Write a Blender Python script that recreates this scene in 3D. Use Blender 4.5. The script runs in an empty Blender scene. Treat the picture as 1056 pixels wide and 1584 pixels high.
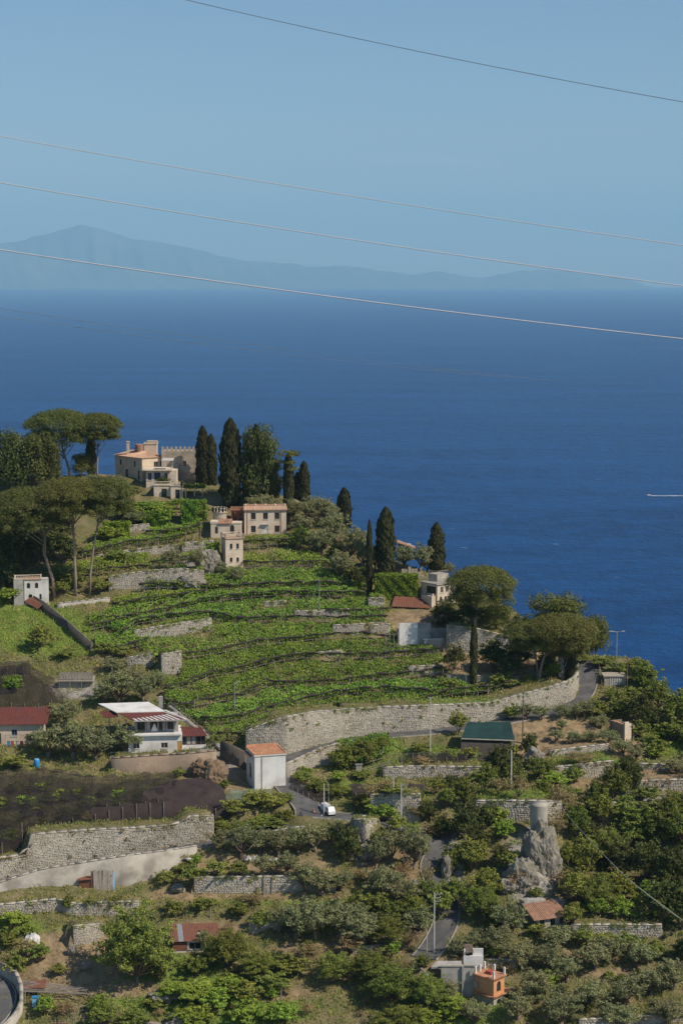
import bpy, math, random
import numpy as np
from mathutils import Vector, Matrix
R = math.radians
random.seed(11)
rng = np.random.default_rng(11)
S = bpy.context.scene
COL = S.collection

# ------------------------------------------------------------------ camera, sky, sun, exposure
F = 3080.0                       # focal length in photo pixels (1056 wide)
PITCH = R(6.721)
CAMZ = 320.0
cd = bpy.data.cameras.new('camera')
cam = bpy.data.objects.new('camera', cd); COL.objects.link(cam)
cd.sensor_fit = 'HORIZONTAL'; cd.sensor_width = 24.0; cd.lens = 70.0
cd.clip_start = 0.5; cd.clip_end = 200000
cam.location = (0, 0, CAMZ); cam.rotation_euler = (R(90) - PITCH, 0, 0)
S.camera = cam

SUN_EL, SUN_AZ = R(45), R(63)    # azimuth: from "towards the camera" round to the right
sv = Vector((math.sin(SUN_AZ) * math.cos(SUN_EL), -math.cos(SUN_AZ) * math.cos(SUN_EL), math.sin(SUN_EL)))
W = bpy.data.worlds.new('World'); S.world = W; W.use_nodes = True
nt = W.node_tree; nt.nodes.clear()
sky = nt.nodes.new('ShaderNodeTexSky'); sky.sky_type = 'NISHITA'; sky.sun_disc = False
sky.sun_elevation = SUN_EL; sky.sun_rotation = math.atan2(sv.x, sv.y)
sky.altitude = 200; sky.air_density = 1.0; sky.dust_density = 0.25; sky.ozone_density = 5.0
bg = nt.nodes.new('ShaderNodeBackground'); bg.inputs['Strength'].default_value = 0.092
out = nt.nodes.new('ShaderNodeOutputWorld')
# thin high cloud wisps in a low belt all round the horizon
tcw = nt.nodes.new('ShaderNodeTexCoord'); mpw = nt.nodes.new('ShaderNodeMapping'); mpw.inputs['Scale'].default_value = (9, 9, 75)
nzw = nt.nodes.new('ShaderNodeTexNoise'); nzw.inputs['Scale'].default_value = 1.0; nzw.inputs['Detail'].default_value = 7; nzw.inputs['Roughness'].default_value = .62
nt.links.new(tcw.outputs['Generated'], mpw.inputs[0]); nt.links.new(mpw.outputs[0], nzw.inputs['Vector'])
rw = nt.nodes.new('ShaderNodeValToRGB'); rw.color_ramp.elements[0].position = .54; rw.color_ramp.elements[1].position = .80; nt.links.new(nzw.outputs['Fac'], rw.inputs[0])
sx = nt.nodes.new('ShaderNodeSeparateXYZ'); nt.links.new(tcw.outputs['Generated'], sx.inputs[0])
bw = nt.nodes.new('ShaderNodeValToRGB'); e_ = bw.color_ramp.elements; e_[0].position = .025; e_[0].color = (0, 0, 0, 1); e_[1].position = .052; e_[1].color = (.6, .6, .6, 1); q_ = e_.new(.085); q_.color = (.03, .03, .03, 1)
nt.links.new(sx.outputs['Z'], bw.inputs[0])
mw = nt.nodes.new('ShaderNodeMath'); mw.operation = 'MULTIPLY'; nt.links.new(rw.outputs[0], mw.inputs[0]); nt.links.new(bw.outputs[0], mw.inputs[1])
mxw = nt.nodes.new('ShaderNodeMix'); mxw.data_type = 'RGBA'; nt.links.new(mw.outputs[0], mxw.inputs[0]); nt.links.new(sky.outputs[0], mxw.inputs[6]); mxw.inputs[7].default_value = (7.0, 6.4, 6.6, 1)
nt.links.new(mxw.outputs[2], bg.inputs[0]); nt.links.new(bg.outputs[0], out.inputs[0])
sl = bpy.data.lights.new('sun', 'SUN'); sl.energy = 4.7; sl.angle = R(0.5); sl.color = (1.0, 0.90, 0.76)
so = bpy.data.objects.new('sun', sl); COL.objects.link(so)
so.rotation_euler = (-sv).to_track_quat('-Z', 'Y').to_euler(); so.location = (200, -100, 500)
S.view_settings.view_transform = 'Standard'; S.view_settings.look = 'None'
S.view_settings.exposure = 0.0; S.view_settings.gamma = 1.0; S.view_settings.use_curve_mapping = False
S.cycles.use_denoising = True
S.cycles.max_bounces = 6; S.cycles.diffuse_bounces = 3; S.cycles.glossy_bounces = 2
S.cycles.transparent_max_bounces = 6; S.cycles.transmission_bounces = 3; S.cycles.volume_bounces = 1
S.cycles.sample_clamp_indirect = 6

# ------------------------------------------------------------------ materials
def new_mat(name):
    m = bpy.data.materials.new(name); m.use_nodes = True
    m.node_tree.nodes.clear()
    return m, m.node_tree.nodes, m.node_tree.links

def M(name, c1, c2=None, scale=1.0, rough=0.85, island=0.0, bump=0.0, bscale=None, objr=0.0, transl=0.0,
      detail=4, spec=0.3, alpha=1.0, c3=None, s3=0.2, metal=0.0, zstreak=1.0):
    """noise-mixed principled surface; island / objr: brightness change per loose piece / per object"""
    m, n, l = new_mat(name)
    o = n.new('ShaderNodeOutputMaterial'); p = n.new('ShaderNodeBsdfPrincipled')
    p.inputs['Roughness'].default_value = rough; p.inputs['Specular IOR Level'].default_value = spec
    p.inputs['Metallic'].default_value = metal
    tc = n.new('ShaderNodeTexCoord'); mp = n.new('ShaderNodeMapping')
    mp.inputs['Scale'].default_value = (1, 1, zstreak)
    l.new(tc.outputs['Object'], mp.inputs[0])
    c2 = c2 or c1
    nz = n.new('ShaderNodeTexNoise'); nz.inputs['Scale'].default_value = scale; nz.inputs['Detail'].default_value = detail
    nz.inputs['Roughness'].default_value = 0.65
    l.new(mp.outputs[0], nz.inputs['Vector'])
    rp = n.new('ShaderNodeValToRGB'); rp.color_ramp.elements[0].position = 0.36; rp.color_ramp.elements[1].position = 0.64
    rp.color_ramp.elements[0].color = (*c1, 1); rp.color_ramp.elements[1].color = (*c2, 1)
    l.new(nz.outputs['Fac'], rp.inputs[0])
    col = rp.outputs[0]
    if c3:
        n3 = n.new('ShaderNodeTexNoise'); n3.inputs['Scale'].default_value = s3; n3.inputs['Detail'].default_value = 5
        l.new(tc.outputs['Object'], n3.inputs['Vector'])
        r3 = n.new('ShaderNodeValToRGB'); r3.color_ramp.elements[0].position = 0.48; r3.color_ramp.elements[1].position = 0.68
        l.new(n3.outputs['Fac'], r3.inputs[0])
        mx = n.new('ShaderNodeMix'); mx.data_type = 'RGBA'
        l.new(r3.outputs[0], mx.inputs[0]); l.new(col, mx.inputs[6]); mx.inputs[7].default_value = (*c3, 1)
        col = mx.outputs[2]
    def vary(col, sock, amt, hue=0):
        mr = n.new('ShaderNodeMapRange'); mr.inputs['To Min'].default_value = 1 - amt; mr.inputs['To Max'].default_value = 1 + amt
        l.new(sock, mr.inputs['Value'])
        h = n.new('ShaderNodeHueSaturation'); l.new(mr.outputs[0], h.inputs['Value']); l.new(col, h.inputs['Color'])
        if hue:
            m2 = n.new('ShaderNodeMath'); m2.operation = 'MULTIPLY'; m2.inputs[1].default_value = 7.31; l.new(sock, m2.inputs[0])
            f2 = n.new('ShaderNodeMath'); f2.operation = 'FRACT'; l.new(m2.outputs[0], f2.inputs[0])
            r2 = n.new('ShaderNodeMapRange'); r2.inputs['To Min'].default_value = .5 - hue * .5; r2.inputs['To Max'].default_value = .5 + hue * .6; l.new(f2.outputs[0], r2.inputs['Value']); l.new(r2.outputs[0], h.inputs['Hue'])
        return h.outputs[0]
    if island:
        g = n.new('ShaderNodeNewGeometry'); col = vary(col, g.outputs['Random Per Island'], island)
    if objr:
        oi = n.new('ShaderNodeObjectInfo'); col = vary(col, oi.outputs['Random'], objr, .035 if transl else 0)
    l.new(col, p.inputs['Base Color'])
    if bump:
        nb = n.new('ShaderNodeTexNoise'); nb.inputs['Scale'].default_value = bscale or scale * 3; nb.inputs['Detail'].default_value = 5
        l.new(mp.outputs[0], nb.inputs['Vector'])
        b = n.new('ShaderNodeBump'); b.inputs['Strength'].default_value = min(1, bump); b.inputs['Distance'].default_value = 0.15
        l.new(nb.outputs['Fac'], b.inputs['Height']); l.new(b.outputs[0], p.inputs['Normal'])
    sh = p.outputs[0]
    if transl:
        t = n.new('ShaderNodeBsdfTranslucent'); l.new(col, t.inputs['Color'])
        ms = n.new('ShaderNodeMixShader'); ms.inputs[0].default_value = transl
        l.new(sh, ms.inputs[1]); l.new(t.outputs[0], ms.inputs[2]); sh = ms.outputs[0]
    if alpha < 1:
        t = n.new('ShaderNodeBsdfTransparent'); ms = n.new('ShaderNodeMixShader'); ms.inputs[0].default_value = alpha
        l.new(t.outputs[0], ms.inputs[1]); l.new(sh, ms.inputs[2]); sh = ms.outputs[0]
    l.new(sh, o.inputs['Surface'])
    return m

MT = {}
MT['stone'] = M('dry_stone', (.36, .325, .265), (.46, .42, .345), .8, .9, island=.10, bump=.5, bscale=5, c3=(.27, .235, .175), s3=.18)
MT['stone_core'] = M('wall_mortar', (.30, .265, .205), (.40, .36, .29), .9, .95, bump=.4, bscale=4)
MT['pale_wall'] = M('pale_render', (.36, .33, .28), (.46, .42, .35), .5, .9, bump=.3, bscale=6, c3=(.26, .23, .19), s3=.35)
MT['brown_wall'] = M('brown_block', (.27, .20, .14), (.36, .27, .19), .6, .9, island=.2, bump=.5, bscale=4, c3=(.2, .16, .12), s3=.3)
MT['cream'] = M('cream_plaster', (.57, .46, .34), (.66, .55, .42), .7, .85, bump=.15, bscale=6, c3=(.46, .37, .27), s3=.35, zstreak=.4)
MT['pinkcream'] = M('pink_cream_plaster', (.62, .51, .385), (.71, .60, .465), .7, .85, bump=.15, bscale=6, c3=(.53, .42, .32), s3=.4, zstreak=.4)
MT['cubewhite'] = M('dull_white_paint', (.58, .56, .52), (.67, .65, .60), .6, .8, bump=.1, c3=(.49, .46, .41), s3=.5, zstreak=.3)
MT['white'] = M('white_paint', (.66, .645, .61), (.76, .745, .71), .6, .75, bump=.08, c3=(.56, .53, .48), s3=.4, zstreak=.35)
MT['grey'] = M('grey_cement', (.34, .32, .29), (.44, .41, .37), .8, .9, bump=.2, c3=(.26, .25, .23), s3=.5, zstreak=.4)
MT['castle'] = M('castle_stone', (.40, .33, .25), (.50, .42, .32), 1.2, .95, bump=.6, bscale=3, c3=(.3, .25, .19), s3=.4)
MT['terracotta'] = M('terracotta_tile', (.46, .20, .10), (.56, .29, .16), 1.5, .85, island=.15, bump=.3, c3=(.38, .2, .12), s3=.6)
MT['paletile'] = M('sun_bleached_tile', (.46, .28, .18), (.56, .37, .25), 1.5, .85, island=.1, bump=.3, c3=(.42, .28, .2), s3=.6)
MT['brown_shade_wall'] = M('shade_brown_stone', (.10, .085, .07), (.15, .125, .10), .8, .95, bump=.6, bscale=4)  # brown stone, darkened: the boundary walls' shade is put into the colour
MT['oldtile'] = M('weathered_tile', (.30, .16, .10), (.40, .23, .15), 1.5, .9, island=.2, bump=.3, c3=(.22, .15, .11), s3=.6)
MT['redroof'] = M('red_sheet_roof', (.13, .038, .028), (.17, .05, .036), .8, .6, island=.08, bump=.1, c3=(.12, .05, .04), s3=.5)
MT['rust'] = M('rusty_sheet', (.17, .07, .042), (.24, .11, .07), .9, .8, island=.15, bump=.3, c3=(.15, .06, .04), s3=.9)  # rust, darkened a bit for the tree shade on the lean-to roof
MT['orange'] = M('orange_plaster', (.62, .29, .13), (.68, .34, .17), .8, .85, bump=.1, c3=(.55, .25, .12), s3=.5)
MT['glass'] = M('dark_glass', (.02, .022, .025), (.035, .037, .04), 1.0, .12, spec=.6)
MT['frame'] = M('pale_joinery', (.5, .46, .4), (.58, .54, .48), 2, .7)
MT['brownframe'] = M('brown_joinery', (.12, .075, .05), (.17, .11, .07), 2, .7)
MT['blueframe'] = M('blue_joinery', (.16, .28, .40), (.2, .34, .46), 2, .7)
MT['wood'] = M('weathered_wood', (.25, .21, .17), (.36, .31, .26), 2, .9, island=.3, zstreak=.3)
MT['darkwood'] = M('dark_wood', (.10, .075, .055), (.16, .12, .09), 2, .9, island=.3)
MT['door'] = M('ochre_door', (.50, .28, .08), (.56, .33, .1), 2, .7)
MT['post'] = M('vine_post', (.30, .26, .21), (.40, .35, .29), 2, .9, objr=.3)
MT['pole'] = M('concrete_pole', (.50, .48, .44), (.58, .56, .51), 1, .8, objr=.15)
MT['metal'] = M('grey_metal', (.34, .35, .35), (.42, .43, .43), 2, .5, metal=.4)
MT['darkmetal'] = M('dark_metal', (.06, .06, .065), (.09, .09, .09), 2, .6)
MT['wire'] = M('steel_cable', (.62, .58, .55), (.70, .66, .63), 2, .5)
MT['darkwire'] = M('dark_cable', (.13, .14, .16), (.17, .18, .20), 2, .6)
MT['greenwire'] = M('green_cable', (.36, .42, .10), (.42, .46, .14), 2, .6)
MT['asphalt'] = M('asphalt', (.085, .083, .082), (.115, .112, .11), .6, .9, bump=.2, bscale=8, c3=(.14, .135, .13), s3=.3)
MT['kerb'] = M('kerb_concrete', (.22, .205, .175), (.31, .285, .245), 1, .9, bump=.2)
MT['marking'] = M('road_paint', (.5, .49, .46), (.58, .57, .54), 3, .8)
MT['net'] = M('black_shade_net', (.024, .017, .017), (.038, .028, .028), .7, .9, bump=.3, bscale=1.8, alpha=.58, c3=(.04, .032, .026), s3=.35)
MT['netsmooth'] = M('brown_shade_net', (.044, .030, .028), (.060, .043, .040), .5, .85, bump=.08, bscale=1.5, alpha=.95, c3=(.03, .021, .021), s3=.4)
MT['greennet'] = M('green_tank_net', (.012, .040, .036), (.020, .055, .048), .5, .7, bump=.2)
MT['palenet'] = M('pale_green_net', (.16, .22, .17), (.22, .28, .22), 1.2, .8, alpha=.45, bump=.4)
MT['blue'] = M('blue_plastic', (.03, .22, .50), (.04, .26, .56), 2, .45)
MT['paleblue'] = M('pale_blue_plastic', (.18, .45, .66), (.22, .5, .7), 2, .5)
MT['whitesheet'] = M('white_sheet', (.58, .57, .55), (.70, .69, .66), 1.5, .7, bump=.3)
MT['cone'] = M('orange_plastic', (.75, .14, .03), (.8, .17, .04), 2, .5)
MT['red'] = M('dull_red', (.36, .08, .05), (.42, .11, .07), 2, .7)
MT['rubber'] = M('rubber', (.02, .02, .02), (.03, .03, .03), 2, .8)
MT['carwhite'] = M('white_car_paint', (.72, .72, .71), (.76, .76, .75), 1, .3, spec=.5)
MT['soil'] = M('brown_soil', (.16, .105, .065), (.25, .175, .11), .6, .95, bump=.5, bscale=3)
MT['rock'] = M('grey_rock', (.15, .13, .10), (.40, .37, .315), .45, .95, bump=1, bscale=1.6, c3=(.12, .11, .06), s3=.45, detail=9)
MT['bark'] = M('bark', (.16, .115, .085), (.25, .19, .145), 1.5, .95, bump=.5, zstreak=.3)
MT['pinebark'] = M('pine_bark', (.24, .175, .135), (.34, .26, .20), 1.5, .95, bump=.5, zstreak=.3)
MT['path'] = M('pale_path', (.34, .30, .24), (.42, .38, .31), .7, .95, bump=.3)
LEAF = {}
def leafmat(k, c1, c2, tr=.25, objr=.16, isl=.28, scale=.5):
    LEAF[k] = M(k + '_leaf', c1, c2, scale, .75, island=isl, objr=objr, transl=tr, spec=.2)
leafmat('pine', (0.106, 0.119, 0.028), (0.178, 0.184, 0.048), tr=0.12)
leafmat('cypress', (0.043, 0.045, 0.018), (0.084, 0.082, 0.030), tr=0.07)
leafmat('conifer', (0.101, 0.113, 0.025), (0.196, 0.196, 0.046), tr=0.12)
leafmat('olive', (.205, .216, .092), (.330, .332, .156), tr=0.18)
leafmat('shrub', (0.178, 0.213, 0.044), (0.310, 0.322, 0.069), tr=0.20, objr=.25)
leafmat('broad', (0.147, 0.175, 0.034), (0.282, 0.293, 0.060), tr=0.18, objr=.25)
leafmat('lime', (0.213, 0.299, 0.039), (0.328, 0.400, 0.064), tr=0.21)
leafmat('dark', (0.071, 0.085, 0.022), (0.138, 0.145, 0.039), tr=0.13)  # dark-leaved trees, and shaded vegetation with the shade put into the colour
leafmat('dry', (0.276, 0.207, 0.090), (0.391, 0.305, 0.144), tr=0.15, objr=.25)
leafmat('vine', (0.140, 0.224, 0.028), (0.248, 0.328, 0.050), tr=0.20, scale=.25, isl=.35)
leafmat('hedge', (0.144, 0.236, 0.025), (0.230, 0.328, 0.041), tr=0.18)
leafmat('grassblade', (0.207, 0.282, 0.041), (0.333, 0.368, 0.071), tr=0.18, scale=.15)
leafmat('weeds', (0.184, 0.190, 0.051), (0.400, 0.316, 0.121), tr=0.15, scale=.12, isl=.4)

# ------------------------------------------------------------------ object helpers
def link(o, parent=None):
    COL.objects.link(o)
    if parent is not None: o.parent = parent
    return o
def tag(o, label=None, cat=None, group=None, kind=None):
    if label: o['label'] = label
    if cat: o['category'] = cat
    if group: o['group'] = group
    if kind: o['kind'] = kind
    return o
def empty(name, loc, label, cat, group=None, rz=0):
    o = bpy.data.objects.new(name, None); o.location = loc; o.rotation_euler = (0, 0, rz)
    o.empty_display_size = .5
    link(o); return tag(o, label, cat, group)
def obj(name, me, parent=None, loc=None):
    o = bpy.data.objects.new(name, me)
    if loc is not None: o.location = loc
    return link(o, parent)

def fast_mesh(name, v, f, mats, smooth=False, mi=None):
    """v (N,3) array, f (K,n) int array of equal-sized faces"""
    v = np.asarray(v, dtype=np.float32).reshape(-1, 3); f = np.asarray(f, dtype=np.int32)
    me = bpy.data.meshes.new(name)
    k, n = f.shape
    me.vertices.add(len(v)); me.vertices.foreach_set('co', v.ravel())
    me.loops.add(k * n); me.loops.foreach_set('vertex_index', f.ravel())
    me.polygons.add(k); me.polygons.foreach_set('loop_start', np.arange(0, k * n, n, dtype=np.int32))
    me.polygons.foreach_set('loop_total', np.full(k, n, dtype=np.int32))
    if smooth: me.polygons.foreach_set('use_smooth', np.ones(k, dtype=bool))
    if mi is not None: me.polygons.foreach_set('material_index', np.asarray(mi, dtype=np.int32))
    for m in (mats if isinstance(mats, (list, tuple)) else [mats]): me.materials.append(m)
    me.update(calc_edges=True); me.validate()
    return me

class B:
    """collects boxes, tubes, facades; a frame (origin, rotation about z) maps local to parent coordinates"""
    def __init__(s, org=(0, 0, 0), rz=0):
        s.v = []; s.f = []; s.o = Vector(org); s.c = math.cos(rz); s.s = math.sin(rz)
    def P(s, p):
        x, y, z = p
        return (s.o.x + x * s.c - y * s.s, s.o.y + x * s.s + y * s.c, s.o.z + z)
    def add(s, vs, fs):
        k = len(s.v); s.v += [s.P(p) for p in vs]; s.f += [tuple(i + k for i in f) for f in fs]; return s
    def box(s, x0, x1, y0, y1, z0, z1, top=0.0):
        t = top
        return s.add([(x0, y0, z0), (x1, y0, z0), (x1, y1, z0), (x0, y1, z0), (x0 + t, y0 + t, z1), (x1 - t, y0 + t, z1), (x1 - t, y1 - t, z1), (x0 + t, y1 - t, z1)],
                     [(3, 2, 1, 0), (4, 5, 6, 7), (0, 1, 5, 4), (1, 2, 6, 5), (2, 3, 7, 6), (3, 0, 4, 7)])
    def quad(s, a, b, c, d): return s.add([a, b, c, d], [(0, 1, 2, 3)])
    def slab(s, a, b, c, d, th):
        """a sloping sheet a,b,c,d (counter-clockwise from above) of thickness th"""
        lo = [(p[0], p[1], p[2] - th) for p in (a, b, c, d)]
        return s.add([a, b, c, d] + lo, [(0, 1, 2, 3), (7, 6, 5, 4), (0, 4, 5, 1), (1, 5, 6, 2), (2, 6, 7, 3), (3, 7, 4, 0)])
    def bar(s, a, b, r, n=4):
        a = Vector(a); b = Vector(b); return s.tube([a, b], [r, r], n)
    def tube(s, pts, rad, n=7, cap=True):
        pts = [Vector(p) for p in pts]; vs = []; fs = []
        for i, p in enumerate(pts):
            d = (pts[min(i + 1, len(pts) - 1)] - pts[max(i - 1, 0)]).normalized()
            u = d.cross(Vector((0, 0, 1)) if abs(d.z) < .9 else Vector((1, 0, 0))).normalized(); w = d.cross(u)
            for k in range(n):
                a = 2 * math.pi * (k + .5) / n
                vs.append(tuple(p + (u * math.cos(a) + w * math.sin(a)) * rad[i]))
        for i in range(len(pts) - 1):
            for k in range(n):
                k2 = (k + 1) % n
                fs.append((i * n + k, i * n + k2, (i + 1) * n + k2, (i + 1) * n + k))
        if cap:
            fs.append(tuple(range(n - 1, -1, -1))); fs.append(tuple((len(pts) - 1) * n + k for k in range(n)))
        return s.add(vs, fs)
    def lathe(s, c, prof, n=12, cap=True):
        vs = []; fs = []
        for r, z in prof:
            for k in range(n):
                a = 2 * math.pi * k / n; vs.append((c[0] + r * math.cos(a), c[1] + r * math.sin(a), c[2] + z))
        for i in range(len(prof) - 1):
            for k in range(n):
                k2 = (k + 1) % n; fs.append((i * n + k, i * n + k2, (i + 1) * n + k2, (i + 1) * n + k))
        if cap:
            fs.append(tuple(range(n - 1, -1, -1))); fs.append(tuple((len(prof) - 1) * n + k for k in range(n)))
        return s.add(vs, fs)
    def facade(s, O, ux, Wd, H, ops=(), dep=.22, arch=False):
        """a wall face with real openings (x, z, w, h[, arch]) and their reveals"""
        n = (ux[1], -ux[0])
        def q(x, z, d=0): return (O[0] + ux[0] * x - n[0] * d, O[1] + ux[1] * x - n[1] * d, O[2] + z)
        xs = sorted({0, Wd, *[o[0] for o in ops], *[o[0] + o[2] for o in ops]})
        zs = sorted({0, H, *[o[1] for o in ops], *[o[1] + o[3] for o in ops]})
        for i in range(len(xs) - 1):
            for j in range(len(zs) - 1):
                cx, cz = (xs[i] + xs[i + 1]) / 2, (zs[j] + zs[j + 1]) / 2
                if any(o[0] < cx < o[0] + o[2] and o[1] < cz < o[1] + o[3] for o in ops): continue
                s.quad(q(xs[i], zs[j]), q(xs[i + 1], zs[j]), q(xs[i + 1], zs[j + 1]), q(xs[i], zs[j + 1]))
        for o in ops:
            x0, z0, x1, z1 = o[0], o[1], o[0] + o[2], o[1] + o[3]
            s.quad(q(x0, z0), q(x0, z0, dep), q(x1, z0, dep), q(x1, z0))
            s.quad(q(x0, z1), q(x1, z1), q(x1, z1, dep), q(x0, z1, dep))
            s.quad(q(x0, z0), q(x0, z1), q(x0, z1, dep), q(x0, z0, dep))
            s.quad(q(x1, z0), q(x1, z0, dep), q(x1, z1, dep), q(x1, z1))
            if len(o) > 4 and o[4]:
                r = o[2] / 2; cx = x0 + r; cz = z1 - r; N = 8
                for k in range(N):
                    a0 = math.pi * k / N; a1 = math.pi * (k + 1) / N
                    p0 = (cx - r * math.cos(a0), cz + r * math.sin(a0)); p1 = (cx - r * math.cos(a1), cz + r * math.sin(a1))
                    s.quad(q(p0[0], p0[1], .004), q(p1[0], p1[1], .004), q(p1[0], z1, .004), q(p0[0], z1, .004))
        return s
    def house(s, x0, x1, y0, y1, z0, z1, front=(), right=(), left=(), back=()):
        H = z1 - z0
        s.facade((x0, y0, z0), (1, 0), x1 - x0, H, front); s.facade((x1, y0, z0), (0, 1), y1 - y0, H, right)
        s.facade((x1, y1, z0), (-1, 0), x1 - x0, H, back); s.facade((x0, y1, z0), (0, -1), y1 - y0, H, left)
        s.quad((x0, y0, z1), (x1, y0, z1), (x1, y1, z1), (x0, y1, z1))
        return s
    def build(s, name, m, parent=None, smooth=False, kind=None):
        me = bpy.data.meshes.new(name); me.from_pydata(s.v, [], s.f)
        if smooth: me.polygons.foreach_set('use_smooth', [True] * len(me.polygons))
        for x in (m if isinstance(m, (list, tuple)) else [m]): me.materials.append(MT[x] if isinstance(x, str) else x)
        o = obj(name, me, parent)
        if kind: o['kind'] = kind
        return o

# ------------------------------------------------------------------ photo pixel + distance -> place
CP, SP = math.cos(PITCH), math.sin(PITCH)
def unp(px, py, Y):
    u = (px - 528.0) / F; v = (792.0 - py) / F
    t = Y / (CP + v * SP)
    return (u * t, Y, CAMZ + (-SP + v * CP) * t)
def ppm(Y): return F / Y          # photo pixels per metre at distance Y
# ------------------------------------------------------------------ the lie of the land
_rows = [560, 640, 700, 740, 780, 850, 900, 1000, 1100, 1150, 1250, 1400, 1584, 1750, 2100]
_ys = [585, 545, 520, 503, 486, 464, 449, 420, 394, 380, 352, 328, 302, 282, 250]
_fp = np.arange(520, 2101, 1.0); _fy = np.interp(_fp, _rows, _ys)
_k = np.ones(41) / 41; _fy = np.convolve(np.pad(_fy, 20, mode='edge'), _k, 'valid')
BUMPS = [(960, 1330, 75, 60, 9), (825, 1345, 40, 40, -3), (250, 1060, 90, 60, -4), (1250, 1380, 120, 120, -10)]  # last bump: unseen spur right of the view, added to shade the gully
def Yf(px, py):
    y = np.interp(py, _fp, _fy)
    for (bx, by, sx, sy, a) in BUMPS:
        y = y + a * np.exp(-((px - bx) / sx) ** 2 - ((py - by) / sy) ** 2)
    return y
def gp(px, py):
    """the hillside point seen at a photo pixel"""
    return unp(px, py, float(Yf(px, py)))
_edge = [(-900, 735), (-250, 735), (0, 742), (150, 735), (300, 745), (430, 765), (500, 792), (560, 840), (620, 874), (700, 900), (790, 945), (900, 1016), (985, 1024), (1030, 1076), (1100, 1125), (1300, 1215), (1700, 1330)]
_ex, _ey = [], []
for a, b in _edge:
    p = gp(a, b); _ex.append(p[0]); _ey.append(p[1])
def Yedge(X): return np.interp(X, _ex, _ey)

GX = np.concatenate([np.linspace(-900, -114, 26), np.arange(-112, 112.1, .75), np.linspace(114, 900, 26)])
GY = np.concatenate([np.linspace(40, 286, 22), np.arange(287, 546, .75), np.linspace(548, 1000, 50)])
XX, YY = np.meshgrid(GX, GY)
def base_z(X, Y):
    e = Yedge(X); Yc = np.clip(np.minimum(Y, e), 262, None)
    lo = np.full(X.shape, 530.0); hi = np.full(X.shape, 2090.0)
    for _ in range(26):
        m = (lo + hi) / 2; v = (792 - m) / F
        px = np.clip(528 + F * X * (CP + v * SP) / Yc, -900, 1900)
        far = Yf(px, m) > Yc
        lo = np.where(far, m, lo); hi = np.where(far, hi, m)
    v = (792 - lo) / F
    z = CAMZ + (-SP + v * CP) * Yc / (CP + v * SP)
    t = np.maximum(Y - e, 0)
    z = z - np.where(t < 25, .024 * t * t, 15 + 1.2 * (t - 25))
    z = z - np.maximum(262 - Y, 0) * .05
    return np.maximum(z, -3.0)
ZZ = base_z(XX, YY)
_ph = rng.uniform(0, 6.28, 12)
_und = sum(.10 * np.sin(XX * a + YY * b + p) for a, b, p in zip([.31, .7, 1.1, -.5, .23, 1.6], [.5, -.9, .6, 1.3, -.33, .4], _ph))
ZZ = np.where(ZZ > 0, ZZ + _und, ZZ)
ROADMASK = np.zeros(ZZ.shape)
def zat(X, Y):
    X = np.asarray(X, float); Y = np.asarray(Y, float)
    i = np.clip(np.searchsorted(GX, X) - 1, 0, len(GX) - 2); j = np.clip(np.searchsorted(GY, Y) - 1, 0, len(GY) - 2)
    a = np.clip((X - GX[i]) / (GX[i + 1] - GX[i]), 0, 1); b = np.clip((Y - GY[j]) / (GY[j + 1] - GY[j]), 0, 1)
    return (ZZ[j, i] * (1 - a) + ZZ[j, i + 1] * a) * (1 - b) + (ZZ[j + 1, i] * (1 - a) + ZZ[j + 1, i + 1] * a) * b
def ground(px, py):
    x, y, z = gp(px, py); return (x, y, float(zat(x, y)))

def resample(pts, step):
    pts = np.asarray(pts, float); d = np.linalg.norm(np.diff(pts[:, :2], axis=0), axis=1); s = np.concatenate([[0], np.cumsum(d)])
    n = max(2, int(s[-1] / step) + 1); t = np.linspace(0, s[-1], n)
    return np.stack([np.interp(t, s, pts[:, k]) for k in range(pts.shape[1])], 1), t
def smooth1(a, w):
    if w < 2: return a
    k = np.ones(2 * w + 1) / (2 * w + 1); return np.convolve(np.pad(a, w, mode='edge'), k, 'valid')

# roads: centre lines as seen, widths in metres
ROADS = [
    ('upper', [(915, 1018), (910, 1030), (907, 1045), (904, 1062), (896, 1082), (868, 1098), (800, 1112), (730, 1124), (650, 1134), (590, 1138), (545, 1141), (505, 1152), (470, 1164), (446, 1176), (436, 1190), (438, 1208), (452, 1226), (474, 1246), (486, 1258), (478, 1270), (452, 1279), (410, 1288), (330, 1303), (250, 1318), (150, 1333), (70, 1350), (0, 1368), (-60, 1388), (-200, 1420)], 4.6),
    ('spur', [(486, 1258), (530, 1262), (580, 1270), (630, 1283), (672, 1294), (690, 1302), (684, 1312), (668, 1326), (664, 1345), (676, 1368), (690, 1392), (694, 1412), (688, 1436), (672, 1462), (655, 1490)], 4.0),
    ('bend', [(-180, 1494), (-60, 1502), (-12, 1512), (4, 1530), (4, 1552), (-14, 1580), (-60, 1620), (-200, 1660)], 4.8)]
ROADPTS = []
for nm, pl, wd in ROADS:
    g = np.array([gp(*p) for p in pl])
    p, s = resample(g, 1.0)
    for _ in range(3):
        for k in (0, 1): p[:, k] = np.where((s > 3) & (s < s[-1] - 3), smooth1(p[:, k], 2), p[:, k])
    z = smooth1(smooth1(zat(p[:, 0], p[:, 1]), 5), 4)
    p[:, 2] = z
    ROADPTS.append((nm, p, wd))
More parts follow.
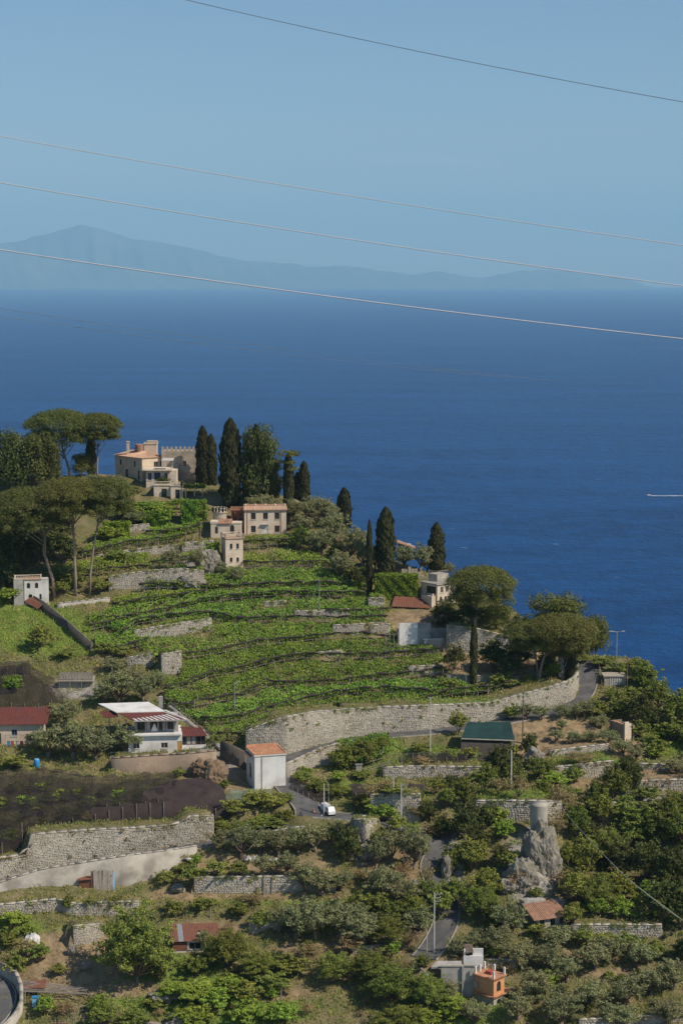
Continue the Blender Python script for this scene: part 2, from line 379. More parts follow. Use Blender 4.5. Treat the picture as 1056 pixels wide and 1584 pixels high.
def flatten_road(p, wd):
    global ZZ
    hw = wd / 2
    x0, x1, y0, y1 = p[:, 0].min() - 7, p[:, 0].max() + 7, p[:, 1].min() - 7, p[:, 1].max() + 7
    ii = np.where((GX >= x0) & (GX <= x1))[0]; jj = np.where((GY >= y0) & (GY <= y1))[0]
    sub = np.ix_(jj, ii); X = XX[sub]; Y = YY[sub]
    best = np.full(X.shape, 1e9); zr = np.zeros(X.shape)
    for k in range(len(p)):
        d = (X - p[k, 0]) ** 2 + (Y - p[k, 1]) ** 2
        m = d < best; best = np.where(m, d, best); zr = np.where(m, p[k, 2], zr)
    d = np.sqrt(best)
    w = np.clip((hw + 4.0 - d) / 3.2, 0, 1); w = w * w * (3 - 2 * w)
    ZZ[sub] = ZZ[sub] * (1 - w) + (zr - .10) * w
    ROADMASK[sub] = np.maximum(ROADMASK[sub], np.clip((hw + 1.2 - d) / .5, 0, 1))
for nm, p, wd in ROADPTS: flatten_road(p, wd)

def pad(loc, rz, x0, x1, y0, y1, m=1.2, z=None):
    """level ground under a building footprint (local rectangle)"""
    global ZZ
    dx = XX - loc[0]; dy = YY - loc[1]
    c, s = math.cos(rz), math.sin(rz)
    lx = dx * c + dy * s; ly = -dx * s + dy * c
    d = np.maximum(np.maximum(x0 - lx, lx - x1), np.maximum(y0 - ly, ly - y1))
    w = np.clip((m + 1.6 - d) / 1.6, 0, 1)
    zz = (loc[2] if z is None else z) - .05
    ZZ = ZZ * (1 - w) + zz * w
    np.maximum(ROADMASK, (d < .6) * 1.0, out=ROADMASK)

# building plots: (px, py of the front left corner on the ground, turn)
def plot(px, py, rz, w, d, m=.8):
    l = gp(px, py); pad(l, R(rz), 0, w, 0, d, m); return l, R(rz)
PL = {}
PL['cube'] = plot(394, 1222, 16, 5.9, 6.0, .3)
PL['tower'] = plot(349, 879, 17, 4.3, 4.2, .5)
PL['block'] = plot(378, 826, 4, 10.2, 6.5, .8)
PL['modern'] = plot(199, 1167, 6, 14, 8, .8)
PL['redroof'] = plot(-30, 1152, 3, 12.6, 5, .6)
PL['lookout'] = plot(38, 936, 12, 5.8, 4.0, .5)
PL['arch'] = plot(676, 938, 38, 6.5, 6.0, .5)
PL['whitewall'] = plot(617, 1006, 8, 10.6, 5, .4)
PL['rustshed'] = plot(268, 1474, 6, 7.6, 4, .5)
PL['lowhouse'] = plot(831, 1442, 22, 5.5, 4.2, .5)
PL['orange'] = plot(763, 1556, 48, 3.0, 4.4, .4)
PL['pinkruin'] = plot(966, 1148, 30, 2.6, 4.2, .3)

# ------------------------------------------------------------------ retaining walls (photo pixel, foot, top)
WALLS = []
def wall_def(key, pts, fill=5.0, thick=.9, th=.26):
    P = []
    for (px, b, t) in pts:
        x, y, z = gp(px, b); P.append((x, y, min(z, float(zat(x, y))) - .7, unp(px, t, y)[2]))
    p, s = resample(P, 1.0)
    WALLS.append((key, p, thick, th))
    if fill:
        global ZZ
        for a, b in zip(P[:-1], P[1:]):
            dx, dy = b[0] - a[0], b[1] - a[1]; L2 = dx * dx + dy * dy; L = math.sqrt(L2)
            nx, ny = -dy / L, dx / L
            if ny < 0 : nx, ny = -nx, -ny
            X = XX - a[0]; Y = YY - a[1]
            t = (X * dx + Y * dy) / L2; d = X * nx + Y * ny
            m = (t > -.02) & (t < 1.02) & (d > thick * .85) & (d < fill)
            zt = a[3] + (b[3] - a[3]) * np.clip(t, 0, 1) - .12
            ZZ = np.where(m, np.maximum(ZZ, zt), ZZ)
wall_def('road', [(380, 1166, 1132), (408, 1167, 1120), (443, 1166, 1109), (486, 1153, 1101), (536, 1140, 1097), (590, 1132, 1094), (645, 1129, 1092), (699, 1121, 1090), (760, 1113, 1087), (804, 1104, 1075), (850, 1094, 1063), (878, 1087, 1054)], 7, 1.0, .24)
wall_def('bend', [(878, 1087, 1054), (889, 1080, 1048), (894, 1068, 1043), (895, 1055, 1038)], 0, .8, .24)
wall_def('netwall', [(-40, 1362, 1330), (0, 1357, 1328), (43, 1348, 1322), (50, 1346, 1291), (99, 1334, 1287), (142, 1326, 1284), (210, 1316, 1281), (272, 1307, 1277), (292, 1304, 1263), (331, 1297, 1262)], 6, 1.0, .24)
wall_def('parapet', [(-40, 1402, 1376), (0, 1389, 1365), (66, 1379, 1344), (119, 1374, 1336), (149, 1371, 1331), (199, 1369, 1323), (262, 1352, 1315), (305, 1331, 1308)], 0, .5, .5)
wall_def('terrace_low', [(-40, 1420, 1404), (0, 1418, 1400), (50, 1414, 1395), (93, 1412, 1391), (113, 1419, 1399), (160, 1418, 1396), (215, 1414, 1395)], 5, .7, .24)
wall_def('corner', [(114, 1466, 1433), (136, 1460, 1431), (160, 1450, 1429)], 5, .7, .24)
wall_def('house', [(172, 1196, 1173), (215, 1197, 1170), (260, 1196, 1167), (300, 1199, 1165), (335, 1196, 1161)], 4, .8, .4)
wall_def('roadside', [(444, 1203, 1182), (475, 1192, 1167), (505, 1184, 1154), (527, 1180, 1150)], 0, .7, .24)
wall_def('terr_a', [(592, 1204, 1188), (640, 1204, 1185), (700, 1204, 1186), (760, 1204, 1187)], 6, .7, .24)
wall_def('terr_b', [(572, 1262, 1230), (610, 1262, 1229), (650, 1264, 1229)], 5, .7, .24)
wall_def('lawn_up', [(850, 1171, 1162), (890, 1167, 1157), (942, 1163, 1151)], 4, .7, .24)
wall_def('lawn_low', [(858, 1208, 1187), (885, 1205, 1184), (920, 1203, 1180), (948, 1200, 1177)], 5, .7, .24)
wall_def('right_low', [(985, 1224, 1209), (1020, 1223, 1207), (1070, 1222, 1206), (1110, 1224, 1207)], 5, .7, .24)
wall_def('right_up', [(985, 1192, 1181), (1036, 1194, 1183)], 4, .7, .24)
wall_def('gully', [(885, 1452, 1431), (950, 1454, 1431), (1023, 1455, 1431)], 4, .7, .24)
wall_def('vine_a', [(207, 990, 976), (262, 985, 966), (328, 975, 956)], 5, .6, .24)
wall_def('vine_b', [(250, 1045, 1012), (281, 1042, 1007)], 4, .7, .24)
wall_def('vine_c', [(195, 1034, 1018), (216, 1033, 1014), (237, 1030, 1010)], 4, .6, .24)
wall_def('garden_a', [(168, 914, 891), (205, 912, 886), (240, 911, 881), (285, 910, 879), (316, 908, 883)], 5, .7, .24)
wall_def('garden_b', [(281, 856, 840), (305, 855, 838), (330, 854, 836)], 4, .6, .24)
wall_def('garden_c', [(178, 826, 814), (205, 824, 812), (231, 822, 810)], 3, .6, .24)
wall_def('garden_d', [(150, 868, 859), (190, 862, 852), (240, 858, 845), (282, 854, 842)], 3, .6, .24)
wall_def('pine_foot', [(88, 940, 933), (130, 937, 929), (170, 931, 924)], 3, .5, .24)
wall_def('vine_d', [(455, 958, 945), (495, 958, 944), (540, 957, 942)], 4, .6, .24)
wall_def('vine_e', [(569, 946, 925), (594, 946, 924)], 4, .6, .24)
wall_def('vine_f', [(488, 1018, 1009), (530, 1016, 1006)], 3, .5, .24)
wall_def('vine_g', [(632, 1046, 1031), (682, 1044, 1029)], 4, .6, .24)
wall_def('pine_terr', [(690, 1010, 967), (735, 1012, 972), (790, 1016, 985), (830, 1020, 996)], 6, .8, .24)
wall_def('roadpine', [(690, 1060, 1044), (760, 1064, 1046), (820, 1064, 1048)], 5, .6, .24)
wall_def('terr_c', [(545, 975, 966), (600, 972, 962)], 3, .5, .24)
wall_def('truckwall', [(545, 1300, 1268), (566, 1312, 1268), (584, 1296, 1266)], 4, .8, .24)
wall_def('curve', [(400, 1296, 1289), (440, 1291, 1283), (485, 1285, 1276), (520, 1279, 1271)], 0, .5, .4)
wall_def('vine_h', [(514, 982, 967), (562, 981, 965)], 3, .6, .24)
wall_def('vine_i', [(572, 981, 967), (603, 980, 965)], 3, .6, .24)
wall_def('vine_j', [(405, 939, 931), (443, 937, 929)], 3, .6, .24)
wall_def('low_a', [(745, 1496, 1485), (800, 1498, 1485)], 3, .6, .24)
wall_def('low_b', [(895, 1592, 1578), (980, 1588, 1574), (1070, 1582, 1568)], 4, .7, .24)
wall_def('low_c', [(385, 1442, 1424), (412, 1440, 1420), (436, 1438, 1424)], 3, .6, .24)
wall_def('low_d', [(545, 1478, 1466), (600, 1476, 1462)], 3, .6, .24)
wall_def('strip', [(735, 1268, 1239), (790, 1272, 1239), (830, 1278, 1239), (868, 1270, 1240)], 8, .8, .3)
wall_def('mid_terr', [(300, 1384, 1358), (360, 1384, 1357), (440, 1382, 1356), (520, 1378, 1354)], 5, .8, .24)
wall_def('bendwall', [(-30, 1486, 1484), (4, 1500, 1490), (22, 1516, 1502), (31, 1540, 1524), (31, 1568, 1552), (18, 1592, 1572), (-10, 1622, 1596)], 0, .5, .4)

# ------------------------------------------------------------------ ground cover paint (what grows or lies there)
PXg = 528 + F * XX * 1.0 / np.maximum(YY, 1); _dz = ZZ - CAMZ
_dep = YY * CP - _dz * SP; PXg = 528 + F * XX / np.maximum(_dep, 1)
PYg = 792 - F * (YY * SP + _dz * CP) / np.maximum(_dep, 1)
cover = np.zeros(ZZ.shape + (4,), np.float32); cover[..., 3] = 1
def paint(ch, px, py, rx, ry, v=1.0, soft=.35):
    d = np.sqrt(((PXg - px) / rx) ** 2 + ((PYg - py) / ry) ** 2)
    w = np.clip((1 + soft - d) / soft, 0, 1) * v
    cover[..., ch] = np.maximum(cover[..., ch], w)
for a in [(65, 975, 75, 34), (20, 950, 50, 30), (110, 1000, 40, 14), (905, 1176, 50, 9), (780, 1228, 80, 7), (660, 1166, 80, 10), (880, 800, 10, 10),
          (120, 1402, 90, 7), (290, 1540, 110, 30), (360, 1560, 100, 25), (555, 1160, 60, 30), (700, 1083, 60, 4), (20, 1440, 40, 18), (560, 1215, 60, 6),
          (1030, 1150, 30, 20), (440, 1390, 120, 8), (690, 1560, 80, 30), (270, 1500, 60, 20), (100, 1440, 30, 5)]: paint(0, *a)
for a in [(110, 1490, 75, 45), (850, 1140, 75, 28), (1000, 1200, 60, 14), (190, 1530, 60, 12), (400, 1340, 100, 14), (600, 1345, 40, 30), (500, 1470, 70, 10), (610, 1450, 30, 26), (330, 1440, 60, 12), (700, 1500, 50, 16), (850, 1480, 60, 10), (960, 1510, 50, 10), (430, 1540, 50, 8), (360, 1195, 40, 26),
          (440, 1385, 90, 8), (300, 1385, 60, 10), (330, 1200, 40, 20), (900, 1215, 40, 8), (780, 1020, 100, 30), (640, 990, 60, 40), (980, 1160, 40, 14)]: paint(1, *a)
for a in [(300, 890, 35, 20), (820, 1340, 40, 50), (990, 1240, 40, 12), (120, 1065, 40, 14), (330, 1180, 30, 25), (560, 1300, 16, 30), (700, 1350, 14, 50)]: paint(2, *a)

m, n, l = new_mat('hillside')
o = n.new('ShaderNodeOutputMaterial'); p = n.new('ShaderNodeBsdfPrincipled'); p.inputs['Roughness'].default_value = .95; p.inputs['Specular IOR Level'].default_value = .1
tc = n.new('ShaderNodeTexCoord'); at = n.new('ShaderNodeAttribute'); at.attribute_name = 'cover'
sep = n.new('ShaderNodeSeparateColor'); l.new(at.outputs['Color'], sep.inputs[0])
def noise(scale, detail=6, rough=.65):
    q = n.new('ShaderNodeTexNoise'); q.inputs['Scale'].default_value = scale; q.inputs['Detail'].default_value = detail; q.inputs['Roughness'].default_value = rough
    l.new(tc.outputs['Object'], q.inputs['Vector']); return q.outputs['Fac']
def ramp(f, stops):
    r = n.new('ShaderNodeValToRGB'); e = r.color_ramp.elements
    while len(e) < len(stops): e.new(.5)
    for k, (pos, c) in enumerate(stops): e[k].position = pos; e[k].color = (*c, 1)
    l.new(f, r.inputs[0]); return r.outputs[0]
def mixc(f, a, b):
    x = n.new('ShaderNodeMix'); x.data_type = 'RGBA'; l.new(f, x.inputs[0]); l.new(a, x.inputs[6]); l.new(b, x.inputs[7]); return x.outputs[2]
wild = ramp(noise(.22), [(.34, (.10, .115, .034)), (.45, (.15, .15, .05)), (.55, (.23, .19, .09)), (.68, (.31, .24, .135))])
fine = ramp(noise(2.2, 8), [(.35, (.08, .085, .03)), (.55, (.18, .15, .08)), (.7, (.29, .25, .17))])
w0 = n.new('ShaderNodeMix'); w0.data_type = 'RGBA'; w0.inputs[0].default_value = .45; l.new(wild, w0.inputs[6]); l.new(fine, w0.inputs[7])
lush = ramp(noise(.9, 8), [(.35, (.11, .17, .028)), (.55, (.16, .22, .045)), (.7, (.22, .24, .08))])
soil = ramp(noise(.8, 8), [(.35, (.18, .13, .07)), (.5, (.28, .205, .12)), (.66, (.36, .27, .16)), (.75, (.21, .2, .08))])
rock = ramp(noise(.7, 10), [(.35, (.15, .135, .11)), (.5, (.30, .275, .235)), (.7, (.42, .39, .34))])
c = mixc(sep.outputs[0], w0.outputs[2], lush); c = mixc(sep.outputs[1], c, soil); c = mixc(sep.outputs[2], c, rock)
l.new(c, p.inputs['Base Color'])
bn = n.new('ShaderNodeBump'); bn.inputs['Distance'].default_value = .4; bn.inputs['Strength'].default_value = .8; l.new(noise(1.6, 8), bn.inputs['Height']); l.new(bn.outputs[0], p.inputs['Normal'])
l.new(p.outputs[0], o.inputs[0])
ny, nx = ZZ.shape
idx = np.arange(nx * ny).reshape(ny, nx)
fc = np.stack([idx[:-1, :-1], idx[:-1, 1:], idx[1:, 1:], idx[1:, :-1]], -1).reshape(-1, 4)
me = fast_mesh('ground', np.stack([XX, YY, ZZ], -1).reshape(-1, 3), fc, m, smooth=True)
ca = me.color_attributes.new('cover', 'FLOAT_COLOR', 'POINT'); ca.data.foreach_set('color', cover.reshape(-1))
tag(obj('ground', me), 'terraced coastal hillside of soil, dry grass and rock', None, None, 'structure')

# ------------------------------------------------------------------ sea
m, n, l = new_mat('sea_water')
o = n.new('ShaderNodeOutputMaterial'); p = n.new('ShaderNodeBsdfPrincipled')
p.inputs['Roughness'].default_value = .28; p.inputs['IOR'].default_value = 1.33; p.inputs['Specular IOR Level'].default_value = .015
tc = n.new('ShaderNodeTexCoord')
mp = n.new('ShaderNodeMapping'); mp.inputs['Scale'].default_value = (1, .55, 1); mp.inputs['Rotation'].default_value = (0, 0, R(12)); l.new(tc.outputs['Object'], mp.inputs[0])
def noise2(scale, detail=4, rough=.6, src=None):
    q = n.new('ShaderNodeTexNoise'); q.inputs['Scale'].default_value = scale; q.inputs['Detail'].default_value = detail; q.inputs['Roughness'].default_value = rough
    l.new((src or mp).outputs[0], q.inputs['Vector']); return q.outputs['Fac']
big = noise2(.0022, 6, .6); mid = noise2(.03, 8, .7); chop = noise2(.12, 6, .7)
mp2 = n.new('ShaderNodeMapping'); mp2.inputs['Scale'].default_value = (.22, 1, 1); l.new(tc.outputs['Object'], mp2.inputs[0])
sw = noise2(.0045, 5, .62, mp2)
ad = n.new('ShaderNodeMath'); ad.operation = 'ADD'; l.new(sw, ad.inputs[0]); l.new(mid, ad.inputs[1])
rp = n.new('ShaderNodeValToRGB'); rp.color_ramp.elements[0].position = .42; rp.color_ramp.elements[1].position = .58
rp.color_ramp.elements[0].color = (.0015, .032, .130, 1); rp.color_ramp.elements[1].color = (.005, .060, .205, 1)
hf = n.new('ShaderNodeMath'); hf.operation = 'MULTIPLY'; hf.inputs[1].default_value = .5; l.new(ad.outputs[0], hf.inputs[0]); l.new(hf.outputs[0], rp.inputs[0])
mp4 = n.new('ShaderNodeMapping'); mp4.inputs['Scale'].default_value = (.30, 1, 1); mp4.inputs['Rotation'].default_value = (0, 0, R(-6)); l.new(tc.outputs['Object'], mp4.inputs[0])
fr = n.new('ShaderNodeMapRange'); fr.inputs['From Min'].default_value = .35; fr.inputs['From Max'].default_value = .65; fr.inputs['To Min'].default_value = .78; fr.inputs['To Max'].default_value = 1.25; l.new(noise2(.055, 7, .72, mp4), fr.inputs['Value'])
hs = n.new('ShaderNodeHueSaturation'); l.new(fr.outputs[0], hs.inputs['Value']); l.new(rp.outputs[0], hs.inputs['Color'])
foam = n.new('ShaderNodeValToRGB'); foam.color_ramp.elements[0].position = .715; foam.color_ramp.elements[1].position = .77
mp3 = n.new('ShaderNodeMapping'); mp3.inputs['Scale'].default_value = (.45, 1, 1); l.new(tc.outputs['Object'], mp3.inputs[0])
l.new(noise2(.10, 3, .55, mp3), foam.inputs[0])
mx = n.new('ShaderNodeMix'); mx.data_type = 'RGBA'; l.new(foam.outputs[0], mx.inputs[0]); l.new(hs.outputs[0], mx.inputs[6]); mx.inputs[7].default_value = (.45, .5, .55, 1)
l.new(mx.outputs[2], p.inputs['Base Color'])
b1 = n.new('ShaderNodeBump'); b1.inputs['Distance'].default_value = 2.2; b1.inputs['Strength'].default_value = 1; l.new(chop, b1.inputs['Height'])
b2 = n.new('ShaderNodeBump'); b2.inputs['Distance'].default_value = 6; b2.inputs['Strength'].default_value = .8; l.new(mid, b2.inputs['Height']); l.new(b1.outputs[0], b2.inputs['Normal'])
l.new(b2.outputs[0], p.inputs['Normal']); l.new(p.outputs[0], o.inputs[0])
v = [(-48000, -2500, 0), (48000, -2500, 0), (48000, 66000, 0), (-48000, 66000, 0)]
tag(obj('sea', fast_mesh('sea', v, [(0, 1, 2, 3)], m)), 'deep blue open sea with small whitecaps', None, None, 'structure')

# ------------------------------------------------------------------ far coast
prof = [(-900, 440), (-500, 425), (-200, 405), (-60, 388), (0, 378), (60, 365), (95, 356), (125, 349), (150, 352), (180, 362), (205, 370), (250, 374), (285, 380), (330, 392), (380, 402), (450, 407), (500, 414), (540, 411), (575, 416), (620, 424), (680, 420), (740, 429), (790, 421), (850, 416), (890, 420), (930, 426), (970, 431), (995, 440), (1015, 452), (1060, 470)]
front = [(-900, 450), (-300, 425), (-60, 395), (0, 386), (60, 398), (120, 410), (200, 409), (280, 422), (350, 430), (430, 438), (520, 441), (600, 440), (700, 440), (760, 441), (900, 438), (960, 444), (1000, 452), (1060, 470)]
def ridge(name, pr, Y0, depth, label, seed):
    r = np.random.default_rng(seed)
    xs = np.linspace(-900, 1060, 420); hp = np.interp(xs, [a for a, _ in pr], [b for _, b in pr])
    hp = hp + smooth1(r.normal(0, 2.2, xs.size), 2)
    top = np.array([unp(a, b, Y0)[2] for a, b in zip(xs, hp)]); X = np.array([unp(a, 440, Y0)[0] for a in xs])
    T = np.linspace(-1, 1, 25); prm = (1 - np.abs(T)) ** .8
    Z = top[None, :] * prm[:, None]
    ns = sum(np.sin(X[None, :] * fx + T[:, None] * fy + ph) * a for fx, fy, ph, a in [(.004, 3, 1, .05), (.009, 7, 2, .05), (.002, 5, 4, .06), (.017, 9, .5, .03)])
    Z = Z * (1 + ns * (1 - prm[:, None]) * 3)
    Z = np.where((np.abs(T[:, None]) > .999) | (Z < -2), -2.0, Z)
    Yg = np.broadcast_to(Y0 + T[:, None] * depth, Z.shape); Xg = np.broadcast_to(X[None, :], Z.shape)
    ny, nx = Z.shape; idx = np.arange(nx * ny).reshape(ny, nx)
    fc = np.stack([idx[:-1, :-1], idx[:-1, 1:], idx[1:, 1:], idx[1:, :-1]], -1).reshape(-1, 4)
    me = fast_mesh(name, np.stack([Xg, Yg, Z], -1).reshape(-1, 3), fc, MT['farhill'], True)
    tag(obj(name, me), label, None, None, 'structure')
MT['farhill'] = M('far_hillside', (.10, .125, .07), (.17, .17, .12), .0006, .95)
ridge('mountains', prof, 62000, 3800, 'pale blue mountain range on the far coast', 3)
ridge('hills', front, 56500, 1300, 'lower hazy hills along the far shore', 5)
# ------------------------------------------------------------------ foliage made of leaf-sized blades
def unit(v): return v / np.maximum(np.linalg.norm(v, axis=1)[:, None], 1e-6)
def blades(c, out, size, asp=.5, bias=.7, r=rng, up=0.0):
    """one rhombic leaf per centre; returns (4N,3)"""
    N = len(c); nrm = unit(out * bias + r.normal(0, 1, (N, 3)) * .6 + [0, 0, up])
    t = unit(np.cross(nrm, r.normal(0, 1, (N, 3)))); b = np.cross(nrm, t)
    s = (size * r.uniform(.65, 1.35, N))[:, None]
    t = t * s; b = b * s * asp
    return np.stack([c - t, c + b, c + t, c - b], 1).reshape(-1, 3)
def quads(v): return np.arange(len(v)).reshape(-1, 4)
def puff(c, rad, n, r=rng, lo=.55, zcut=-1.0):
    d = unit(r.normal(0, 1, (int(n * 1.6), 3))); d = d[d[:, 2] > zcut][:n]
    q = lo + (1 - lo) * np.sqrt(r.random(len(d)))
    return np.asarray(c) + d * q[:, None] * np.asarray(rad), d
def cloud(puffs, per, size, asp=.5, r=rng, lo=.5, bias=.7, up=.0, zcut=-1.0, jit=0.0):
    P, O = [], []
    for c, rad in puffs:
        a, d = puff(c, rad, int(per), r, lo, zcut); P.append(a); O.append(d)
    P = np.concatenate(P)
    if jit: P = P + r.normal(0, jit, P.shape) * (r.random(len(P)) < .5)[:, None]
    return blades(P, np.concatenate(O), size, asp, bias, r, up)
# ------------------------------------------------------------------ roads
def ribbon(name, p, off0, off1, dz, m, th=0.0, sel=None):
    q = p if sel is None else p[sel]
    d = np.gradient(q[:, :2], axis=0); d /= np.linalg.norm(d, axis=1)[:, None]
    nr = np.stack([d[:, 1], -d[:, 0]], 1)
    a = np.c_[q[:, :2] + nr * off0, q[:, 2] + dz]; b = np.c_[q[:, :2] + nr * off1, q[:, 2] + dz]
    k = len(q)
    if th:
        v = np.concatenate([a, b, a - [0, 0, th], b - [0, 0, th]])
        f = [(i, i + 1, k + i + 1, k + i) for i in range(k - 1)] + [(2 * k + i, 2 * k + i + 1, i + 1, i) for i in range(k - 1)] + [(k + i, k + i + 1, 3 * k + i + 1, 3 * k + i) for i in range(k - 1)]
    else:
        v = np.concatenate([a, b]); f = [(i, i + 1, k + i + 1, k + i) for i in range(k - 1)]
    return fast_mesh(name, v, f, MT[m] if isinstance(m, str) else m)
for nm, p, wd in ROADPTS:
    lab = {'upper': 'narrow asphalt road winding up below the big stone wall', 'spur': 'narrow lane dropping right through the trees', 'bend': 'asphalt road bend in the bottom left corner'}[nm]
    r = tag(obj('road', ribbon('road', p, -wd / 2, wd / 2, .03, 'asphalt')), lab, None, None, 'structure')
    for sd in (-1, 1):
        k0, k1 = sorted((sd * wd / 2, sd * (wd / 2 + .3)))
        obj('kerb', ribbon('kerb', p, k0, k1, .10, 'kerb', .3), r)

# ------------------------------------------------------------------ stone walls
WLAB = {
 'road': ('retaining_wall', 'tall curving pale stone retaining wall along the upper road below the vineyard', 'stone'),
 'bend': ('parapet_wall', 'short rough stone wall on the inside of the uphill road bend by the pines', 'stone'),
 'netwall': ('retaining_wall', 'long rubble retaining wall under the black netting at lower left', 'stone'),
 'parapet': ('parapet_wall', 'smooth pale parapet on the valley side of the lower left road', 'pale_wall'),
 'terrace_low': ('terrace_wall', 'low dry stone terrace wall under the pale road parapet', 'stone'),
 'corner': ('terrace_wall', 'small rough stone wall corner beside the big dark tree', 'stone'),
 'house': ('retaining_wall', 'brown block wall holding the terrace of the white modern house', 'brown_wall'),
 'roadside': ('parapet_wall', 'sloping stone wall on the valley side of the road beside the white cube house', 'stone'),
 'terr_a': ('terrace_wall', 'long stone terrace wall between the two dark nets', 'stone'),
 'terr_b': ('terrace_wall', 'stone terrace wall behind the tall poles right of the truck', 'stone'),
 'lawn_up': ('terrace_wall', 'low pale stone wall along the upper edge of the small lawn', 'stone'),
 'lawn_low': ('terrace_wall', 'overgrown stone wall below the small lawn', 'stone'),
 'right_low': ('terrace_wall', 'stone terrace wall under the bare soil at the right edge', 'stone'),
 'right_up': ('terrace_wall', 'short stone wall over the bare soil at the right edge', 'stone'),
 'gully': ('terrace_wall', 'stone wall right of the low brown-roofed house', 'stone'),
 'vine_a': ('terrace_wall', 'long slanting stone terrace wall inside the left vineyard', 'stone'),
 'vine_b': ('terrace_wall', 'tall pale stone wall block above the white modern house', 'stone'),
 'vine_c': ('terrace_wall', 'short stone wall behind the olive trees above the white modern house', 'stone'),
 'garden_a': ('terrace_wall', 'tall stone terrace wall right of the three umbrella pine trunks', 'stone'),
 'garden_b': ('terrace_wall', 'grey garden wall left of the square tower', 'stone'),
 'garden_c': ('terrace_wall', 'short garden wall below the villa hedges', 'stone'),
 'garden_d': ('terrace_wall', 'thin garden wall between the vine arbours below the villa', 'stone'),
 'pine_foot': ('terrace_wall', 'low pale wall at the foot of the umbrella pine trunks', 'pale_wall'),
 'vine_d': ('terrace_wall', 'stone terrace wall behind the thin vineyard pole', 'stone'),
 'vine_e': ('terrace_wall', 'square pale stone buttress below the clipped green hedge', 'stone'),
 'vine_f': ('terrace_wall', 'small stone wall patch in the middle of the vineyard', 'stone'),
 'vine_g': ('terrace_wall', 'stone wall patch at the right end of the vineyard', 'stone'),
 'pine_terr': ('retaining_wall', 'tall stone terrace wall behind the right hand pines', 'stone'),
 'roadpine': ('terrace_wall', 'low wall under the pines just above the big road wall', 'stone'),
 'terr_c': ('terrace_wall', 'thin stone wall left of the white walled yard', 'stone'),
 'truckwall': ('stone_buttress', 'pale stone buttress standing below the parked white truck', 'stone'),
 'curve': ('parapet_wall', 'low parapet on the valley side of the hairpin bend', 'pale_wall'),
 'vine_h': ('terrace_wall', 'pale stone wall patch right of the thin pole in the upper vineyard', 'stone'),
 'vine_i': ('terrace_wall', 'stone wall patch at the vineyard edge left of the cement yard', 'stone'),
 'vine_j': ('terrace_wall', 'thin pale stone edge high in the vineyard below the tower', 'stone'),
 'low_a': ('terrace_wall', 'short wall among the olives right of the orange house', 'stone'),
 'low_b': ('terrace_wall', 'pale wall at the bottom right corner', 'stone'),
 'low_c': ('terrace_wall', 'broken stone wall with steps in the dry slope right of the rusty shed', 'stone'),
 'low_d': ('terrace_wall', 'low stone wall among the bushes at the bottom centre', 'stone'),
 'strip': ('retaining_wall', 'overgrown stone wall under the narrow grass strip beside the round column', 'stone'),
 'mid_terr': ('terrace_wall', 'overgrown stone terrace wall below the white sacks', 'stone'),
 'bendwall': ('parapet_wall', 'curved parapet on the outside of the bottom left road bend', 'pale_wall')}
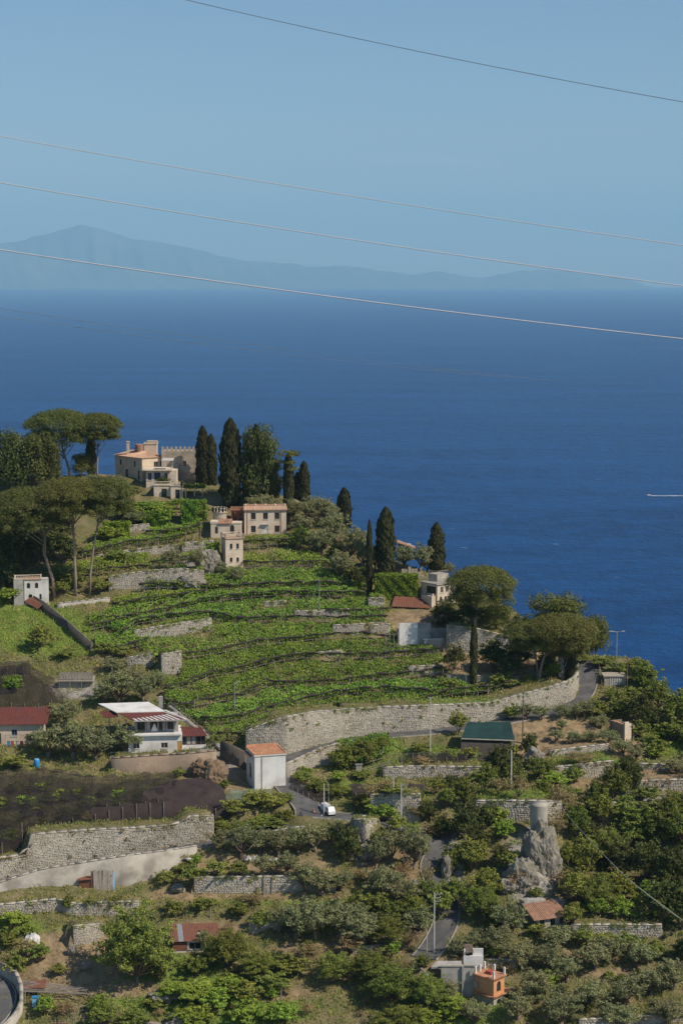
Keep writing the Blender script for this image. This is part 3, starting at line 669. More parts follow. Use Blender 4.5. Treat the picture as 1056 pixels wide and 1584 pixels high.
def build_wall(key, p, thick, th):
    name, label, mt = WLAB[key]
    k = len(p); d = np.gradient(p[:, :2], axis=0); d /= np.linalg.norm(d, axis=1)[:, None]
    bk = np.stack([-d[:, 1], d[:, 0]], 1)
    if bk[:, 1].mean() < 0: bk = -bk
    org = Vector((p[k // 2, 0], p[k // 2, 1], p[k // 2, 2] + .7))
    A = p[:, :2] - [org.x, org.y]; Bk = A + bk * thick
    zb = p[:, 2] - org.z; zt = p[:, 3] - org.z
    stone = mt in ('stone',)
    zt2 = zt - (.10 if stone else 0)
    v = np.concatenate([np.c_[A, zb], np.c_[A, zt2], np.c_[Bk, zt2], np.c_[Bk, zb]])
    f = []
    for i in range(k - 1):
        for a in range(3): f.append((a * k + i, a * k + i + 1, (a + 1) * k + i + 1, (a + 1) * k + i))
    f += [(0, k, 2 * k, 3 * k), (k - 1, 4 * k - 1, 3 * k - 1, 2 * k - 1)]
    root = tag(obj(name, fast_mesh(name, v, f, MT['stone_core' if stone else mt])), label, 'wall', None, 'thing'); root.location = org
    s = np.concatenate([[0], np.cumsum(np.linalg.norm(np.diff(A, axis=0), axis=1))])
    r = np.random.default_rng(abs(hash(key)) % 999 if False else sum(map(ord, key)))
    X = lambda t, ar: np.interp(t, s, ar)
    V = []; Fq = []
    def stone_at(s0, s1, z0, z1, out, dp=.25, top=False):
        j = lambda: r.uniform(-.04, .04)
        n0 = len(V) * 8
        pts = []
        for (o_, ins) in ((.05, 0), (-out, .03)):
            for (t, z) in ((s0 + ins + j(), z0 + ins + j()), (s1 - ins + j(), z0 + ins + j()), (s1 - ins + j(), z1 - ins + j()), (s0 + ins + j(), z1 - ins + j())):
                nx, nyy = X(t, bk[:, 0]), X(t, bk[:, 1])
                pts.append((X(t, A[:, 0]) + nx * o_, X(t, A[:, 1]) + nyy * o_, z))
        V.append(pts)
        for q in ((4, 5, 6, 7), (0, 1, 5, 4), (1, 2, 6, 5), (2, 3, 7, 6), (3, 0, 4, 7)): Fq.append(tuple(n0 + a for a in q))
    if stone:
        zlo, zhi = zb.min() + .3, zt.max()
        z = zlo
        while z < zhi:
            h = th * r.uniform(.7, 1.4); t = r.uniform(-.3, 0)
            while t < s[-1]:
                w = th * r.uniform(.8, 2.3); t1 = min(t + w, s[-1]); t0 = max(t, 0); mid = (t0 + t1) / 2
                if t1 - t0 > .12 and z + h * .4 > X(mid, zb) + .2 and z + h < X(mid, zt) - .02 and r.random() > .05:
                    stone_at(t0, t1, z, z + h - .02, r.uniform(.005, .045))
                t += w + .03
            z += h
        if V:
            o = obj('stonework', fast_mesh('stonework', np.array(V).reshape(-1, 3), Fq, MT['stone']), root); o['kind'] = 'stuff'
    n_t = int(s[-1] * 1.1); PC, PO = [], []
    for _ in range(n_t):
        t = r.uniform(0, s[-1]); lo_, hi_ = X(t, zb) + .7, X(t, zt); u = r.random()
        z = hi_ - .05 if u < .45 else (lo_ if u < .75 else r.uniform(lo_, hi_)); sz = r.uniform(.12, .55) * (1.2 if u < .75 else .6); m_ = int(10 + 50 * sz)
        q = r.normal(0, 1, (m_, 3)) * [sz * .8, .10, sz * .5]; q[:, 2] -= np.abs(q[:, 0]) * .3
        PC.append(np.c_[X(t, A[:, 0]) - X(t, bk[:, 0]) * .08 + q[:, 0] * d[len(d) // 2, 0] - np.abs(q[:, 1]) * X(t, bk[:, 0]), X(t, A[:, 1]) - X(t, bk[:, 1]) * .08 + q[:, 0] * d[len(d) // 2, 1] - np.abs(q[:, 1]) * X(t, bk[:, 1]), z + q[:, 2]])
        PO.append(np.tile([-X(t, bk[:, 0]), -X(t, bk[:, 1]), .6], (m_, 1)))
    if PC and stone:
        vv = blades(np.concatenate(PC), np.concatenate(PO), .13, .5, .8, r)
        o = obj('weeds', fast_mesh('weeds', vv, quads(vv), LEAF['dry' if sum(map(ord, key)) % 3 == 0 else 'shrub']), root); o['kind'] = 'stuff'
    # coping: pieces along the top
    b = B(); t = 0.0; vs = []; fs = []
    while t < s[-1] - .2:
        w = r.uniform(1.2, 2.2); t1 = min(t + w, s[-1]); n0 = len(vs); hz = r.uniform(-.02, .05) if stone else .03
        for tt in (t + .004, t1 - .004):
            for (o_, dz) in ((-.05, -.10), (-.05, hz), (thick + .06, hz), (thick + .06, -.10)):
                vs.append((X(tt, A[:, 0]) + X(tt, bk[:, 0]) * o_, X(tt, A[:, 1]) + X(tt, bk[:, 1]) * o_, X(tt, zt) + dz))
        for q in ((0, 1, 5, 4), (1, 2, 6, 5), (2, 3, 7, 6), (3, 0, 4, 7), (0, 3, 2, 1), (4, 5, 6, 7)): fs.append(tuple(n0 + a for a in q))
        t = t1
    o = obj('coping', fast_mesh('coping', vs, fs, MT['stone' if stone else mt]), root)
    return root
for w in WALLS: build_wall(*w)

# ------------------------------------------------------------------ building pieces
def window(parent, org, rz, ux, O, op, fr='frame', sill=True, shut=None, mull=True, dep=.2):
    """frame with glass set into an opening of a facade"""
    x, z, w, h = op[:4]; n = (ux[1], -ux[0])
    def q(a, c, d): return (O[0] + ux[0] * a - n[0] * d, O[1] + ux[1] * a - n[1] * d, O[2] + c)
    def bx(b, a0, a1, c0, c1, d0, d1):
        vs = [q(a0, c0, d0), q(a1, c0, d0), q(a1, c0, d1), q(a0, c0, d1), q(a0, c1, d0), q(a1, c1, d0), q(a1, c1, d1), q(a0, c1, d1)]
        b.add(vs, [(3, 2, 1, 0), (4, 5, 6, 7), (0, 1, 5, 4), (1, 2, 6, 5), (2, 3, 7, 6), (3, 0, 4, 7)])
    t = min(.09, w * .12); b = B(org, rz); d0, d1 = dep * .45, dep * .45 + .06
    bx(b, x + .003, x + t, z + .003, z + h - .003, d0, d1); bx(b, x + w - t, x + w - .003, z + .003, z + h - .003, d0, d1)
    bx(b, x + t, x + w - t, z + .003, z + t, d0, d1); bx(b, x + t, x + w - t, z + h - t, z + h - .003, d0, d1)
    if mull: bx(b, x + w / 2 - t * .4, x + w / 2 + t * .4, z + t, z + h - t, d0 + .005, d1 - .005)
    o = b.build('window', fr, parent)
    g = B(org, rz); bx(g, x + t * .5, x + w - t * .5, z + t * .5, z + h - t * .5, d1 - .03, d1 - .015); g.build('pane', 'glass', o)
    if sill:
        sb = B(org, rz); bx(sb, x - .1, x + w + .1, z - .10, z - .004, -.1, .1); sb.build('sill', 'frame', o)
    if shut:
        for a0, a1 in ((x - w * .5, x - .03), (x + w + .03, x + w * 1.5)):
            sb = B(org, rz); bx(sb, a0, a1, z, z + h, -.07, -.012); sb.build('shutter', shut, o)
    return o
def door(parent, org, rz, ux, O, op, m='door'):
    x, z, w, h = op[:4]; n = (ux[1], -ux[0])
    def q(a, c, d): return (O[0] + ux[0] * a - n[0] * d, O[1] + ux[1] * a - n[1] * d, O[2] + c)
    b = B(org, rz)
    for (a0, a1, c0, c1, d0, d1) in ((x + .005, x + w - .005, z + .005, z + h - .005, .10, .15), (x + w * .15, x + w * .85, z + h * .55, z + h * .9, .08, .098), (x + w * .15, x + w * .85, z + h * .1, z + h * .45, .08, .098)):
        b.add([q(a0, c0, d0), q(a1, c0, d0), q(a1, c0, d1), q(a0, c0, d1), q(a0, c1, d0), q(a1, c1, d0), q(a1, c1, d1), q(a0, c1, d1)],
              [(3, 2, 1, 0), (4, 5, 6, 7), (0, 1, 5, 4), (1, 2, 6, 5), (2, 3, 7, 6), (3, 0, 4, 7)])
    o = b.build('door', m, parent)
    hb = B(org, rz); c = q(x + w * .85, z + h * .48, .04); hb.box(c[0] - .04, c[0] + .04, c[1] - .04, c[1] + .04, c[2], c[2] + .12); hb.build('handle', 'darkmetal', o)
    return o
def balustrade(parent, org, rz, pts, h=.95, m='pinkcream', name='balustrade', step=.32, r=.06):
    b = B(org, rz)
    for (a, c) in zip(pts[:-1], pts[1:]):
        a = Vector(a); c = Vector(c); L = (c - a).length; d = (c - a).normalized(); n = Vector((-d.y, d.x, 0))
        def slab(z0, z1, hw, e=0.0):
            v = []
            for z in (z0, z1):
                for (s, t) in ((-e, -hw), (L + e, -hw), (L + e, hw), (-e, hw)):
                    p = a + d * s + n * t; v.append((p.x, p.y, p.z + z))
            b.add(v, [(3, 2, 1, 0), (4, 5, 6, 7), (0, 1, 5, 4), (1, 2, 6, 5), (2, 3, 7, 6), (3, 0, 4, 7)])
        slab(0, .12, .11); slab(h - .13, h, .13, .02)
        k = max(2, int(L / step))
        for i in range(k):
            p = a + d * (L * (i + .5) / k)
            b.lathe((p.x, p.y, p.z), [(r * .7, .12), (r, .3), (r * 1.35, .45), (r * .7, h - .25), (r, h - .13)], 6, False)
        for e in (a, c): b.box(e.x - .16, e.x + .16, e.y - .16, e.y + .16, e.z, e.z + h + .06)
    return b.build(name, m, parent)
def railing(parent, org, rz, pts, h=1.0, m='metal', step=.35):
    b = B(org, rz)
    for (a, c) in zip(pts[:-1], pts[1:]):
        a = Vector(a); c = Vector(c); L = (c - a).length; k = max(2, int(L / step)); up = Vector((0, 0, h))
        b.bar(a + up, c + up, .035); b.bar(a + up * .15, c + up * .15, .025)
        for i in range(k + 1):
            p = a.lerp(c, i / k); b.bar(p, p + up, .022)
    return b.build('railing', m, parent)
def ribs(b, a, bb, c, d, step=.34, r=.07):
    """raised tile or sheet ribs running down a roof slope: a-b is the eave, d-c the ridge"""
    a, bb, c, d = map(Vector, (a, bb, c, d)); k = max(3, int((bb - a).length / step))
    for i in range(k):
        t = (i + .5) / k; p = a.lerp(bb, t); q = d.lerp(c, t); u = (bb - a).normalized() * (r * 1.2)
        up = Vector((0, 0, r))
        b.add([tuple(p - u), tuple(p + up), tuple(p + u), tuple(q - u), tuple(q + up), tuple(q + u)], [(0, 1, 4, 3), (1, 2, 5, 4), (0, 2, 1), (3, 4, 5)])
def house_root(name, key, label, cat='building'):
    l, rz = PL[key]; e = empty(name, l, label, cat, None, rz); return e

# ---- white cube house beside the road
e = house_root('cube_house', 'cube', 'white cube-shaped house with a terracotta roof terrace beside the road')
b = B(); b.house(0, 5.9, 0, 6.4, -1.2, 6.25, left=[(2.2, 2.6, 1.6, 2.9)]); b.build('wall', 'white', e)
w = window(e, (0, 0, 0), 0, (0, -1), (0, 6.4, -1.2), (2.2, 2.6, 1.6, 2.9), 'door', False, mull=False)
b = B(); b.box(-.15, 6.05, -.15, 6.55, 6.252, 6.5); ro = b.build('roof', 'white', e)
b = B()
for i in range(9):
    for j in range(9): b.box(.1 + i * .64, .1 + i * .64 + .60, .1 + j * .69, .1 + j * .69 + .65, 6.502, 6.55 + random.uniform(0, .03))
b.build('terrace_tiles', 'terracotta', ro)
b = B(); b.box(-.15, 6.05, -.15, 0, 6.503, 6.68); b.box(-.15, 0, .003, 6.55, 6.503, 6.68); b.box(5.9, 6.05, .003, 6.55, 6.503, 6.68); b.box(.003, 5.897, 6.4, 6.55, 6.503, 7.0); b.build('roof_edge', 'terracotta', ro)
b = B(); b.box(1.3, 1.42, -.12, -.003, -1, 6.2); b.build('drainpipe', 'grey', e)
b = B(); b.slab((-.9, 1.2, 6.0), (-.16, 1.2, 6.1), (-.16, 5.6, 6.1), (-.9, 5.6, 6.0), .1); b.build('canopy', 'brownframe', e)

# ---- square tower
e = house_root('square_tower', 'tower', 'square cream tower with a balustraded roof and four arched windows', 'tower')
Wt, Dt, Ht = 4.15, 3.9, 6.7
ops = [(1.0, 4.4, .62, 1.25), (2.55, 4.4, .62, 1.25), (1.0, 1.35, .62, 1.1, True), (2.55, 1.35, .62, 1.1, True)]
b = B(); b.house(0, Wt, 0, Dt, -.8, Ht, front=[(o[0], o[1] + .8, *o[2:]) for o in ops]); b.build('wall', 'pinkcream', e)
for o_ in ops: window(e, (0, 0, 0), 0, (1, 0), (0, 0, 0), o_, 'brownframe', mull=False)
b = B(); b.box(-.14, Wt + .14, -.14, Dt + .14, Ht + .002, Ht + .2); b.build('cornice', 'oldtile', e)
balustrade(e, (0, 0, 0), 0, [(0, 0, Ht + .2), (Wt, 0, Ht + .2), (Wt, Dt, Ht + .2), (0, Dt, Ht + .2), (0, 0, Ht + .2)], 1.0, 'pinkcream')
b = B(); b.box(-.9, Wt + .7, -1.1, -.004, -1.2, -.1); b.build('step', 'path', e)

# ---- two-storey block with roof balustrade, loggia, turret and chapel block
e = house_root('garden_house', 'block', 'two-storey cream house with tiled parapet below the tall cypresses')
Wb, Db, Hb = 10.0, 6.2, 5.6
up = [(1.55, 3.5, 1.15, 1.55), (4.45, 3.5, 1.15, 1.55), (7.2, 3.5, 1.15, 1.55)]
lo = [(1.55, .35, 1.15, 1.6), (7.2, .35, 1.15, 1.6)]
b = B(); b.house(0, Wb, 0, Db, -1, Hb, front=[(o[0], o[1] + 1, o[2], o[3]) for o in up + lo] + [(4.1, 1.0, 1.5, 2.1)]); b.build('wall', 'pinkcream', e)
for o_ in up + lo: window(e, (0, 0, 0), 0, (1, 0), (0, 0, 0), o_, 'brownframe')
door(e, (0, 0, 0), 0, (1, 0), (0, 0, 0), (4.1, 0, 1.5, 2.1), 'white')
b = B(); b.box(3.9, 5.8, -.5, -.004, 2.2, 2.32); b.build('door_canopy', 'grey', e)
b = B(); b.box(-.3, Wb + .3, -.3, Db + .3, Hb + .002, Hb + .22); b.build('cornice', 'oldtile', e)
b = B(); b.slab((-.25, -.25, Hb + .24), (Wb + .25, -.25, Hb + .24), (Wb + .1, .5, Hb + 1.05), (-.1, .5, Hb + 1.05), .12)
ribs(b, (-.25, -.25, Hb + .25), (Wb + .25, -.25, Hb + .25), (Wb + .1, .5, Hb + 1.06), (-.1, .5, Hb + 1.06)); b.build('parapet_tiles', 'paletile', e)
b = B(); b.box(-.1, Wb + .1, .52, Db, Hb + .222, Hb + .9); b.build('roof', 'oldtile', e)
for i in range(5):
    b = B(); x = .3 + i * (Wb - .6) / 4; b.lathe((x, .75, Hb + .9), [(.16, 0), (.16, .12), (.26, .35), (.2, .55), (.08, .62), (.1, .72)], 8); b.build('urn', 'pinkcream', e)
for x in (.62, 8.65):
    b = B(); b.box(x, x + .12, -.11, -.003, -.9, Hb); b.build('drainpipe', 'oldtile', e)
l = gp(357, 820); e = empty('loggia', (l[0], l[1] + 1, l[2]), 'dark red timber loggia joined to the left end of the cream garden house', 'building')
b = B(); b.house(0, 3.0, .8, 5.5, -1, 4.6, front=[(.4, 3.2, .9, 1.7), (1.6, 3.2, .9, 1.7)]); b.build('wall', 'oldtile', e)
for o_ in [(.4, 3.2, .9, 1.7), (1.6, 3.2, .9, 1.7)]: window(e, (0, 0, 0), 0, (1, 0), (0, .8, -1), o_, 'brownframe', False)
b = B(); b.box(-.1, 3.1, -.7, 5.6, 4.602, 4.8); b.build('roof', 'rust', e)
for i in range(4):
    b = B(); b.bar((.1 + i * .92, -.6, 2.2), (.1 + i * .92, -.6, 4.6), .07); b.build('post', 'red', e)
balustrade(e, (0, 0, 0), 0, [(.1, -.6, 4.8), (2.9, -.6, 4.8)], .8, 'terracotta')
b = B(); b.box(.1, 3.0, -.7, .79, -.9, 2.2); b.build('balcony', 'pinkcream', e)
l = unp(340, 812, 474); e = empty('round_turret', l, 'round stone turret with a small balustrade above the square tower', 'tower')
b = B(); b.lathe((0, 0, -2.5), [(1.75, 0), (1.65, 2.5), (1.62, 5.3), (1.85, 5.5), (1.85, 5.75)], 20); b.build('wall', 'castle', e)
pts = [(1.7 * math.cos(a), 1.7 * math.sin(a), 3.25) for a in np.linspace(0, 2 * math.pi, 13)]
balustrade(e, (0, 0, 0), 0, pts, 1.0, 'pinkcream')
l = unp(326, 832, 469); e = empty('chapel_block', l, 'low cream wing with an arched doorway just above the square tower', 'building')
op = [(4.55, .9, 1.0, 2.2, True), (1.0, 1.0, .7, 1.6)]
b = B(); b.house(0, 7.2, 0, 4, -1, 3.4, front=[(o[0], o[1] + 1, *o[2:]) for o in op]); b.build('wall', 'pinkcream', e)
for o_ in op: window(e, (0, 0, 0), 0, (1, 0), (0, 0, 0), o_, 'brownframe', False)
b = B(); b.slab((1.8, -.3, 3.5), (5.0, -.3, 3.5), (5.0, 3.0, 4.2), (1.8, 3.0, 4.2), .15); ribs(b, (1.8, -.3, 3.51), (5.0, -.3, 3.51), (5.0, 3, 4.21), (1.8, 3, 4.21)); b.build('roof', 'oldtile', e)
b = B(); b.box(-.1, 1.79, -.1, 4.1, 3.402, 3.9); b.build('parapet', 'pinkcream', e); b = B(); b.box(5.01, 7.3, -.1, 4.1, 3.402, 3.65); b.build('parapet', 'pinkcream', e)

# ---- the villa on the ridge (main block turned, two lower wings in front)
vo = Vector(unp(220, 747, 501)); th = R(40)
e = empty('villa', vo, 'large cream villa on the ridge with an orange tiled roof and balconies', 'building')
L1, L2, Hm = 12.2, 7.4, 6.2
opl = [(2.0, 3.9, .9, 1.5), (8.4, 3.9, .9, 1.5), (4.6, 1.1, 1.3, 1.9), (10.2, .8, .9, 2.2)]; opr = [(3.6, 3.2, 1.3, 2.0), (5.5, 3.2, 1.3, 2.0), (3.4, .5, 1.2, 2.0)]
b = B((0, 0, 0), th)     # local: corner at origin, front (lit) along +x, left side along +y
b.facade((0, 0, -2), (1, 0), L2, Hm + 2, [(o[0], o[1] + 2, o[2], o[3]) for o in opr]); b.facade((L2, 0, -2), (0, 1), L1, Hm + 2)
b.facade((L2, L1, -2), (-1, 0), L2, Hm + 2); b.facade((0, L1, -2), (0, -1), L1, Hm + 2, [(o[0], o[1] + 2, o[2], o[3]) for o in opl])
b.build('wall', 'cream', e)
for o_ in opl: window(e, (0, 0, 0), th, (0, -1), (0, L1, 0), o_, 'brownframe')
for o_ in opr: window(e, (0, 0, 0), th, (1, 0), (0, 0, 0), o_, 'blueframe')
b = B((0, 0, 0), th); ov = .35; z0, z1 = Hm + .1, Hm + 1.35
A_, B_, C_, D_ = (-ov, -ov, z0), (L2 + ov, -ov, z0), (L2 + ov, L1 + ov, z0), (-ov, L1 + ov, z0)
E_, F_ = (L2 * .5, L2 * .45, z1), (L2 * .5, L1 - L2 * .3, z1)
b.quad(A_, B_, C_, D_)
b.add([A_, B_, C_, D_, E_, F_], [(0, 1, 4), (1, 2, 5, 4), (2, 3, 5), (3, 0, 4, 5)])
ribs(b, D_, A_, E_, F_, .4); ribs(b, A_, B_, E_, E_, .4); ribs(b, B_, C_, F_, E_, .4); b.build('roof', 'paletile', e)
b = B((0, 0, 0), th); b.box(-.22, L2 + .22, -.22, L1 + .22, Hm + .002, Hm + .09); b.build('eaves', 'pinkcream', e)
for nm, px, py, wpx, hpx, mm in (('chimney', 198, 694, 4, 14, 'pinkcream'),):
    c = Vector(unp(px, py, 508)) - vo; b = B(c); b.box(-.32, .32, -.32, .32, -2, 1.7); b.box(-.42, .42, -.42, .42, 1.702, 1.9); b.build(nm, mm, e)
c = Vector(unp(215, 697, 508)) - vo; b = B(c); b.lathe((0, 0, -2), [(1.05, 0), (1.05, 3.6), (.95, 3.7)], 14); b.build('water_tank', 'oldtile', e)
c = Vector(unp(223, 705, 509)) - vo; b = B(c); b.house(0, 3.2, 0, 3.2, -4, 3.0); b.build('tower_block', 'cream', e)
b = B(c); b.box(-.15, 3.35, -.15, 3.35, 3.002, 3.25); b.build('tower_cornice', 'cream', e)
b = B(c); b.box(.6, 3.3, .4, 3.0, 3.252, 3.75); b.build('tower_parapet', 'castle', e)
# middle wing
c = Vector(unp(226, 746, 496.5)) - vo
op = [(.5, .5, .9, 1.9), (2.0, .5, 1.6, 2.0), (4.6, .5, .8, 1.9)]
b = B(c); b.house(0, 7.6, 0, 7, -1.5, 3.0, front=[(o[0], o[1] + 1.5, o[2], o[3]) for o in op]); b.build('middle_wing', 'pinkcream', e)
for o_ in op: window(e, c, 0, (1, 0), (0, 0, 0), o_, 'blueframe')
b = B(c); b.box(-.8, 6.5, -1.0, 6.8, 3.002, 3.2); b.build('balcony_slab', 'pinkcream', e)
railing(e, c, 0, [(-.7, -.9, 3.2), (6.4, -.9, 3.2), (6.4, 1.5, 3.2)], .9, 'frame')
b = B(c); b.slab((4.0, -.9, 5.6), (6.9, -.9, 5.6), (6.9, 2.5, 5.9), (4.0, 2.5, 5.9), .12)
b.bar((4.1, -.8, 3.2), (4.1, -.8, 5.5), .07); b.bar((6.8, -.8, 3.2), (6.8, -.8, 5.5), .07); b.build('balcony_pergola', 'frame', e)
# lower wing with balustraded terraces
c = Vector(unp(238, 772, 491)) - vo
op = [(1.9, .4, 1.3, 2.2)]
b = B(c); b.house(0, 4.2, 0, 5, -1.5, 3.4, front=[(o[0], o[1] + 1.5, o[2], o[3]) for o in op]); b.build('lower_wing', 'pinkcream', e)
window(e, c, 0, (1, 0), (0, 0, 0), op[0], 'brownframe', False)
balustrade(e, c, 0, [(-.1, -.05, 3.4), (4.2, -.05, 3.4)], 1.0, 'pinkcream')
c2 = c + Vector((4.3, -1.2, 0)); op = [(1.1, .3, 1.1, 2.2)]
b = B(c2); b.house(0, 2.6, 0, 5, -1.5, 3.4, front=[(o[0], o[1] + 1.5, o[2], o[3]) for o in op]); b.build('portico', 'pinkcream', e)
window(e, c2, 0, (1, 0), (0, 0, 0), op[0], 'brownframe', False)
balustrade(e, c2, 0, [(-.1, -.05, 3.4), (2.7, -.05, 3.4), (2.7, 3, 3.4)], 1.0, 'pinkcream')
for x in (2.9, 3.7):
    b = B(c2); b.lathe((x, -.2, -1.5), [(.2, 0), (.17, 3), (.2, 4.4)], 8); b.build('column', 'pinkcream', e)

# ---- crenellated castle wall right of the villa
l = unp(250, 742, 503.6); e = empty('castle_tower', l, 'crenellated stone castle tower shaded by the first cypress right of the villa', 'tower')
b = B(); b.house(0, 9.6, 0, 6, -3, 7.2, front=[(5.5, 6.5, .8, 1.3)]); b.build('wall', 'castle', e)
window(e, (0, 0, 0), 0, (1, 0), (0, 0, -3), (5.5, 6.5, .8, 1.3), 'brownframe', False)
for i in range(9):
    b = B(); x = .05 + i * 1.12; b.box(x, x + .62, 0, .5, 7.202, 8.2); b.box(x + .1, x + .52, .1, .4, 8.201, 8.45); b.build('merlon', 'castle', e)
for i in range(5):
    b = B(); y = 1.0 + i * 1.12; b.box(9.1, 9.6, y, y + .62, 7.202, 8.2); b.build('merlon', 'castle', e)
b = B(); b.box(3.2, 4.4, -.8, -.003, -3, 4.0); b.build('buttress', 'castle', e)

# ---- pergola terrace right of the villa
l = unp(287, 772, 491); e = empty('garden_pergola', l, 'vine covered pergola with pale columns right of the villa terrace', 'pergola')
for x in (0, 2.2, 4.2):
    b = B(); b.lathe((x, 0, -1), [(.16, 0), (.14, 4)], 8); b.build('column', 'pinkcream', e)
b = B(); b.bar((-.3, 0, 3.05), (4.5, 0, 3.05), .08); b.bar((-.3, 3, 3.05), (4.5, 3, 3.05), .08); b.build('beam', 'wood', e)
PERGOLA_ROOT = e
l = unp(297, 779, 489); e = empty('terrace_balustrade', l, 'short white balustrade at the top of the ivy covered wall', 'balustrade')
balustrade(e, (0, 0, 0), 0, [(0, 0, -.3), (3.0, 0, -.3)], 1.1, 'pinkcream', 'railing')
b = B(); b.box(-.2, 3.2, -.15, .8, -2.5, -.302); b.build('base_wall', 'pale_wall', e)

# ---- white house with arches, right of the hedge
e = house_root('arched_house', 'arch', 'cream and white house with arches and a railed roof terrace under the cypress')
L2, L1 = 5.6, 5.6
opf = [(.7, .3, .7, 1.8, True), (2.1, .3, .7, 1.8, True), (3.6, .3, .7, 1.8, True), (.9, 2.9, .9, 1.4), (2.4, 2.9, .9, 1.4), (3.9, 2.9, .9, 1.4)]
opl = [(1.9, 2.6, 3.2, 1.7)]
b = B(); b.house(0, L2, 0, L1, -1, 4.8, front=[(o[0], o[1] + 1, *o[2:]) for o in opf], left=[(o[0], o[1] + 1, o[2], o[3]) for o in opl]); b.build('wall', 'pinkcream', e)
for o_ in opf[:3]: window(e, (0, 0, 0), 0, (1, 0), (0, 0, 0), o_, 'brownframe', False)
for o_ in opf[3:]: window(e, (0, 0, 0), 0, (1, 0), (0, 0, 0), o_, 'frame')
window(e, (0, 0, 0), 0, (0, -1), (0, L1, 0), opl[0], 'brownframe', False)
b = B(); b.box(-.35, L2 + .2, -.3, L1 + .2, 4.802, 5.0); b.build('roof', 'pale_wall', e)
railing(e, (0, 0, 0), 0, [(-.25, L1, 5.0), (-.25, -.2, 5.0), (L2, -.2, 5.0)], 1.1, 'grey', .3)
b = B(); b.box(2.2, L2, 2.6, L1, 5.003, 6.6); b.build('stair_block', 'pale_wall', e)
railing(e, (0, 0, 0), 0, [(2.2, L1, 6.6), (2.2, 2.7, 6.6), (L2, 2.7, 6.6)], .8, 'grey', .3)
b = B(); b.house(-1.3, -.003, .4, 4.0, -1, 2.3); b.build('balcony_wall', 'cream', e)
b = B(); b.box(-.9, -.5, .6, .75, 2.302, 2.8); b.box(-.9, -.5, 3.4, 3.55, 2.302, 2.8); b.build('balcony_post', 'cream', e)

# ---- rusty lean-to and white walled yard
l = unp(606, 952, 437); e = empty('lean_to', l, 'dark open lean-to with a rusty brown roof beside the clipped hedge', 'shed')
b = B(); b.slab((-.2, -.2, 2.1), (8.6, -.2, 1.7), (7.8, 4.2, 3.5), (.8, 4.2, 3.9), .1); ribs(b, (-.2, -.2, 2.12), (8.6, -.2, 1.72), (7.8, 4.2, 3.52), (.8, 4.2, 3.92), .5, .05); b.build('roof', 'rust', e)
for x, h in ((0, 2), (2.1, 1.9), (4.2, 1.8), (6.3, 1.7), (8.4, 1.6)):
    b = B(); b.bar((x, 0, -1.5), (x, 0, h), .08); b.build('post', 'darkwood', e)
b = B(); b.box(.5, 8.2, 3.9, 4.1, -1.5, 3.2); b.box(.2, .45, 0, 3.9, -1.5, 2.5); b.build('wall', 'brown_wall', e)
b = B(); b.box(3, 4.4, 1.5, 2.6, -1.2, .3); b.box(5.2, 6.2, 1.2, 2.2, -1.2, .7); b.build('crate', 'darkwood', e)
e = house_root('walled_yard', 'whitewall', 'white and grey cement walls of a roofless yard under the pines', 'wall')
b = B(); b.box(0, 4.0, 0, .4, -1, 5.8); b.build('white_face', 'white', e)
b = B(); b.box(4.003, 6.9, .05, .45, -1, 5.7); b.build('grey_face', 'grey', e)
b = B(); b.box(6.903, 10.4, 1.6, 2.0, -1, 4.3); b.build('back_wall', 'grey', e)
b = B(); b.box(5.2, 10.6, -1.2, -.8, -1.5, 2.4); b.build('front_wall', 'grey', e)
b = B(); b.box(5.1, 10.7, -1.25, -.7, 2.402, 2.5); b.build('coping', 'white', e)
b = B(); b.box(10.4, 10.6, -.69, 1.6, -1.5, 2.4); b.build('side_wall', 'white', e)
b = B()
for i in range(4): b.bar((-3.0 + i * .9, -.5, -1), (-3.0 + i * .9, -.3, 3.8 + .3 * (i % 2)), .05)
b.bar((-3.2, -.4, 3.5), (0, -.4, 3.6), .045); b.bar((-3.2, -.5, 1.6), (0, -.5, 1.4), .045); b.bar((-2.6, -.6, -1), (.4, -.6, 2.6), .045); b.build('timber_frame', 'wood', e)

# ---- white modern house
e = house_root('modern_house', 'modern', 'white modern house with brown and white roof panels and a verandah below the olive trees')
opl = [(6.2, 1.0, 1.3, 1.1), (.9, 1.0, 1.2, 1.1)]
b = B(); b.house(0, 10.3, 0, 7, -1, 3.6, front=[(o[0], o[1] + 1, o[2], o[3]) for o in opl] + [(9.3, 1.0, .9, 2.3)]); b.build('wall', 'white', e)
for o_ in opl: window(e, (0, 0, 0), 0, (1, 0), (0, 0, 0), o_, 'frame')
door(e, (0, 0, 0), 0, (1, 0), (0, 0, 0), (9.3, 0, .9, 2.3))
b = B(); b.box(-.1, 10.2, -.6, 7.1, 3.602, 3.9); b.build('floor_slab', 'white', e)
ops = [(1.7 + 0, .2, 1.5, 2.0), (3.4, .2, 2.2, 2.0), (5.8, .2, 1.4, 2.0), (7.5, .5, 1.2, 1.5)]
b = B((0, 0, 3.9)); b.house(1.2, 9.6, 1.4, 7, .003, 2.7, front=[(o[0] - 1.2, o[1], o[2], o[3]) for o in ops], left=[(.8, .3, 1.8, 2.0), (3.2, .3, 1.8, 2.0)]); b.build('upper_wall', 'grey', e)
for o_ in ops: window(e, (0, 0, 3.9), 0, (1, 0), (0, 1.4, 0), o_, 'brownframe', False)
for o_ in ((.8, .3, 1.8, 2.0), (3.2, .3, 1.8, 2.0)): window(e, (0, 0, 3.9), 0, (0, -1), (1.2, 7, 0), o_, 'brownframe', False)
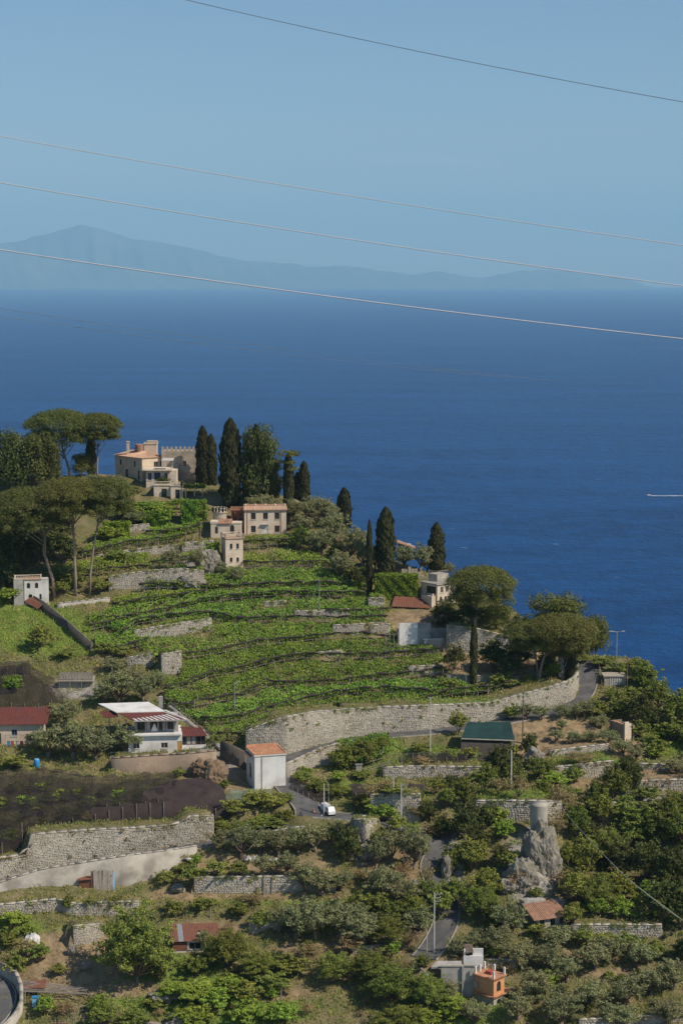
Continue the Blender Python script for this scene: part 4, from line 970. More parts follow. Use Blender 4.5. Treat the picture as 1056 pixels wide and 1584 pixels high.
b = B((0, 0, 3.9)); b.add([(4.3, 1.3, .2), (5.6, 1.3, .2), (5.1, 1.3, 1.7), (4.9, 1.3, 1.7), (4.3, 1.36, .2), (5.6, 1.36, .2), (5.1, 1.36, 1.7), (4.9, 1.36, 1.7)], [(0, 1, 2, 3), (7, 6, 5, 4), (0, 4, 5, 1), (1, 5, 6, 2), (2, 6, 7, 3), (3, 7, 4, 0)]); b.build('curtain', 'white', e)
b = B((0, 0, 3.9)); b.box(3.5, 4.2, 1.38, 1.42, .25, 2.1); b.box(6.6, 7.1, 1.38, 1.42, .25, 2.1); b.build('curtain', 'grey', e)
b = B((0, 0, 6.6)); b.slab((1.0, -.4, .05), (11.0, -.4, .05), (6.8, 3.6, .75), (-1.9, 3.6, .75), .1); ro = b.build('roof', 'redroof', e)
b = B((0, 0, 6.6)); b.slab((-2.3, 3.6, .9), (7.1, 3.6, .9), (4.0, 9.7, 1.5), (-5.9, 9.7, 1.4), .15); b.build('white_roof', 'white', e)
b = B((0, 0, 6.6)); b.slab((10.9, -.5, .12), (11.3, -.5, .12), (7.3, 4.2, 1.0), (6.9, 4.2, .98), .08); b.build('roof_edge', 'white', e)
for i in range(9):
    b = B((0, 0, 6.6)); x = 1.5 + i * 1.0; L_ = .25 + .055 * i; q = lambda f, dx: (x + dx - (2.9 + .1 * i) * f * .95, -.42 + 4 * f, .085 + .7 * f)
    b.slab(q(0, 0), q(0, .45), q(L_, .40), q(L_, 0), .05); b.build('roof_panel', 'whitesheet', e)
b = B((0, 0, 6.6)); b.box(1.0, 11.0, -.52, -.41, -.18, .06); b.build('gutter', 'grey', e)
b = B((0, 0, 6.6)); b.slab((-4.8, 3.2, .0), (-1.9, 3.2, .1), (-2.4, 6.0, .75), (-5.4, 6.0, .65), .1); ribs(b, (-4.8, 3.2, .01), (-1.9, 3.2, .11), (-2.4, 6.0, .76), (-5.4, 6.0, .66), .4, .05); b.build('side_canopy', 'redroof', e)
for x, y in ((-3.7, 1.2), (-1.7, 1.2), (-.3, -.2), (-3.7, 5)):
    b = B(); b.bar((x, y, -.5), (x, y, 6.6), .1); b.build('post', 'darkmetal', e)
b = B(); b.house(9.95, 14.9, 1.0, 6, -1, 1.3); b.build('annex_wall', 'white', e)
for i in range(5):
    b = B(); x = 10.2 + i * .95; b.box(x, x + .85, 1.02, 1.12, 1.35, 3.1); w = b.build('window', 'brownframe', e)
    b = B(); b.box(x + .08, x + .77, 1.005, 1.018, 1.45, 3.0); b.build('pane', 'glass' if i not in (1, 2) else 'grey', w)
b = B(); b.house(10.0, 14.85, 1.15, 6, 1.31, 3.2); b.build('annex_upper', 'grey', e)
b = B(); b.slab((10.0, .4, 3.2), (15.2, .4, 3.2), (14.0, 5, 4.0), (10.0, 5, 4.0), .1); ribs(b, (10.0, .4, 3.21), (15.2, .4, 3.21), (14.0, 5, 4.01), (10.0, 5, 4.01), .45, .05); b.build('annex_roof', 'redroof', e)
b = B(); b.slab((7.8, 10, 7.2), (8.4, 10, 7.2), (18.2, -.4, 1.0), (17.4, -.4, 1.0), .5); b.build('stair_wall', 'pale_wall', e)
b = B(); b.slab((8.5, 9.6, 6.2), (9.5, 9.2, 6.2), (19.6, -.6, .2), (18.3, -.6, .2), .25); b.build('stair', 'grey', e)
railing(e, (0, 0, 0), 0, [(8.1, 10, 7.2), (17.8, -.4, 1.0)], .8, 'metal', .8)
b = B(); b.box(6.0, 6.8, 9.9, 10.7, 3, 9.0); b.build('chimney', 'grey', e)
b = B(); b.box(-3.6, 17, -1.6, -.62, -1, -.1); b.build('terrace', 'grey', e)
railing(e, (0, 0, 0), 0, [(-3.4, -1.5, -.1), (14, -1.5, -.1)], .9, 'metal', .8)
b = B()
for i, (x, w_, h_) in enumerate([(2.6, .5, .9), (4.2, .4, .7), (4.9, .9, .35), (6.0, .5, .8), (7.2, .4, .5), (11, .5, .8)]): b.box(x, x + w_, -1.1, -.75, -.1, h_ * .7, .08)
b.build('plant_pots', 'darkwood', e)

# ---- red-roofed farmhouse at the left edge
e = house_root('farmhouse', 'redroof', 'beige farmhouse with a dull red sheet roof at the left edge')
opf = [(6.0, 1.6, 1.1, 1.3), (3.0, 0, 1.0, 2.2), (8.8, .6, 1.0, 1.4)]
b = B(); b.house(0, 12.2, 0, 5, -1, 3.9, front=[(o[0], o[1] + 1, o[2], o[3]) for o in opf]); b.build('wall', 'pinkcream', e)
window(e, (0, 0, 0), 0, (1, 0), (0, 0, 0), opf[0], 'blueframe'); window(e, (0, 0, 0), 0, (1, 0), (0, 0, 0), opf[2], 'brownframe'); door(e, (0, 0, 0), 0, (1, 0), (0, 0, 0), opf[1], 'brownframe')
b = B(); b.slab((-.3, -.7, 4.0), (13.0, -.7, 4.1), (13.2, 5.3, 6.2), (-.3, 5.3, 6.2), .12); ribs(b, (-.3, -.7, 4.01), (13.0, -.7, 4.11), (13.2, 5.3, 6.21), (-.3, 5.3, 6.21), .5, .05); b.build('roof', 'redroof', e)
b = B(); b.add([(12.2, 0, 3.9), (12.2, 5, 3.9), (12.2, 5, 5.9)], [(0, 1, 2)]); b.build('gable', 'pinkcream', e)
b = B()
for x in (5, 7.2, 9.4, 11.6): b.bar((x, -1.7, -1), (x, -1.7, 2.2), .05)
b.bar((4.8, -1.7, 2.2), (11.8, -1.7, 2.2), .05); b.bar((4.8, -1.7, 1.0), (11.8, -1.7, 1.0), .04); b.build('drying_rack', 'wood', e)
for x, m_ in ((5.3, 'blue'), (6.0, 'red'), (6.9, 'white'), (7.8, 'red')):
    b = B(); b.box(x, x + .6, -1.66, -1.62, .1, .98); b.build('hung_cloth', m_, e)

# ---- white lookout house by the pine trunks
e = house_root('lookout_house', 'lookout', 'small white battlemented house with arched windows left of the pine trunks')
opf = [(.55, 3.7, .75, 1.25, True), (2.35, 3.7, .75, 1.25, True), (.9, .9, .85, 1.5, True), (3.3, 1.1, .5, 1.3, True)]
b = B(); b.house(0, 5.4, 0, 3.6, -.8, 5.6, front=[(o[0], o[1] + .8, *o[2:]) for o in opf]); b.build('wall', 'cubewhite', e)
for o_ in opf: window(e, (0, 0, 0), 0, (1, 0), (0, 0, 0), o_, 'brownframe', False, mull=False)
b = B(); b.box(-.15, 3.9, -.15, 3.75, 5.602, 5.8); b.build('cornice', 'oldtile', e)
balustrade(e, (0, 0, 0), 0, [(-2.0, 0, 5.8), (3.7, 0, 5.8)], 1.0, 'pinkcream')
b = B(); b.box(-2.3, -.16, -.1, 2.6, -.8, 5.75); b.build('side_terrace', 'grey', e)
for i in range(4):
    b = B(); b.box(3.75 + .45 * i, 4.02 + .45 * i, -.05, .35, 5.602, 6.05); b.build('merlon', 'cubewhite', e)

# ---- rusty corrugated shed at the bottom
e = house_root('rusty_shed', 'rustshed', 'small shed with a rusty red corrugated roof right of the big dark tree', 'shed')
b = B(); b.house(0, 7.2, 0, 3.4, -1, 2.0, front=[(2.6, 1.4, 2.0, 1.2)]); b.build('wall', 'white', e)
window(e, (0, 0, 0), 0, (1, 0), (0, 0, -1), (2.6, 1.4, 2.0, 1.2), 'frame')
b = B(); b.box(-.05, 2.3, -.09, -.003, .3, 1.99); b.build('side_panel', 'rust', e)
xs = [-.4, .9, 1.75, 3.2, 4.6, 6.0, 7.6]
for i in range(6):
    b = B(); a0, a1 = xs[i], xs[i + 1] - .02; dz = .012 * (i % 2)
    q = ((a0, -.5, 2.0 + dz), (a1, -.5, 2.0 + dz), (a1 - .2, 3.9, 3.5 + dz), (a0 - .2, 3.9, 3.5 + dz))
    b.slab(*q, .04); ribs(b, *[(p[0], p[1], p[2] + .005) for p in q], .28, .04); b.build('roof_sheet', 'metal' if i == 1 else 'rust', e)
b = B(); b.box(4.0, 4.5, 1.2, 1.8, 2.62, 2.72, .04); b.build('roof_patch', 'whitesheet', e)

# ---- low house with brown tiled roof
e = house_root('low_house', 'lowhouse', 'low pale house with a brown tiled roof at the foot of the rock')
opf = [(.4, .9, .9, 1.2), (2.4, .5, .9, 1.7), (4.1, .9, .8, 1.2)]
b = B(); b.house(0, 5.3, 0, 4, -1.5, 2.3, front=[(o[0], o[1] + 1.5, o[2], o[3]) for o in opf]); b.build('wall', 'pale_wall', e)
for o_ in opf: window(e, (0, 0, 0), 0, (1, 0), (0, 0, 0), o_, 'brownframe', False)
b = B(); b.slab((-1.0, -.6, 2.3), (5.8, -.6, 2.3), (5.4, 4.3, 3.7), (-.8, 4.3, 3.7), .12); ribs(b, (-1.0, -.6, 2.31), (5.8, -.6, 2.31), (5.4, 4.3, 3.71), (-.8, 4.3, 3.71)); b.build('roof', 'oldtile', e)
b = B(); b.box(-.4, 3.6, 4.1, 6, -1, 4.0); b.build('back_wall', 'grey', e)
b = B(); b.box(5.0, 7.6, 4.5, 7, -1.5, 3.3); b.build('side_terrace', 'grey', e)

# ---- orange house at the bottom, grey walled yard behind it
e = house_root('orange_house', 'orange', 'small orange two-storey house with a roof terrace at the bottom right')
L2, L1 = 2.75, 3.7
of = [(.8, 1.95, 1.05, 1.7, True)]; og = [(.8, -.9, 1.05, 1.6, True)]
b = B(); b.house(0, L2, 0, L1, 1.45, 4.2, front=[(of[0][0], of[0][1] - 1.45, *of[0][2:])]); b.build('upper_wall', 'orange', e)
b = B(); b.house(0, L2, .002, L1, -1.5, 1.2, front=[(og[0][0], og[0][1] + 1.5, *og[0][2:])]); b.build('lower_wall', 'pale_wall', e)
window(e, (0, 0, 0), 0, (1, 0), (0, 0, 0), of[0], 'brownframe', False); window(e, (0, 0, 0), 0, (1, 0), (0, .002, 0), og[0], 'brownframe', False)
for z, nm in ((1.202, 'tile_band'), (4.202, 'roof_band')):
    b = B(); b.box(-.3, L2 + .3, -.3, L1 + .3, z, z + .24); bb = b.build(nm, 'terracotta', e)
    b = B()
    for i in range(int(L1 / .3)): b.box(-.42, -.302, i * .3, i * .3 + .2, z + .05, z + .22)
    for i in range(int(L2 / .3)): b.box(i * .3, i * .3 + .2, -.42, -.302, z + .05, z + .22)
    b.build('tile_ends', 'terracotta', bb)
b = B(); b.slab((L2 + .31, -.3, 1.0), (L2 + 1.9, -.3, 1.3), (L2 + 1.9, 2.0, 1.6), (L2 + .31, 2.0, 1.4), .12); b.build('side_roof', 'terracotta', e)
for x, y in ((0, 0), (L2, 0), (L2, 2), (L2, 4), (0, L1), (1.2, L1)):
    b = B(); b.box(x - .14, x + .14, y - .14 , y + .14, 4.445, 5.6); b.build('terrace_post', 'white', e)
b = B(); b.box(.9, 2.0, 1.2, 2.4, 4.443, 4.95); b.build('table', 'red', e)
b = B(); b.box(-.6, -.303, 2.9, 3.6, 2.4, 3.2); b.build('air_conditioner', 'metal', e)
b = B(); b.box(-.25, -.004, .5, .6, -1, 1.1); b.build('drainpipe', 'metal', e)
l = unp(682, 1532, 309); e = empty('grey_yard', l, 'grey cement walled yard with a white terrace behind the orange house', 'wall')
b = B(); b.box(0, 3.6, 0, .4, -3, 3.9); b.build('left_wall', 'grey', e)
b = B(); b.box(3.602, 5.5, .05, .45, -3, 4.0); b.build('right_wall', 'grey', e)
b = B(); b.box(-.1, 3.6, -.12, .5, 3.902, 4.1); b.box(3.61, 5.6, -.12, .5, 4.002, 4.2); b.build('coping', 'pale_wall', e)
b = B(); b.box(3.3, 3.6, -.35, -.002, -3, 4.0); b.build('pilaster', 'grey', e)
b = B(); b.slab((-1.6, .6, 3.6), (3.4, .6, 3.8), (3.4, 2.4, 4.0), (-.6, 2.4, 4.0), .3); b.build('terrace', 'grey', e)
b = B(); b.box(3.7, 6.9, 2.2, 2.5, 3, 4.9); b.box(5.2, 6.9, 2.55, 2.8, 4.9, 6.0); b.box(3.75, 4.0, 2.2, 2.5, 4.902, 6.0); b.build('white_wall', 'white', e)
b = B(); b.slab((4.02, 2.0, 5.6), (5.3, 2.0, 5.6), (5.3, 4.6, 6.1), (4.02, 4.6, 6.1), .1); b.build('canopy', 'darkwood', e)
b = B(); b.slab((-3.4, -.6, 3.9), (-3.0, -.6, 3.9), (3.4, -3.2, -2.4), (3.0, -3.2, -2.4), .3); b.build('stair_rail', 'pale_wall', e)

# ---- pink ruin
e = house_root('roofless_ruin', 'pinkruin', 'roofless pink and brown ruin on the right hand slope', 'ruin')
b = B(); b.box(-.1, .25, .3, 4.4, -1, 3.4); b.build('side_wall', 'brown_wall', e)
b = B(); b.box(-.1, .9, -.1, .28, -1.2, 3.9); b.box(.9, 1.5, -.1, .28, -1.2, 3.5); b.build('front_wall', 'pinkcream', e)
b = B(); b.box(-.3, 2.4, 4.1, 4.5, -1, 3.4); b.build('back_wall', 'brown_wall', e)
b = B(); b.slab((-.2, 1.0, 3.45), (.4, 1.0, 3.45), (1.0, 4.3, 3.5), (-.2, 4.3, 3.5), .12); b.build('roof_edge', 'oldtile', e)
b = B(); b.box(2.2, 2.5, .2, 4.1, -1, 3.0); b.build('far_wall', 'pale_wall', e)

# ---- wooden hut above the olive trees, netted shelters
l = gp(92, 1066); e = empty('plank_hut', l, 'grey plank-sided hut with a flat slatted roof above the olive trees', 'hut')
for i in range(12):
    b = B(); x = i * .58; b.box(x, x + .52, -.06, 0, 1.9 + random.uniform(-.05, .05), 3.5 + random.uniform(-.06, .06)); b.build('plank', 'wood', e)
b = B(); b.slab((-.2, -.4, 1.75), (7.3, -.4, 1.75), (7.0, 2.6, 2.3), (.2, 2.6, 2.3), .12); b.build('roof', 'wood', e)
b = B(); b.box(.1, 6.9, .3, 2.4, -1, 1.6); b.build('wall', 'pale_wall', e)
for x in (0, 2.2, 4.6, 6.8):
    b = B(); b.bar((x, -.3, -1), (x, -.3, 1.7), .07); b.build('post', 'wood', e)
l = unp(934, 1078, 404); e = empty('white_shed', l, 'pale grey flat-roofed shed beside the uphill road end', 'shed')
op = [(2.0, .3, .9, 2.0), (3.2, .3, .5, 2.0)]
b = B(); b.house(0, 4.4, 0, 3.6, -1.5, 4.2, front=[(o[0], o[1] + 1.5, o[2], o[3]) for o in op]); b.build('wall', 'pale_wall', e)
for o_ in op: window(e, (0, 0, 0), 0, (1, 0), (0, 0, 0), o_, 'frame', False)
b = B(); b.box(-.2, 4.6, -.2, 3.8, 4.202, 4.4); b.build('roof', 'path', e)
b = B()
for i in range(6): b.box(1.2 + i * .36, 1.2 + i * .36 + .12, -.06, -.004, 0, 4.1)
b.build('batten', 'white', e)
l = unp(864, 1033, 408); e = empty('white_hut', l, 'small white hut glimpsed behind the pine trunks by the road', 'hut')
b = B(); b.house(0, 2.3, 0, 2, -2, 2.0); b.build('wall', 'white', e); b = B(); b.box(-.15, 2.45, -.15, 2.2, 2.002, 2.2); b.build('roof', 'white', e)
l = unp(616, 853, 462); e = empty('gabled_house', l, 'dark gable roof showing between the pointed cypress and the olive', 'building')
b = B(); b.house(0, 3.0, 0, 4, -2, 1.4); b.build('wall', 'castle', e)
b = B(); b.slab((-.4, -.4, 2.3), (4.0, -.4, .7), (4.0, 4.4, .7), (-.4, 4.4, 2.3), .18); b.build('roof', 'oldtile', e)
b = B(); b.add([(0, 0, 1.4), (3, 0, 1.4), (0, 0, 2.1)], [(0, 1, 2)]); b.build('gable', 'castle', e)
l = unp(640, 892, 451); e = empty('ruined_wall', l, 'rough pale ruined wall above the clipped hedge', 'wall')
b = B()
for i in range(10): b.box(-3.6 + i * .75, -3.6 + i * .75 + .74, random.uniform(0, .2), .7, -2, .9 + 1.1 * math.sin(i * .5) + random.uniform(-.3, .3), .05)
b.build('masonry', 'castle', e)
PROTO = {}
def proto(kind, crown_v, trunk_b, leafk, barkm):
    cm = fast_mesh('crown', crown_v, quads(crown_v), LEAF[leafk])
    tm = bpy.data.meshes.new('trunk'); tm.from_pydata(trunk_b.v, [], trunk_b.f); tm.materials.append(MT[barkm])
    tm.polygons.foreach_set('use_smooth', [True] * len(tm.polygons))
    PROTO.setdefault(kind, []).append((tm, cm))
def rr(a, b): return random.uniform(a, b)
def puffy(kind, n, np_, per, size, leafk, base=.0, asp=.5, puffr=(.15, .42), barkm='bark', stem=.12):
    """n variants inside a unit footprint: width 1 (x, y), height 1 (z)"""
    for v in range(n):
        r = np.random.default_rng(100 * len(PROTO) + v); random.seed(len(PROTO) * 31 + v)
        pf = []; tb = B(); tops = []
        for i in range(np_):
            a = r.uniform(0, 6.283); q = math.sqrt(r.random()) * .36
            z = base + (1 - base) * r.uniform(.22, .86) ; sh = math.sqrt(max(.08, 1 - ((z - base) / (1 - base) - .42) ** 2 * 2.4))
            rad = r.uniform(*puffr) * .55
            c = (math.cos(a) * q * sh, math.sin(a) * q * sh, min(z, 1 - rad * .8)); pf.append((c, (rad, rad, rad * r.uniform(.6, .95)))); tops.append(c)
        tb.tube([(0, 0, -.15), (rr(-.03, .03), rr(-.03, .03), base * .5 + .1), (rr(-.06, .06), rr(-.06, .06), .45)], [stem * .5, stem * .38, stem * .2], 6)
        for c in tops[:7]: tb.tube([(0, 0, base * .5 + .08), (c[0] * .5, c[1] * .5, c[2] * .6), c], [stem * .25, stem * .16, stem * .06], 5)
        proto(kind, cloud(pf, per, size * 1.05, asp, r, lo=.55, bias=1.1, up=.3, jit=.022), tb, leafk, barkm)
def bushy(kind, n, limbs, twigs, per, size, leafk, base=.0, asp=.5, rad=(.035, .085), barkm='bark', stem=.10, up=.25, spread=.06, low=-.35):
    """n variants grown limb by limb, leaves in clusters round the twig ends; unit width and height"""
    for v in range(n):
        r = np.random.default_rng(100 * len(PROTO) + 7 * v + 1); pf = []; tb = B()
        lean = r.normal(0, .05, 2); C = np.array([lean[0], lean[1], base + (1 - base) * r.uniform(.34, .46)])
        fork = np.array([lean[0] * .5, lean[1] * .5, base * .6 + .06])
        tb.tube([(0, 0, -.15), tuple(fork)], [stem * .55, stem * .42], 6)
        for i in range(limbs):
            dz = low + (1 - low) * (i + r.random()) / limbs; a = i * 2.4 + r.normal(0, .35); q = math.sqrt(max(0, 1 - dz * dz))
            L = r.uniform(.62, 1.08)
            e_ = C + np.array([math.cos(a) * q * .44, math.sin(a) * q * .44, dz * (.60 - .60 * C[2] * .25) * (1 - base)]) * L
            e_[2] = min(max(e_[2], base + .05), .97)
            if i % 2 == 0: tb.tube([tuple(fork), tuple(fork * .5 + e_ * .5 + r.normal(0, .03, 3)), tuple(e_)], [stem * .26, stem * .15, stem * .05], 5)
            for k in range(twigs):
                t = .30 + .70 * ((k + r.random()) / twigs) ** .8; p = C * (1 - t) + e_ * t + r.normal(0, spread, 3) * [1, 1, .7]
                p[2] = min(max(p[2], base * .8 + .02), 1); g = r.uniform(*rad)
                pf.append((p, (g * r.uniform(.8, 1.5), g * r.uniform(.8, 1.5), g * r.uniform(.55, .95))))
        proto(kind, cloud(pf, per, size, asp, r, lo=.35, bias=.9, up=up, jit=.012), tb, leafk, barkm)
bushy('olive', 6, 20, 8, 26, .026, 'olive', base=.18, asp=.40, stem=.10)
bushy('shrub', 5, 16, 7, 24, .036, 'shrub', base=0, asp=.5, stem=.05, low=-.1)
bushy('broad', 6, 22, 9, 26, .026, 'broad', base=.05, asp=.55, stem=.06)
bushy('lime', 4, 18, 7, 24, .034, 'lime', base=0, asp=.5, stem=.04, low=-.05)
bushy('dark', 4, 22, 9, 26, .028, 'dark', base=.02, asp=.55, stem=.06)
bushy('dry', 4, 16, 6, 16, .036, 'dry', base=0, asp=.25, stem=.05, low=-.05, up=.6)
puffy('conifer', 3, 44, 200, .024, 'conifer', base=.08, asp=.4, stem=.07, puffr=(.24, .5))
puffy('darkpine', 3, 40, 190, .026, 'dark', base=.06, asp=.4, stem=.07, puffr=(.24, .5))
bushy('bigbroad', 3, 46, 13, 34, .014, 'broad', base=.04, asp=.55, stem=.05, rad=(.025, .06), spread=.045)
for v in range(4):                                   # cypress: a tall spindle of upward sprays
    r = np.random.default_rng(40 + v); N = 5200
    z = r.random(N) ** .9; prof = np.clip(np.interp(z, [0, .05, .2, .5, .75, .9, .97, 1], [.42, .74, .96, 1.0, .86, .58, .28, .06]), 0, 1)
    a = r.uniform(0, 6.283, N); lump = 1 + .15 * np.sin(a * 3 + z * 17 + v) + .12 * np.sin(a * 5 - z * 31) + .08 * np.sin(a * 9 + z * 60)
    q = .5 * prof * lump * (.62 + .38 * np.sqrt(r.random(N)))
    c = np.stack([q * np.cos(a), q * np.sin(a), z * .985 + .0], 1)
    out = np.stack([np.cos(a), np.sin(a), np.full(N, .35)], 1)
    # unit width: blades scaled long in z because the tree is about 5 times taller than wide
    nrm = unit(out + r.normal(0, .45, (N, 3))); t = unit(np.stack([r.normal(0, .12, N), r.normal(0, .12, N), np.ones(N)], 1)); b_ = unit(np.cross(nrm, t))
    s = r.uniform(.6, 1.3, N)[:, None]
    vv = np.stack([c - t * s * .016, c + b_ * s * .055, c + t * s * .024 + out * .02, c - b_ * s * .055], 1).reshape(-1, 3)
    tb = B(); tb.tube([(0, 0, -.04), (0, 0, .2), (0, 0, .8)], [.10, .08, .02], 6)
    proto('cypress', vv, tb, 'cypress', 'bark')
random.seed(5)

KIND = {'olive': ('olive_tree', 'grey-green olive tree', 'tree', 'olive trees on the slope'), 'shrub': ('shrub', 'green leafy shrub', 'shrub', 'green shrubs on the slope'),
        'broad': ('broadleaf_tree', 'dark green broadleaf tree', 'tree', 'broadleaf trees on the slope'), 'lime': ('bright_shrub', 'bright lime-green shrub', 'shrub', 'lime green shrubs'),
        'dark': ('dark_tree', 'very dark shaded tree', 'tree', 'dark trees on the slope'), 'bigbroad': ('broadleaf_tree', 'dark green broadleaf tree', 'tree', 'broadleaf trees on the slope'), 'dry': ('dry_shrub', 'dry brownish shrub', 'shrub', 'dry shrubs on the slope'),
        'conifer': ('round_pine', 'dense round-headed dark pine', 'tree', 'round pines on the ridge'), 'darkpine': ('round_pine', 'dense round-headed dark pine', 'tree', 'round pines on the ridge'), 'cypress': ('cypress', 'slender dark cypress', 'tree', 'cypresses on the hill')}
TREES = []; _cnt = {}
def tree(kind, px, py, w, h, z=None, Y=None, label=None, dk=0):
    """px, py: foot in the photo; w, h: size in photo pixels"""
    if Y is None: x, y, zz = ground(px, py)
    else: x, y, zz = unp(px, py, Y)
    if kind == 'broad' and w > 74: kind = 'bigbroad'
    if py > 1225 and h < 120 and kind in ('broad', 'dark', 'bigbroad'): w *= .88; h *= .84
    if kind in ('shrub', 'lime', 'dry', 'olive'): w *= (1.0 if kind == 'olive' else 1.1); h *= 1.0
    i = _cnt.get(kind, 0); _cnt[kind] = i + 1
    if py > 1345 and kind in ('broad', 'bigbroad', 'dark') and w < 110 and px < 870 and i % 4 == 1: return None
    if kind == 'cypress': w *= .84
    tm, cm = PROTO[kind][i % len(PROTO[kind])]
    k = y / F; W_, H_ = w * k, h * k
    nm, ph, cat, grp = KIND[kind]
    e = bpy.data.objects.new(nm, None); e.location = (x, y, zz if z is None else z); e.rotation_euler = (0, 0, (i * 2.4) % 6.28); e.scale = (W_ * 1.06, W_ * 1.06, H_ * 1.04)
    e.empty_display_size = .3; link(e); e['category'] = cat; e['group'] = grp
    obj('trunk', tm, e); obj('crown', cm, e)
    TREES.append([e, ph, px, py - h / 2, H_, label, W_])
    return e
# cypresses
for a in [(141, 736, 17, 60, 'cypress under the left umbrella pine beside the villa'), (314, 758, 24, 96, 'left cypress of the shaggy pair right of the castle tower'), (327, 758, 20, 84, 'right cypress of the shaggy pair right of the castle tower'),
          (357, 782, 37, 131, 'tallest and broadest cypress on the ridge'), (396, 786, 22, 126, 'slim cypress in front of the round dark pine'), (381, 784, 15, 92, 'thin cypress squeezed between the tallest cypress and the round pine'),
          (446, 788, 18, 84, 'slim cypress behind the right end of the cream garden house'), (470, 758, 19, 68, 'cypress standing right of the flat-topped cedar'), (460, 756, 17, 48, 'short cypress close behind the flat-topped cedar'),
          (532, 792, 24, 68, 'blunt lone cypress on the skyline above the olive slope'), (571, 920, 11, 114, 'very thin cypress at the left end of the clipped hedge'), (596, 892, 32, 106, 'broad pointed cypress behind the clipped hedge'),
          (675, 882, 27, 80, 'blunt cypress behind the arched house'), (732, 1066, 13, 108, 'narrow cypress below the right hand umbrella pine'), (881, 1056, 20, 62, 'dark cypress beside the top of the uphill road'), (405, 776, 14, 70, 'cypress tip right of the slim cypress')]:
    tree('cypress', *a[:4], label=a[4], Y=499.5 if a[0] in (314, 327) else None)
# round pines and dark trees on the ridge
for a in [(402, 784, 62, 128, 'big round dark pine behind the slim cypresses'), (20, 764, 70, 96, 'round dark pine at the left end of the ridge'), (-22, 762, 60, 84, None), (60, 762, 66, 92, 'dark pine filling the gap under the left umbrella pine'), (78, 758, 42, 76, 'dark pine directly behind the forked umbrella pine trunk'), (126, 740, 34, 38, 'small light pine in front of the forked umbrella pine'),
          (420, 780, 40, 70, None), (858, 978, 90, 70, 'round pine against the sea above the road'), (896, 978, 50, 58, None), (922, 992, 48, 68, 'round pine farthest out over the sea'), (766, 998, 52, 40, 'low round pine between the two right hand umbrella pines'), (840, 980, 40, 30, None)]:
    tree('darkpine' if a[0] < 110 or a[0] in (402, 420) else 'conifer', *a[:4], label=a[4])
# ridge olives and bushes
for k, L in (('dark', [(15, 888, 70, 78), (60, 872, 80, 66), (100, 870, 60, 50), (-10, 870, 60, 80), (40, 840, 80, 60), (90, 838, 60, 50), (545, 905, 26, 30), (520, 872, 26, 40), (465, 850, 26, 40), (505, 850, 22, 28), (700, 985, 50, 44), (725, 1000, 50, 40), (800, 1030, 46, 50), (760, 1040, 60, 50), (700, 1045, 40, 44), (845, 1050, 40, 50), (690, 962, 50, 40),
                        (255, 700 + 58, 30, 20), (810, 1005, 50, 36), (785, 1062, 44, 40), (20, 920, 44, 60), (0, 905, 40, 50)]),
              ('olive', [(395, 796, 42, 34), (420, 795, 46, 34), (455, 800, 40, 36), (478, 806, 46, 40), (500, 815, 50, 46), (520, 838, 54, 54), (470, 832, 44, 40), (500, 855, 50, 46), (540, 868, 50, 60), (560, 880, 40, 50), (530, 896, 50, 46), (488, 790, 40, 24), (625, 880, 46, 44), (648, 886, 40, 52), (690, 880, 34, 26), (510, 800, 36, 24), (555, 850, 40, 30), (580, 885, 26, 50), (660, 880, 30, 30),
                         (175, 752, 50, 22), (150, 750, 40, 18), (210, 815, 40, 24), (365, 905, 30, 30), (270, 905, 40, 36), (305, 905, 36, 34), (240, 912, 24, 22), (340, 890, 30, 26), (705, 975, 40, 30), (775, 960, 50, 26), (745, 965, 40, 26)]),
              ('lime', [(465, 835, 26, 24), (455, 850, 24, 30), (190, 800, 60, 26), (245, 812, 50, 26), (215, 812, 44, 22), (255, 798, 44, 20), (276, 790, 26, 22), (225, 792, 50, 16), (165, 835, 50, 24), (505, 838, 26, 20), (325, 870, 26, 34), (270, 830, 40, 18), (855, 1055, 30, 40), (560, 912, 20, 14), (20, 935, 50, 30)]),
              ('shrub', [(200, 762, 40, 14), (300, 800, 50, 26), (120, 912, 30, 30), (155, 918, 40, 26), (100, 918, 30, 24), (185, 868, 40, 18), (58, 1006, 48, 46), (285, 915, 30, 22), (330, 915, 30, 20), (440, 845, 30, 14), (700, 1070, 40, 24), (740, 1074, 40, 22), (780, 1072, 50, 36), (815, 1068, 40, 22), (550, 912, 22, 16), (115, 900, 60, 22), (160, 1012, 40, 22), (190, 1018, 40, 20), (100, 1020, 40, 16), (885, 1040, 22, 18), (905, 890 + 130, 30, 14)])):
    for a in L: tree(k, *a)
